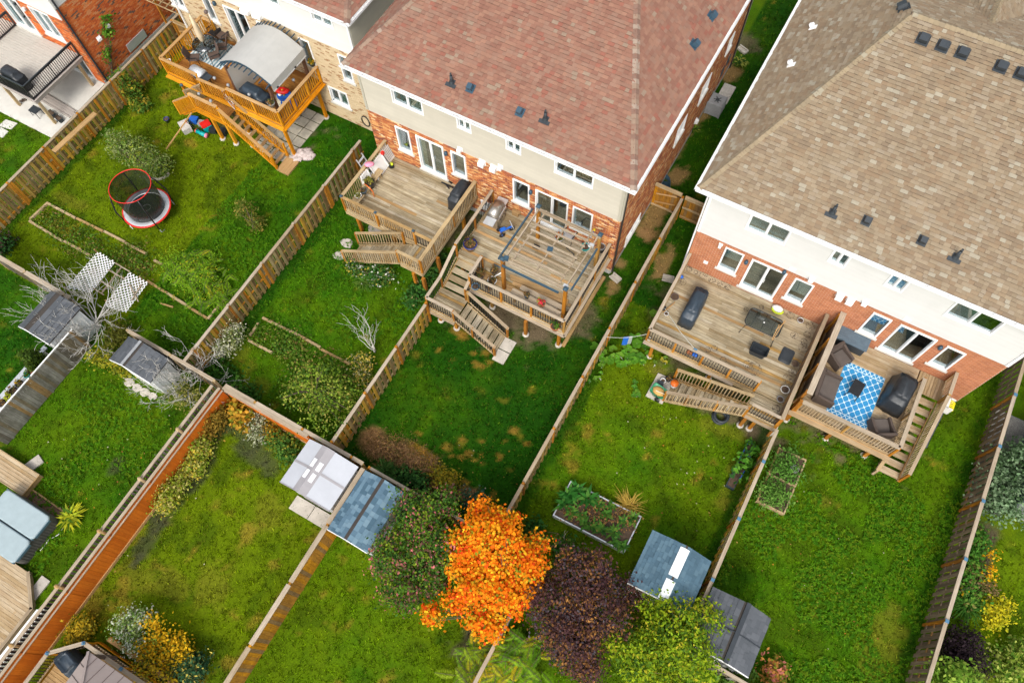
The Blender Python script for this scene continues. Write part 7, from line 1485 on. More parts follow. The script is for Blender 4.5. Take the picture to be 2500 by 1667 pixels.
t = thing("rope", "pale rope stretched across the worn deck from rail to rail", "rope", (-1.96, 16.13, 2.20)); part("cord", t, "vine_pale", lambda b: b.tube([(-2.00, 16.35, 1.90), (-0.98, 15.70, 1.80), (-0.10, 14.96, 2.35)], .014, 5)); part("clamp", t, "blue_cap", lambda b: b.box((-0.05, 14.95, 2.36), (.16, .06, .06))); part("spool", t, "charcoal", lambda b: b.lathe([(.03, -.08), (.1, -.08), (.06, 0), (.1, .08), (.03, .08)], 10, T(*(-2.08, 16.51, 1.60))))
o = part("wooden_stick", None, "cap_pale_orange", lambda b: b.bar((-2.03, 16.44, 1.34), (-1.77, 17.12, 1.40), .04, .04)); tag(o, "short orange handle lying at the worn deck's left rail", "handle")
t = thing("clothes_line", "clothes line with blue cloths from fence post to worn deck", "clothes line", (-2.86, 15.06, 0.00)); a, b_ = Vector((-3.66, 13.9, 1.85)), Vector((-2.14, 14.95, 1.75)); q = [a.lerp(b_, k / 10) - Vector((0, 0, .22 * math.sin(pi * k / 10))) for k in range(11)]
part("line", t, "vine_pale", lambda b: b.tube(q, .01, 4, cap=False))
for k, w, h, m in ((5, .2, .75, "blue_cap"), (6, .16, .7, "alu")):
    part("cloth", t, m if k == 6 else "bright_blue", lambda b: b.loft([[(p_.x + dx, p_.y + dy, p_.z - zz) for dx, dy in ((-w / 2, -w / 3), (0, -w / 3 + .05), (w / 2, w / 3), (w / 2 - .02, w / 3 + .03), (0, .05), (-w / 2 - .02, -w / 3 + .03))] for p_ in (q[k],) for zz in (0, h * .5, h)], smooth=False))
# at the foot of the worn deck's stairs
p = (-0.20, 13.98); t = thing("bucket", "orange lidded bucket on the stair foot pad", "bucket", (*p, .09)); part("bucket", t, "white_plastic", lambda b: b.lathe([(0, 0), (.14, 0), (.16, .3), (0, .3)], 16, T(*p, .14))); part("lid", t, "orange_plastic", lambda b: b.lathe([(.17, .29), (.175, .34), (0, .35)], 18, T(*p, .14)))
p = (-0.66, 13.32); t = thing("green_cart", "green garden cart heaped with straw at the stair foot pad", "cart", (*p, .0)); M = T(*p, .05) @ RZ(-.15)
part("tub", t, "green_plastic", lambda b: b.loft([[(x, y, z) for x, y in rr(-.34 * s, .34 * s, -.26 * s, .26 * s, .1)] for s, z in ((.7, .06), (.96, .4), (1.04, .42), (1.0, .44), (.9, .38))], M)); part("straw", t, "straw", lambda b: b.loft([[(.29 * r_ * (1 + .1 * math.sin(k * 3)) * math.cos(2 * pi * k / 14), .22 * r_ * math.sin(2 * pi * k / 14), z) for k in range(14)] for r_, z in ((1.05, .37), (.8, .44), (.3, .48))], M)); part("wheel", t, "black_metal", lambda b: (b.lathe([(.0, -.03), (.12, -.03), (.12, .03), (0, .03)], 12, M @ T(.15, -.3, .12) @ RX(pi / 2)), b.lathe([(.0, -.03), (.12, -.03), (.12, .03), (0, .03)], 12, M @ T(.15, .3, .12) @ RX(pi / 2)))); part("trowel", t, "beige_cloth", lambda b: b.bar((-.1, -.1, .5), (.4, .0, .52), .05, .03, M))
pot("black pot with twigs on the stair foot pad", (-0.53, 14.13), .09, .13, .2, "black_metal", DRYP, 61, 30, .04); pot("white pail on the stair foot pad", (-0.70, 13.94), .09, .11, .2, "white_plastic", None, name="pail"); o = part("crate", None, "charcoal", lambda b: b.box((*(-0.76, 13.76), .2), (.26, .2, .22), rz=.3, taper=1.1)); tag(o, "small black crate behind the green cart", "crate")
t = thing("tires", "two dark coiled tubes stacked under the worn deck's stairs", "tubes", (*(2.16, 13.61), 0)); p = (2.15, 13.64)
for k in range(2): part("tube", t, "charcoal", lambda b: b.lathe([(.24, .0), (.34, .03), (.36, .1), (.3, .16), (.22, .1), (.24, 0)], 20, T(p[0] + .03 * k, p[1] + .04 * k, .15 * k)))
GP = "blue planters along the blue capped fence"
for c, l, s in (((3.79, 12.83), "upper blue planter of leafy plants by the blue capped fence", 71), ((3.77, 12.21), "middle low blue planter by the blue capped fence", 72), ((3.79, 11.81), "lower blue planter with big leaves by the blue capped fence", 73), ((3.71, 11.24), "small dark blue planter nearest the sheds by the fence", 74)):
    t = thing("planter_box", l, "planter", (*c, 0), group=GP); part("box", t, "bright_blue" if s < 74 else "navy_cover", lambda b: b.box((*c, .13), (.34, .62, .26), rz=-.05, taper=1.06)); part("soil", t, "soil", lambda b: b.box((*c, .262), (.3, .56, .012), rz=-.05)); t2 = leaf_cloud("plant", t, [(c[0] + .05, c[1], .45, .3, .32, .2)], 60 if s != 74 else 14, .11, [(3, (.07, .22, .02)), (2, (.12, .3, .03)), (1, (.04, .13, .03))], seed=s, clump=4, spread=.1)

# lounge on the tan deck
RC = [(5.92, 18.13), (7.63, 18.09), (7.48, 15.49), (5.75, 15.51)]
c = sum((Vector((*p, 0)) for p in RC), Vector()) / 4; w_ = ((Vector(RC[1]) - Vector(RC[0])).length + (Vector(RC[2]) - Vector(RC[3])).length) / 2; d_ = ((Vector(RC[3]) - Vector(RC[0])).length + (Vector(RC[2]) - Vector(RC[1])).length) / 2
o = part("rug", None, "rug_blue", lambda b: b.box((0, 0, .01), (w_, d_, .014)), T(c.x, c.y, Z + .002)); tag(o, "bright blue rug with white lattice pattern on the tan deck", "rug")
def lounge(label, c, rz, W, name="armchair", cat="chair", D=.78):
    t = thing(name, label, cat, (*c, Z), rz); M = T(*c, Z) @ RZ(rz)
    part("base", t, "wicker", lambda b: b.box((0, .02, .17), (W - .02, D - .08, .28), M)); part("seat_cushion", t, "cushion", lambda b: b.loft([[(x, y, z) for x, y in rr(-W / 2 + .1 + q, W / 2 - .1 - q, -D / 2 + .13 + q, D / 2 - q, .05)] for q, z in ((0, .31), (0, .4), (.03, .43))], M, smooth=False))
    part("backrest", t, "wicker", lambda b: b.loft([[(x, -D / 2 + yy, z) for x, yy in ((-W / 2, 0), (W / 2, 0), (W / 2, .13), (-W / 2, .13))] for z in (.1, .6)] + [[(x, -D / 2 - .06 + yy, .76) for x, yy in ((-W / 2, 0), (W / 2, 0), (W / 2, .11), (-W / 2, .11))]], M, smooth=False))
    for s in (-1, 1): part("armrest", t, "wicker", lambda b: b.loft([[(s * (W / 2 - .05) + dx, y, z) for dx, z in ((-.05, .05), (.05, .05), (.05, h), (-.05, h))] for y, h in ((-D / 2 + .1, .7), (0, .6), (D / 2 + .02, .54))], M, smooth=False))
    return t
lounge("dark brown wicker sofa beside the privacy wall on the blue rug", (5.48, 16.31), -pi / 2 + .05, 1.35, "sofa", "sofa", .82)
lounge("brown wicker armchair between sofa and grey storage box", (5.46, 17.93), -pi / 2 - .55, .82)
lounge("brown wicker armchair at the tan deck's front right corner", (8.00, 15.71), .52, .82)
c = (6.55, 16.89); t = thing("coffee_table", "small black slatted table in the middle of the blue rug", "table", (*c, Z)); M = T(*c, Z) @ RZ(pi / 2 - .12)
for k in range(9): part("slat", t, "black_metal", lambda b: b.box((-.32 + k * .08, 0, .42), (.068, .42, .025), M))
part("frame", t, "black_metal", lambda b: (b.box((0, .22, .4), (.74, .03, .06), M), b.box((0, -.22, .4), (.74, .03, .06), M)))
for sx in (-1, 1):
    for sy in (-1, 1): part("leg", t, "black_metal", lambda b: b.bar((sx * .33, sy * .19, .4), (sx * .38, sy * .25, 0), .03, .03, M))
c = (8.16, 17.49); covered_grill("wide black covered barbecue at the tan deck's right rail", c, Z, pi / 2 - .12, 1.5, .8, 1.12, "black_cover", flare=.22)
c = (5.67, 18.91); t = thing("storage_box", "blue-grey plastic storage box by the brown brick wall", "storage box", (*c, Z)); M = T(*c, Z) @ RZ(-.02)
part("body", t, "charcoal", lambda b: b.box((0, 0, .28), (1.24, .6, .56), M)); part("lid", t, "resin_box", lambda b: b.box((0, 0, .6), (1.32, .68, .08), M)); [part("lid_plank", t, "resin_box", lambda b: b.box((0, -.27 + k * .108, .645), (1.3, .1, .015), M)) for k in range(6)]
t = thing("hose_box", "grey hose box with yellow hose on the tan deck's stair rail", "hose reel", (9.95, 18.0, 1.0)); part("box", t, "pale_plastic", lambda b: (b.box((9.98, 18.0, 1.6), (.16, .5, .5)), b.box((10.1, 18.24, 1.6), (.3, .04, .5)), b.box((10.1, 17.76, 1.6), (.3, .04, .5)))); part("hose", t, "yellow_plastic", lambda b: [b.lathe([(.16, -.02), (.2, 0), (.16, .02)], 14, T(10.14, 17.84 + k * .08, 1.62) @ RX(pi / 2)) for k in range(5)]); part("pipe", t, "charcoal", lambda b: b.tube([(10.1, 17.8, 1.3), (10.25, 17.4, .6), (10.35, 17.0, .06), (10.33, 16.6, .05)], .05, 8))
covered_grill("dark covered barbecue on the grey composite deck", (-36.30, 12.23), 2.0, -.05, 1.3, .62, 1.1, "black_cover")
covered_grill("black covered barbecue beside the taupe gazebo", (-15.33, -7.41), .4, -.2, 1.0, .6, .9, "navy_cover")
for (y, m, pl, l) in ((-.04, "black_metal", GOLDP, "black pot of golden leaves on the paved ledge, uppermost large one"), (-.42, "black_metal", DRYP, "black pot of rusty leaves on the paved ledge"), (-.76, "pale_plastic", [(1, (.40, .44, .03))], "pale pot of lime leaves on the paved ledge"), (-1.1, "black_metal", DRYP, "lowest black pot of dry stems on the paved ledge"), (.42, "teal_plastic", GREEN, "small teal pot on the paved ledge near the evergreen"), (.66, "terracotta", None, "small terracotta pot on the paved ledge nearest the evergreen")): pot(l, (-25.8, y), .06, .17 if y < .2 else .12, .24, m, pl, 300 + int(y * 50), 60, .05)
# ------------------------------------------------------------------ trees, shrubs and plants
def plant(name, label, cat, base, blobs, n, size, tones, seed, trunk=0.0, group=None, mat="leaf", clump=10, spread=.16, shell=.5, limbs=None, up=.35, aspect=.6, droop=0.0, barkm="bark"):
    """a woody plant: tapering trunk with limbs reaching into the crown's blobs, and the crown of leaves"""
    t = thing(name, label, cat, (*base, 0), group=group); rd = random.Random(seed)
    b = MB(); top = Vector((*base, trunk)); r0 = max(.02, .028 * max(q[5] + q[3] for q in blobs))
    if trunk > .2: b.tube([(*base, -.05), (base[0] + rd.gauss(0, .04), base[1] + rd.gauss(0, .04), trunk * .5), top], [r0 * 1.6, r0 * 1.2, r0], 8)
    for q in blobs:
        c = Vector(q[:3])
        for k in range(4):
            d = Vector((rd.gauss(0, 1), rd.gauss(0, 1), rd.gauss(.3, .6))).normalized(); e = c + Vector((d.x * q[3], d.y * q[4], d.z * q[5])) * .85; m = top.lerp(e, .5) + Vector((rd.gauss(0, .08), rd.gauss(0, .08), .1))
            b.tube([top - Vector((0, 0, .1 * trunk)), m, e], [r0 * .7, r0 * .4, r0 * .12], 5, cap=False)
    b.build("trunk" if trunk > .2 else "stems", barkm, t)
    leaf_cloud("crown" if trunk > .2 else "foliage", t, blobs, n, size, tones, mat, clump, spread, seed=seed, shell=shell, up=up, aspect=aspect, droop=droop)
    return t
def bl(p, rx, ry=None, rz=None): return (*p, rx, ry or rx, rz or rx * .8)
MAPLE = [(5, (.88, .27, .010)), (4, (.85, .19, .008)), (3, (.86, .38, .015)), (2, (.75, .08, .010)), (2.5, (.72, .44, .02)), (1, (.22, .26, .02))]
plant("maple_tree", "blazing orange maple between the green tree and the purple tree", "tree", (-1.86, 2.15), [bl((-3.52, 3.97, 2.90), 1.15, 1.1, .9), bl((-4.33, 3.34, 2.50), .75, .85, .7), bl((-2.19, 3.76, 2.50), .85, .8, .7), bl((-2.92, 2.44, 2.50), 1.15, .9, .8), bl((-2.07, 2.61, 2.30), .8, .7, .7), bl((-2.46, 1.29, 2.00), .75, .55, .6), bl((-3.79, 1.46, 1.90), .6, .4, .4), bl((-4.29, 0.62, 1.70), .5, .36, .35), bl((-2.07, 4.66, 2.20), .5, .4, .4), bl((-4.18, 2.45, 2.20), .5, .5, .5), bl((-4.26, 4.76, 2.60), .7, .4, .5)], 17000, .06, MAPLE, 101, 1.3, aspect=.85, clump=9, spread=.13, shell=.5)
plant("burning_bush", "dark green tree with pink tips between blue-grey shed and orange maple", "tree", (-5.71, 1.78), [bl((-6.65, 3.51, 2.30), .95, .9, .9), bl((-5.98, 4.36, 2.20), .6, .6, .7), bl((-6.66, 1.76, 2.20), .95, .95, .9), bl((-5.44, 2.77, 2.30), .95, .9, .9), bl((-5.76, 0.80, 1.70), .75, .65, .8), bl((-5.01, 1.59, 1.50), .7, .6, .8)], 12500, .058, [(6, (.045, .12, .018)), (4, (.085, .18, .02)), (3, (.19, .27, .02)), (3, (.17, .085, .06)), (1.2, (.52, .15, .15)), (1, (.02, .05, .014))], 102, .7)
plant("smoke_tree", "round dark purple-brown tree in front of the blue roofed shed", "tree", (1.14, 2.45), [bl((0.03, 4.64, 2.10), 1.2, 1.0, 1.0), bl((-0.49, 3.02, 2.10), 1.1, 1.0, 1.0), bl((1.14, 3.76, 2.20), 1.15, 1.0, 1.0), bl((0.68, 2.40, 1.90), 1.15, .9, 1.0), bl((1.78, 5.00, 1.70), .6, .5, .6), bl((1.34, 1.85, 1.30), .9, .6, .8), bl((-1.53, 3.51, 1.60), .5, .5, .6)], 15000, .058, [(6, (.085, .040, .042)), (4, (.12, .056, .044)), (3, (.23, .105, .035)), (2, (.095, .075, .085)), (2, (.035, .022, .024)), (.8, (.36, .17, .045))], 103, .8)
plant("green_tree", "bright yellow-green leafy tree at the bottom edge beside the dark grey shed", "tree", (4.84, 3.36), [bl((3.57, 4.46, 2.30), 1.1, 1.0, 1.0), bl((2.97, 3.04, 2.10), 1.1, .9, 1.0), bl((4.49, 3.88, 2.20), 1.1, 1.0, 1.0), bl((4.55, 5.36, 1.90), .7, .7, .8), bl((3.88, 2.64, 1.60), 1.3, .7, .9), bl((3.01, 5.16, 1.90), .5, .5, .6)], 12500, .07, [(5, (.20, .31, .012)), (4, (.30, .38, .015)), (3, (.10, .19, .014)), (1, (.48, .42, .03)), (1.5, (.05, .11, .014))], 104, .8, aspect=.45)
plant("shrub", "silvery green feathery shrub beside the trampoline", "shrub", (-28.06, 12.03), [bl((-29.30, 12.21, 0.90), .9, .8, .8), bl((-30.10, 12.09, 1.20), .7, .6, .7), bl((-27.96, 12.15, 0.80), .75, .7, .7)], 5200, .07, [(4, (.17, .25, .05)), (3, (.29, .34, .13)), (3, (.08, .16, .02)), (2, (.24, .29, .03))], 105, .4, aspect=.35)
t_ = thing("stone_ring", "curved brick edge around the shrub by the trampoline", "garden edging", (*(-27.77, 11.95), 0)); cx, cy = (-28.25, 12.25)
for k in range(9): a = -2.3 + k * .28; box("edging_brick", t_, "paver", (cx + .62 * math.cos(a), cy + .62 * math.sin(a), .05), (.18, .1, .1), rz=a + pi / 2)
plant("sapling", "thin yellowish sapling alone on the lawn right of the trampoline", "sapling", (-21.63, 11.73), [bl((-22.03, 12.03, 1.10), .42, .42, .6), bl((-21.50, 11.83, 0.50), .3, .3, .4)], 700, .065, [(3, (.16, .17, .03)), (2, (.10, .14, .02)), (1, (.32, .24, .05))], 106, .5)
plant("evergreen", "dark green cone shaped evergreen behind the old grey fence", "tree", (-26.01, 1.14), [bl((*(-25.84, 1.21), .4), .48, .48, .4), bl((*(-25.60, 1.11), 1.0), .36, .36, .5), bl((*(-25.39, 1.09), 1.6), .2, .2, .5)], 2600, .06, [(4, (.05, .09, .012)), (3, (.075, .12, .014)), (1, (.03, .06, .01))], 107, .3, spread=.07)
# shrubs along the orange fence
OF = "shrubs in the bed along the orange fence"
for nm, lab, base, bb, n, s, tn, sd in (
    ("shrub", "golden brown feathery shrub in the orange fence's corner", (-16.86, 2.71), [bl((-16.85, 2.66, 0.60), .5, .65, .5), bl((-16.87, 3.09, 0.50), .45, .5, .5)], 2300, .055, [(4, (.30, .19, .03)), (3, (.22, .15, .02)), (2, (.13, .12, .02))], 111),
    ("flowering_shrub", "orange leaved perennial with yellow-green tips in the corner bed", (-16.18, 3.56), [bl((-16.02, 3.66, 0.70), .42, .4, .4), bl((-15.68, 3.35, 0.50), .36, .34, .35)], 600, .12, [(4, (.50, .27, .03)), (3, (.36, .30, .03)), (2, (.20, .22, .02))], 112),
    ("flowering_shrub", "white flowering bush in the corner bed", (-15.02, 3.32), [bl((-14.93, 3.34, 0.40), .45, .45, .4), bl((-15.14, 3.82, 0.50), .4, .3, .4)], 1500, .045, [(4, (.45, .47, .33)), (3, (.10, .13, .04)), (2, (.30, .33, .15))], 113),
    ("shrub", "small golden tuft beside the white flowering bush", (-14.58, 3.62), [bl((-14.47, 3.65, 0.40), .32, .32, .35)], 700, .05, [(4, (.40, .24, .02)), (2, (.18, .17, .02))], 114),
    ("perennial", "dark green bed plants left of the plastic shed", (-13.68, 3.31), [bl((-13.72, 3.45, 0.20), .75, .4, .25), bl((-14.21, 3.50, 0.25), .4, .35, .25), bl((-13.21, 3.17, 0.20), .45, .35, .22)], 1500, .07, [(4, (.045, .13, .02)), (3, (.10, .20, .03)), (1, (.24, .25, .03))], 115),
    ("shrub", "pale tipped green shrub against the orange fence, upper one", (-16.74, 1.11), [bl((-16.58, 1.50, 0.60), .48, .5, .45), bl((-16.38, 0.81, 0.50), .42, .5, .4)], 1900, .06, [(3, (.18, .27, .02)), (3, (.38, .36, .09)), (2, (.28, .33, .03)), (1, (.52, .40, .05))], 116),
    ("shrub", "pale tipped green shrub against the orange fence, lower one", (-16.66, -0.83), [bl((-16.53, -0.60, 0.60), .52, .5, .45), bl((-16.46, -1.10, 0.40), .36, .34, .35), bl((-16.48, -0.01, 0.50), .35, .4, .35)], 2100, .06, [(3, (.19, .27, .02)), (3, (.42, .38, .11)), (2, (.28, .32, .03)), (1, (.56, .42, .05))], 117)):
    plant(nm, lab, "shrub", base, bb, n, s, tn, sd, group=OF)
# bushes at the bottom left
for nm, lab, base, bb, n, s, tn, sd in (
    ("flowering_shrub", "white flowering bush behind the taupe gazebo", (-14.59, -5.53), [bl((-14.48, -5.35, 0.70), .55, .5, .5), bl((-14.19, -5.04, 0.70), .35, .35, .5), bl((-13.98, -5.74, 0.50), .6, .4, .5)], 2400, .05, [(4, (.62, .66, .52)), (3, (.12, .22, .04)), (3, (.28, .36, .11))], 121),
    ("flowering_shrub", "tall yellow flowering bush right of the white bush", (-13.47, -5.24), [bl((-13.53, -4.73, 1.00), .24, .24, .3), bl((-13.05, -5.07, 0.90), .24, .24, .3), bl((-13.35, -5.63, 0.70), .3, .25, .3), bl((-12.34, -5.06, 0.70), .5, .4, .35), bl((-12.90, -5.77, 0.40), .6, .4, .35)], 1900, .06, [(4, (.68, .42, .015)), (3, (.60, .34, .012)), (2, (.16, .20, .02))], 122),
    ("flowering_shrub", "yellow flowers spilling over the lower left deck's edge", (-13.27, -6.27), [bl((-13.01, -6.28, 0.50), .5, .35, .35), bl((-12.04, -5.29, 0.50), .5, .35, .35), bl((-12.07, -6.11, 0.40), .4, .3, .3)], 1300, .055, [(4, (.55, .38, .02)), (3, (.20, .22, .02)), (2, (.10, .13, .02))], 123),
    ("shrub", "dark bluish green bush at the bottom edge right of the yellow flowers", (-11.48, -5.63), [bl((-11.37, -5.45, 0.50), .5, .45, .45), bl((-11.26, -5.12, 0.40), .35, .3, .35)], 1300, .06, [(4, (.03, .09, .04)), (2, (.06, .13, .05)), (.4, (.6, .5, .1))], 124),
    ("shrub", "yellow shrub between the orange fence and the gazebo deck", (-16.22, -6.67), [bl((-16.08, -6.31, 0.50), .4, .35, .4), bl((-16.11, -6.73, 0.40), .4, .3, .35)], 1300, .055, [(4, (.48, .33, .02)), (2, (.22, .20, .02))], 125)):
    plant(nm, lab, "shrub", base, bb, n, s, tn, sd)
# second lawn's rear corner
for nm, lab, base, bb, n, s, tn, sd, tr in (
    ("flowering_shrub", "white flowering bush against the yellow board fence", (-18.75, 5.96), [bl((-18.57, 6.14, 0.70), .5, .6, .5), bl((-18.43, 6.55, 0.90), .35, .35, .4), bl((-18.70, 5.68, 0.60), .4, .4, .4)], 1900, .05, [(3, (.58, .58, .42)), (3, (.12, .17, .04)), (2, (.28, .30, .10))], 131, 0),
    ("rose_bush", "thin yellow flowered bush beside the fence, right of the overgrown bed", (-12.80, 8.03), [bl((-12.82, 8.15, 0.50), .5, .4, .4), bl((-12.31, 7.62, 0.40), .5, .4, .4)], 800, .055, [(3, (.12, .16, .02)), (2, (.55, .42, .08)), (2, (.35, .32, .16))], 132, 0),
    ("apple_tree", "loose drooping olive tree leaning over the rear fence", (-13.67, 5.96), [bl((-13.30, 6.19, 1.80), 1.1, 1.0, .8), bl((-12.31, 6.02, 1.60), .9, .8, .7), bl((-13.85, 5.21, 1.50), .9, .7, .6), bl((-12.36, 4.91, 1.90), .8, .7, .5), bl((-11.96, 5.77, 1.00), .6, .6, .6)], 2300, .06, [(4, (.15, .24, .02)), (3, (.24, .31, .04)), (2, (.07, .14, .02)), (1, (.32, .3, .06))], 133, .9),
    ("shrub", "dark green weeds along the rear fence corner", (-17.61, 4.76), [bl((-17.66, 4.77, 0.20), .5, .4, .25), bl((-16.46, 4.52, 0.20), .6, .35, .25), bl((-18.37, 4.87, 0.20), .5, .4, .25)], 1300, .08, [(4, (.035, .12, .015)), (3, (.07, .17, .02))], 134, 0),
    ("shrub", "yellow-green low bush in front of the small dark tiled shed", (-22.91, 2.77), [bl((-22.91, 2.73, 0.35), .7, .35, .35), bl((-22.19, 2.71, 0.30), .35, .3, .3), bl((-23.59, 2.63, 0.30), .4, .3, .3)], 1500, .065, [(4, (.30, .30, .02)), (3, (.14, .20, .02)), (2, (.45, .38, .03))], 135, 0),
    ("shrub", "olive bush under the bare white tree", (-23.48, 3.80), [bl((-23.39, 3.90, 0.50), .6, .7, .5)], 1400, .06, [(4, (.09, .10, .015)), (3, (.14, .14, .02))], 136, 0),
    ("shrub", "yellow-green twiggy bush below the bare bushes at the picket fence", (-18.67, 3.01), [bl((-18.58, 3.18, 0.70), .6, .6, .5), bl((-19.12, 2.86, 0.60), .5, .4, .4)], 900, .05, [(3, (.24, .24, .05)), (2, (.12, .15, .03)), (1, (.42, .36, .1))], 137, 0),
    ("grape_vine", "vine climbing the left board fence beside the red brick house", (-32.93, 15.45), [bl((-32.82, 15.44, 1.30), .4, .5, .5), bl((-32.57, 15.46, 0.60), .5, .5, .5), bl((-31.88, 15.05, 0.25), .5, .6, .25)], 1500, .085, [(4, (.07, .15, .02)), (3, (.14, .20, .02)), (1.5, (.36, .27, .03))], 138, 0),
    ("grape_vine", "small vine of green leaves on the red brick side wall", (-34.50, 15.74), [bl((-34.42, 16.9, 2.4), .1, .3, .35), bl((-34.42, 16.2, 1.6), .1, .25, .35), bl((-34.42, 17.3, 3.0), .1, .25, .25)], 330, .09, [(3, (.08, .22, .02)), (2, (.15, .28, .03))], 139, 0)):
    plant(nm, lab, "tree" if "tree" in nm else "shrub", base, bb, n, s, tn, sd, tr)
# fern-like sumacs
def fronds(name, label, base, c, R_, n, L, tones, seed, cat="shrub", h=.7):
    t = thing(name, label, cat, (*base, 0)); g = np.random.default_rng(seed); V = []; C_ = []; b = MB(); nl = 17
    for i in range(n):
        a = g.uniform(0, 2 * pi); o = np.array([c[0], c[1], 0]) + np.array([g.normal() * R_ * .45, g.normal() * R_ * .45, h * g.uniform(.4, 1.1)]); d = np.array([math.cos(a), math.sin(a), 0]); s = np.array([-d[1], d[0], 0]); l = L * g.uniform(.6, 1.2); rgb = np.array(tones[g.choice(len(tones), p=np.array([q[0] for q in tones]) / sum(q[0] for q in tones))][1])
        rib = [o + d * l * f + np.array([0, 0, l * (.35 * f - .55 * f * f)]) for f in np.linspace(0, 1, 5)]; b.tube([tuple(q) for q in rib], .008, 3, cap=False)
        for k in range(2, nl):
            f = k / nl; p = o + d * l * f + np.array([0, 0, l * (.35 * f - .55 * f * f)]); w = l * .24 * math.sin(pi * (.15 + .8 * f)); q = d * l * .024
            for sg in (-1, 1): e = p + s * sg * w + d * w * .35 + np.array([0, 0, -.02 - w * .2]); V.append([p - q, (p + e) / 2 - q * .9, e, (p + e) / 2 + q * .9]); C_.append(rgb * g.uniform(.75, 1.3))
    b.build("stems", "bark", t); quads("foliage", t, np.array(V), np.array(C_), "leaf"); return t
SUM = [(4, (.17, .33, .015)), (3, (.22, .38, .02)), (.8, (.42, .40, .02)), (2, (.10, .23, .015))]; SUMY = [(3, (.58, .44, .02)), (3, (.26, .36, .02)), (3, (.14, .28, .015))]
fronds("sumac", "bright green feathery sumac beside the overgrown timber bed", (-22.12, 8.03), (-22.31, 8.18), 1.2, 120, .6, SUM, 141, h=.8); fronds("sumac", "low feathery sumac below the bright green one", (-21.25, 7.88), (-20.81, 7.81), .7, 50, .6, SUM, 142, h=.45)
fronds("sumac", "yellowing feathery sumac at the bottom edge below the maple", (-1.35, 0.19), (-1.51, 0.20), 1.0, 170, .75, SUMY, 143, h=.8); fronds("sumac", "green feathery sumac between the maple and purple tree at the bottom", (-0.97, 1.14), (-0.81, 0.86), .9, 110, .75, SUM, 144, h=.9); fronds("sumac", "leafy green fern clump left of the yellowing sumac", (-2.28, 0.41), (-2.20, 0.43), .5, 50, .6, SUM, 145, h=.6)
leaf_cloud("foliage", [o for o in COL.objects if o.name == "sumac"][0], [bl((-22.31, 8.24, 0.70), 1.2, 1.1, .5), bl((-20.91, 7.69, 0.40), .8, .5, .35), bl((-23.62, 8.10, 0.60), .6, .6, .4)], 3600, .06, SUM, seed=146, aspect=.3, clump=12, spread=.2)
# grassy clumps
def tuft(name, label, c, n, L, tones, seed, w=.02, cat="plant", spread=.08, group=None, kind=None):
    t = thing(name, label, cat, (*c, 0), group=group); g = np.random.default_rng(seed); a = g.uniform(0, 2 * pi, n); l = L * g.uniform(.6, 1.25, n); el = g.uniform(.35, 1.15, n); V = np.zeros((n, 4, 3)); bx = c[0] + g.normal(size=n) * spread; by = c[1] + g.normal(size=n) * spread
    ca, sa = np.cos(a), np.sin(a); m = np.stack([bx + ca * l * .55 * np.sin(el), by + sa * l * .55 * np.sin(el), l * .6 * np.cos(el) + .04], -1); e = np.stack([bx + ca * l * np.sin(el + .2), by + sa * l * np.sin(el + .2), l * .62 * np.cos(el + .25) + .03], -1); s = np.stack([-sa, ca, np.zeros(n)], -1) * w
    V[:, 0] = np.stack([bx, by, np.full(n, .01)], -1); V[:, 1] = m - s; V[:, 2] = e; V[:, 3] = m + s
    wt = np.array([q[0] for q in tones], float); rgb = np.array([q[1] for q in tones]); col = rgb[g.choice(len(tones), n, p=wt / wt.sum())] * g.uniform(.75, 1.25, (n, 1)); quads("leaves", t, V, col, "leaf"); return t
tuft("hosta", "yellow variegated hosta beside the hot tub", (-19.60, -3.36), 130, .62, [(4, (.55, .55, .03)), (3, (.38, .45, .03)), (1, (.10, .22, .02))], 151, .05)
tuft("ornamental_grass", "green grass clump behind the blue-grey shed", (-9.23, 4.57), 160, .75, [(3, (.06, .16, .03)), (2, (.12, .22, .05))], 152); tuft("ornamental_grass", "straw coloured grass clump spilling over the large vegetable bed", (0.32, 8.16), 190, .8, [(3, (.55, .38, .08)), (2, (.42, .28, .05))], 153, .012); tuft("ornamental_grass", "arching green grass clump right of the dark fence at the lower right", (13.40, 11.00), 200, .85, [(3, (.05, .16, .02)), (2, (.09, .22, .03))], 154); tuft("daylily", "strappy green clump below the left deck's stair rail", (-15.12, 11.74), 130, .6, [(3, (.08, .20, .02)), (2, (.16, .26, .04))], 155)
tuft("hosta", "yellow-edged hosta against the middle house's side wall", (-5.16, 27.58), 60, .5, [(2, (.30, .36, .04)), (3, (.08, .17, .02))], 156, .04); tuft("hosta", "pale rimmed hosta beside the downspout between the houses", (-4.81, 33.09), 70, .5, [(2, (.42, .45, .08)), (3, (.06, .15, .02))], 157, .05)
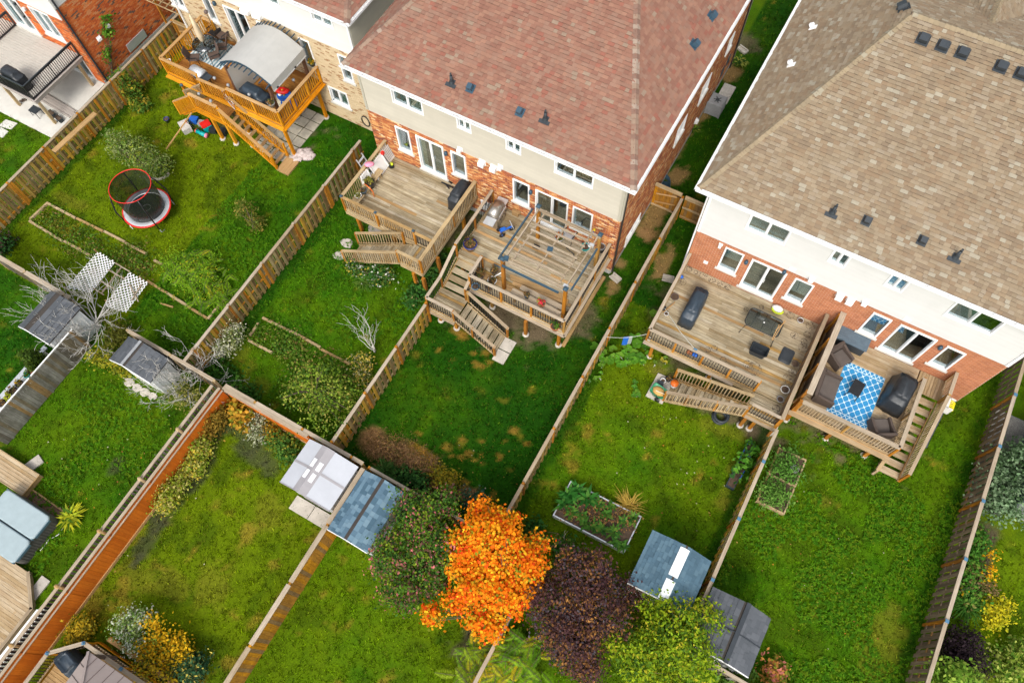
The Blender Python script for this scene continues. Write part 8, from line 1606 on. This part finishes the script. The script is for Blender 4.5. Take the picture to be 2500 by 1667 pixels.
# right edge
for nm, lab, base, bb, n, s, tn, sd in (
    ("juniper", "large grey-green juniper beyond the right fence", (14.03, 15.99), [bl((13.59, 15.92, 0.90), 1.2, 1.0, .8), bl((13.23, 15.13, 0.90), .7, .7, .7), bl((13.26, 16.83, 1.00), 1.0, .9, .8), bl((13.58, 17.44, 1.00), .8, .8, .8)], 5200, .07, [(4, (.15, .24, .12)), (3, (.23, .33, .18)), (3, (.07, .13, .05))], 161),
    ("shrub", "bright golden star shaped shrub at the right edge", (14.68, 11.41), [bl((14.52, 11.28, 0.35), .5, .5, .3), bl((14.75, 11.68, 0.35), .3, .25, .2), bl((14.42, 10.81, 0.30), .2, .3, .2)], 1000, .06, [(4, (.60, .52, .02)), (2, (.42, .42, .02))], 162),
    ("barberry", "almost black purple bush beside the dark fence at the lower right", (13.95, 9.37), [bl((13.51, 9.45, 0.70), .65, .7, .6), bl((14.00, 8.92, 0.60), .6, .6, .5), bl((13.40, 8.68, 0.60), .5, .6, .5)], 3000, .055, [(4, (.022, .014, .018)), (3, (.035, .022, .026)), (1, (.06, .04, .05))], 163),
    ("shrub", "bright green sprigs over the dark fence at the bottom right", (13.85, 8.15), [bl((13.04, 7.97, 1.50), .6, .4, .5), bl((13.72, 8.35, 1.40), .45, .35, .4), bl((12.88, 7.60, 1.30), .4, .3, .4)], 900, .085, [(4, (.16, .30, .03)), (3, (.26, .36, .05))], 164),
    ("shrub", "pale yellow-green bush in the bottom right corner", (15.74, 9.66), [bl((15.32, 9.60, 0.60), .6, .8, .5), bl((15.55, 10.24, 0.50), .4, .5, .4)], 1300, .07, [(4, (.24, .33, .04)), (3, (.35, .40, .08)), (2, (.10, .20, .02))], 165),
    ("perennial", "green bed plants with orange flowers right of the dark fence", (13.54, 13.31), [bl((13.14, 13.54, 0.35), .35, .7, .35), bl((13.27, 12.32, 0.35), .35, .6, .3), bl((13.52, 11.38, 0.25), .4, .5, .25)], 1900, .075, [(5, (.06, .18, .02)), (3, (.12, .24, .03)), (1, (.20, .20, .05))], 166),
    ("perennial", "clump of orange flowers beyond the dark fence", (14.03, 12.58), [bl((13.82, 12.54, 0.50), .16, .28, .16), bl((13.69, 13.31, 0.50), .1, .2, .1), bl((13.01, 11.33, 0.50), .12, .08, .1)], 220, .055, [(3, (.70, .36, .01)), (1, (.60, .42, .02))], 167),
    ("perennial", "brown faded flower heads beside the orange flowers", (13.55, 12.31), [bl((13.33, 12.18, 0.40), .25, .25, .2), bl((13.98, 12.05, 0.35), .25, .2, .2)], 360, .05, [(3, (.24, .16, .07)), (1, (.14, .13, .04))], 168),
    ("shrub", "orange and pink tipped seedling at the bottom edge by the dark grey shed", (7.98, 5.18), [bl((7.82, 5.18, 0.50), .42, .42, .4)], 480, .075, [(3, (.55, .25, .06)), (2, (.60, .20, .15)), (3, (.24, .26, .03))], 169),
    ("shrub", "small green bush at the dark grey shed's lower corner", (6.96, 4.44), [bl((6.90, 4.45, 0.60), .3, .3, .35), bl((6.35, 4.04, 0.60), .25, .2, .3)], 420, .08, [(3, (.10, .20, .03)), (2, (.2, .28, .04))], 170),
    ("perennial", "dark leafy plants behind the blue-grey shed", (-8.53, 4.64), [bl((-8.47, 4.64, 0.35), .55, .4, .3), bl((-7.81, 4.81, 0.35), .4, .35, .3)], 900, .09, [(4, (.03, .10, .02)), (3, (.06, .16, .03))], 171),
    ("shrub", "golden shrub above the green tree's crown", (-6.75, 5.50), [bl((-6.75, 5.48, 0.50), .6, .35, .35)], 1000, .055, [(4, (.36, .27, .02)), (3, (.20, .20, .02))], 172),
    ("shrub", "blue-green bush behind the orange maple", (-5.28, 5.25), [bl((-5.22, 5.30, 0.40), .6, .35, .3)], 700, .06, [(4, (.03, .09, .05)), (2, (.06, .13, .07))], 173),
    ("shrub", "dark green leaves in the fence gap right of the maple", (-2.60, 5.51), [bl((-2.59, 5.36, 0.40), .35, .45, .35), bl((-1.05, 5.32, 0.50), .4, .5, .4)], 700, .09, [(4, (.03, .12, .02)), (2, (.08, .18, .03))], 174),
    ("perennial", "mixed wild plants and white asters under the left deck's stairs", (-14.82, 12.66), [bl((-14.71, 12.59, 0.30), .8, .4, .3), bl((-15.89, 12.16, 0.30), .5, .3, .25), bl((-14.81, 12.12, 0.20), .6, .3, .2)], 2000, .06, [(5, (.04, .13, .02)), (3, (.12, .19, .03)), (.8, (.60, .60, .52)), (.3, (.5, .4, .06))], 175),
    ("perennial", "green weeds growing under the left deck's corner posts", (-12.74, 12.76), [bl((-12.57, 12.66, 0.30), .4, .5, .3), bl((-12.57, 13.97, 0.30), .35, .8, .3), bl((-12.71, 11.97, 0.20), .4, .4, .2)], 1400, .08, [(5, (.035, .12, .02)), (3, (.08, .18, .03)), (.3, (.55, .45, .2))], 176),
    ("shrub", "weeds at the far left edge beside the left fence", (-32.08, 5.01), [bl((-31.76, 5.04, 0.40), .5, .6, .4)], 600, .08, [(3, (.03, .09, .02)), (2, (.06, .04, .03))], 177)):
    plant(nm, lab, "shrub", base, bb, n, s, tn, sd)
# pumpkin leaves: big leaves one by one
def big_leaves(name, label, pts, r, tones, seed, z=.25, group=None, cat="plant"):
    t = thing(name, label, cat, (*pts[0], 0), group=group); rd = random.Random(seed); st = MB()
    for i, p in enumerate(pts):
        q = rd.uniform(.7, 1.2) * r; a0 = rd.random() * 6; zz = z * rd.uniform(.5, 1.3); tl = rd.uniform(-.3, .3); tn = tones[rd.randrange(len(tones))]
        v = [[p[0], p[1], zz - .02]] + [[p[0] + q * (1 + .1 * math.cos(5 * a)) * math.cos(a + a0) * (.35 if k == 0 else 1), p[1] + q * (1 + .1 * math.cos(5 * a)) * math.sin(a + a0) * (.35 if k == 0 else 1), zz + .03 + tl * q * math.cos(a) * .5] for k, a in enumerate([2 * pi * k / 10 for k in range(10)])]
        me = bpy.data.meshes.new("leaf"); me.from_pydata(v, [], [(0, 1 + k, 1 + (k + 1) % 10) for k in range(10)]); at = me.attributes.new("tone", 'FLOAT_COLOR', 'FACE'); f = rd.uniform(.8, 1.25); at.data.foreach_set("color", [c for k in range(10) for c in (tn[0] * f, tn[1] * f, tn[2] * f, 1)]); me.materials.append(MATS["leaf"]); place("leaf", me, t)
        st.tube([(p[0] + rd.gauss(0, .05), p[1] + rd.gauss(0, .05), 0), (p[0], p[1], zz)], .012, 4, cap=False)
    st.build("stems", "vine_pale", t); return t
rd_ = random.Random(9)
def around(c, n, sx, sy): return [(c[0] + rd_.gauss(0, sx), c[1] + rd_.gauss(0, sy)) for _ in range(n)]
PK = [(.10, .26, .02), (.075, .21, .02), (.15, .31, .03)]
big_leaves("pumpkin_vine", "big pumpkin leaves under the clothes line at the worn deck", around((-2.36, 14.30), 26, .42, .38) + around((-2.38, 15.15), 10, .2, .5) + around((-3.18, 13.73), 9, .4, .15), .19, PK, 181)
big_leaves("pumpkin_vine", "small trail of pumpkin leaves on the lawn beside the stair foot pad", [(-1.75, 13.28), (-1.68, 13.07), (-1.53, 12.93), (-1.55, 12.73), (-1.36, 12.75), (-1.46, 12.88)], .15, PK, 182)
big_leaves("pumpkin_vine", "few pumpkin leaves near the narrow fence below the clothes line", [(-3.29, 13.00), (-3.24, 12.77), (-3.35, 12.65), (-3.54, 12.42), (-3.37, 13.27)], .12, PK, 183)
big_leaves("pumpkin_vine", "yellowing vine leaves around the worn deck's left post", around((-1.48, 14.75), 7, .3, .2), .11, [(.4, .34, .04), (.15, .25, .03)], 184)
GK = "leafy plants in the large vegetable bed"
def rosette(label, c, n, L, tones, seed, w, group): return tuft("vegetable_plant", label, c, n, L, tones, seed, w, "vegetable plant", .03, group)
def up(t, z): t.location.z += z; return t
KALE = [(3, (.03, .14, .02)), (3, (.05, .20, .03)), (1, (.10, .26, .04))]
VEG = [(-1.97, 7.33), (-1.24, 7.61), (-1.81, 7.72), (-1.99, 6.96), (-0.76, 7.61), (-0.34, 7.41), (-0.26, 7.82), (-1.12, 6.88), (-1.55, 6.78), (-0.60, 6.66), (-0.16, 6.78), (0.29, 6.90), (0.44, 7.49), (0.73, 7.78), (0.82, 6.56), (-0.90, 6.62), (0.51, 6.58)]
for i, (L, w, lab) in enumerate(((.5, .07, "dark green broad leaved plant near the bed's top corner"), (.55, .075, "largest star shaped dark plant in the large bed"), (.45, .06, "dark green plant at the large bed's top edge"), (.42, .06, "dark leafy plant at the large bed's left edge"), (.25, .05, "small plant right of the star shaped dark plant"), (.28, .06, "small round green plant in the middle of the large bed"), (.22, .05, "small plant at the large bed's upper edge"), (.25, .05, "blue-green plant in the large bed's middle left"), (.3, .05, "bushy low plant left of the blue-green plant"), (.3, .05, "light green plant at the large bed's lower edge"), (.34, .05, "straggly light green plant right of centre, lower edge"), (.36, .05, "pale stemmed plant at the large bed's lower right"), (.26, .05, "small plant in the large bed's dry right part"), (.28, .06, "broad leaved plant in the large bed's right corner"), (.26, .05, "dark plant in the large bed's bottom corner"), (.25, .05, "small plant above the large bed's lower edge"), (.28, .05, "leafy plant near the large bed's bottom corner"))):
    up(rosette(lab, VEG[i], 30 if L > .4 else 26, L * (1.1 if L > .4 else 1.35), KALE if i < 4 else [(3, (.08, .22, .03)), (2, (.14, .28, .04)), (1, (.05, .15, .03))], 190 + i, w, GK), .3)
leaf_cloud("dry_vines", None, [(*(0.44, 7.50), .36, .5, .35, .06), (*(-0.43, 7.35), .36, .3, .35, .06), (*(-0.98, 7.30), .36, .4, .3, .05), (*(-1.59, 6.74), .36, .3, .15, .05)], 900, .05, [(3, (.36, .21, .07)), (2, (.28, .14, .05)), (1, (.16, .1, .05))], seed=210, kind="stuff")
for i, (bb, tn, lab) in enumerate((([bl((5.31, 13.15, 0.50), .4, .5, .2), bl((5.19, 12.59, 0.45), .4, .35, .18), bl((5.73, 12.61, 0.45), .4, .35, .18)], [(4, (.09, .23, .03)), (3, (.14, .29, .05)), (1, (.05, .15, .02))], "leafy greens in the narrow bed's upper half"), ([bl((5.15, 11.52, 0.45), .45, .5, .18), bl((5.68, 11.54, 0.45), .35, .35, .16), bl((5.40, 11.29, 0.40), .3, .3, .14)], [(4, (.12, .27, .04)), (3, (.18, .33, .06)), (1, (.06, .16, .02))], "brighter leafy greens in the narrow bed's lower half"))):
    t = thing("vegetable_plants", lab, "vegetable plants", bb[0][:2] + (.25,)); leaf_cloud("foliage", t, bb, 1200, .07, tn, seed=220 + i, aspect=.35, clump=6)
t = thing("plant_hoop", "coil of pale wire on the narrow bed's greens", "wire", (5.72, 12.87, 0.50)); part("wire", t, "alu", lambda b: [b.tube([Vector((5.72, 12.87, 0.50)) + Vector((r_ * math.cos(2 * pi * k / 20), r_ * math.sin(2 * pi * k / 20), .03 * r_)) for k in range(21)], .008, 4, cap=False) for r_ in (.17, .12, .06)])
# overgrown beds: ground cover
leaf_cloud("ground_cover", None, [(*(-28.90, 6.97), .08, 2.0, .8, .12), (*(-25.89, 7.23), .08, 1.4, 1.0, .14), (*(-30.95, 7.34), .06, 1.0, .7, .08)], 3200, .06, [(4, (.09, .19, .02)), (3, (.15, .22, .02)), (1, (.06, .12, .02)), (1, (.25, .18, .06))], seed=231, kind="stuff")
leaf_cloud("ground_cover", None, [(*(-16.78, 7.31), .1, 1.6, .8, .15), (*(-14.78, 7.14), .1, 1.6, .9, .16), (*(-14.75, 5.80), .08, 1.4, .9, .12), (*(-13.18, 7.03), .1, 1.0, 1.0, .14)], 4200, .06, [(4, (.10, .20, .02)), (3, (.17, .24, .03)), (2, (.06, .14, .02)), (1, (.28, .2, .06))], seed=232, kind="stuff")
leaf_cloud("dead_growth", None, [(*(-9.98, 5.40), .12, .85, .5, .35), (*(-8.99, 5.49), .12, .85, .55, .4), (*(-8.07, 5.49), .12, .75, .55, .35), (*(-7.48, 5.37), .12, .5, .4, .25)], 5200, .06, [(4, (.32, .18, .08)), (3, (.24, .14, .07)), (1, (.4, .24, .06)), (1, (.12, .12, .03))], "leaf_matt", aspect=.2, seed=233, kind="stuff")
g_ = np.random.default_rng(8); fl = np.array([(*(-3.54, 3.82), 3.2), (*(-6.27, 5.33), 2.5), (*(8.53, 9.18), 4.0), (*(1.55, 11.53), 3.0), (*(-19.43, -1.27), 3.0)]); k_ = g_.integers(0, 5, 260); X_ = fl[k_, 0] + g_.normal(size=260) * fl[k_, 2] * .6; Y_ = fl[k_, 1] + g_.normal(size=260) * fl[k_, 2] * .5
V_ = np.zeros((260, 4, 3)); an = g_.uniform(0, 6.3, 260); s_ = g_.uniform(.02, .045, 260)
for j in range(4): V_[:, j] = np.stack([X_ + s_ * np.cos(an + j * pi / 2), Y_ + s_ * np.sin(an + j * pi / 2) * .8, np.full(260, .09) + .01 * (j % 2)], -1)
quads("fallen_leaves", None, V_, np.array([(.55, .22, .03), (.45, .3, .08), (.6, .55, .4), (.35, .13, .04)])[g_.integers(0, 4, 260)], "leaf", "stuff")
# bare trees
def bare(name, label, base, seed, L, r, depth, n0, spread, up_, tilt=(0, 0), barkm="bark_pale", kids=(2, 3), leaves=None, trunk=.25, shrink=.7, z0=.0):
    t = thing(name, label, "tree", (*base, z0)); rd = random.Random(seed); b = MB(); top = Vector((base[0], base[1], z0 + trunk)); b.tube([(*base, z0 - .05), top], [r * 1.3, r], 8)
    for k in range(n0):
        a = 2 * pi * k / n0 + rd.uniform(-.4, .4); d = Vector((math.cos(a) * spread + tilt[0], math.sin(a) * spread + tilt[1], rd.uniform(.5, 1.1))); branches(b, top - Vector((0, 0, rd.uniform(0, trunk * .6))), d, L * rd.uniform(.8, 1.15), r * .55, depth, rd, .6, up_, 5, kids, shrink)
    b.build("branches", barkm, t)
    if leaves: leaf_cloud("leaves", t, *leaves)
    return t
bare("bare_tree", "bare grey-white tree spreading over the left grey shed", (-24.77, 3.94), 251, 1.2, .06, 4, 17, .95, .08, kids=(2, 3), shrink=.72, trunk=.5)
bare("bare_shrub", "bare pale shrub at the fence corner behind the orange stained fence", (-18.89, 4.29), 252, 1.05, .035, 4, 8, .8, .14, kids=(2, 3), shrink=.7, trunk=.3); bare("bare_shrub", "bare pale shrub hanging over the picket fence's upper end", (-19.31, 3.32), 253, 1.0, .03, 4, 8, .9, .1, kids=(2, 3), shrink=.7, trunk=.3)
bare("bare_sapling", "bare sapling with pale forked trunk in the second lawn", (-12.79, 9.07), 254, .85, .045, 3, 3, .35, .2, tilt=(-.2, .2), kids=(2, 3), trunk=.6, shrink=.72); bare("bare_sapling", "leaning bare branch beside the forked sapling", (-12.78, 9.01), 255, .9, .035, 3, 2, .2, .05, tilt=(-1.2, .3), kids=(1, 3), trunk=.15)
bare("bare_shrub", "twiggy brown shrub at the large vegetable bed's lower corner", (-1.12, 5.13), 256, .45, .02, 3, 4, .7, .2, barkm="twig", leaves=([bl((-1.09, 5.26, 0.70), .4, .45, .4)], 260, .07, [(3, (.08, .18, .02)), (2, (.14, .22, .03))], "leaf", 6, .12))
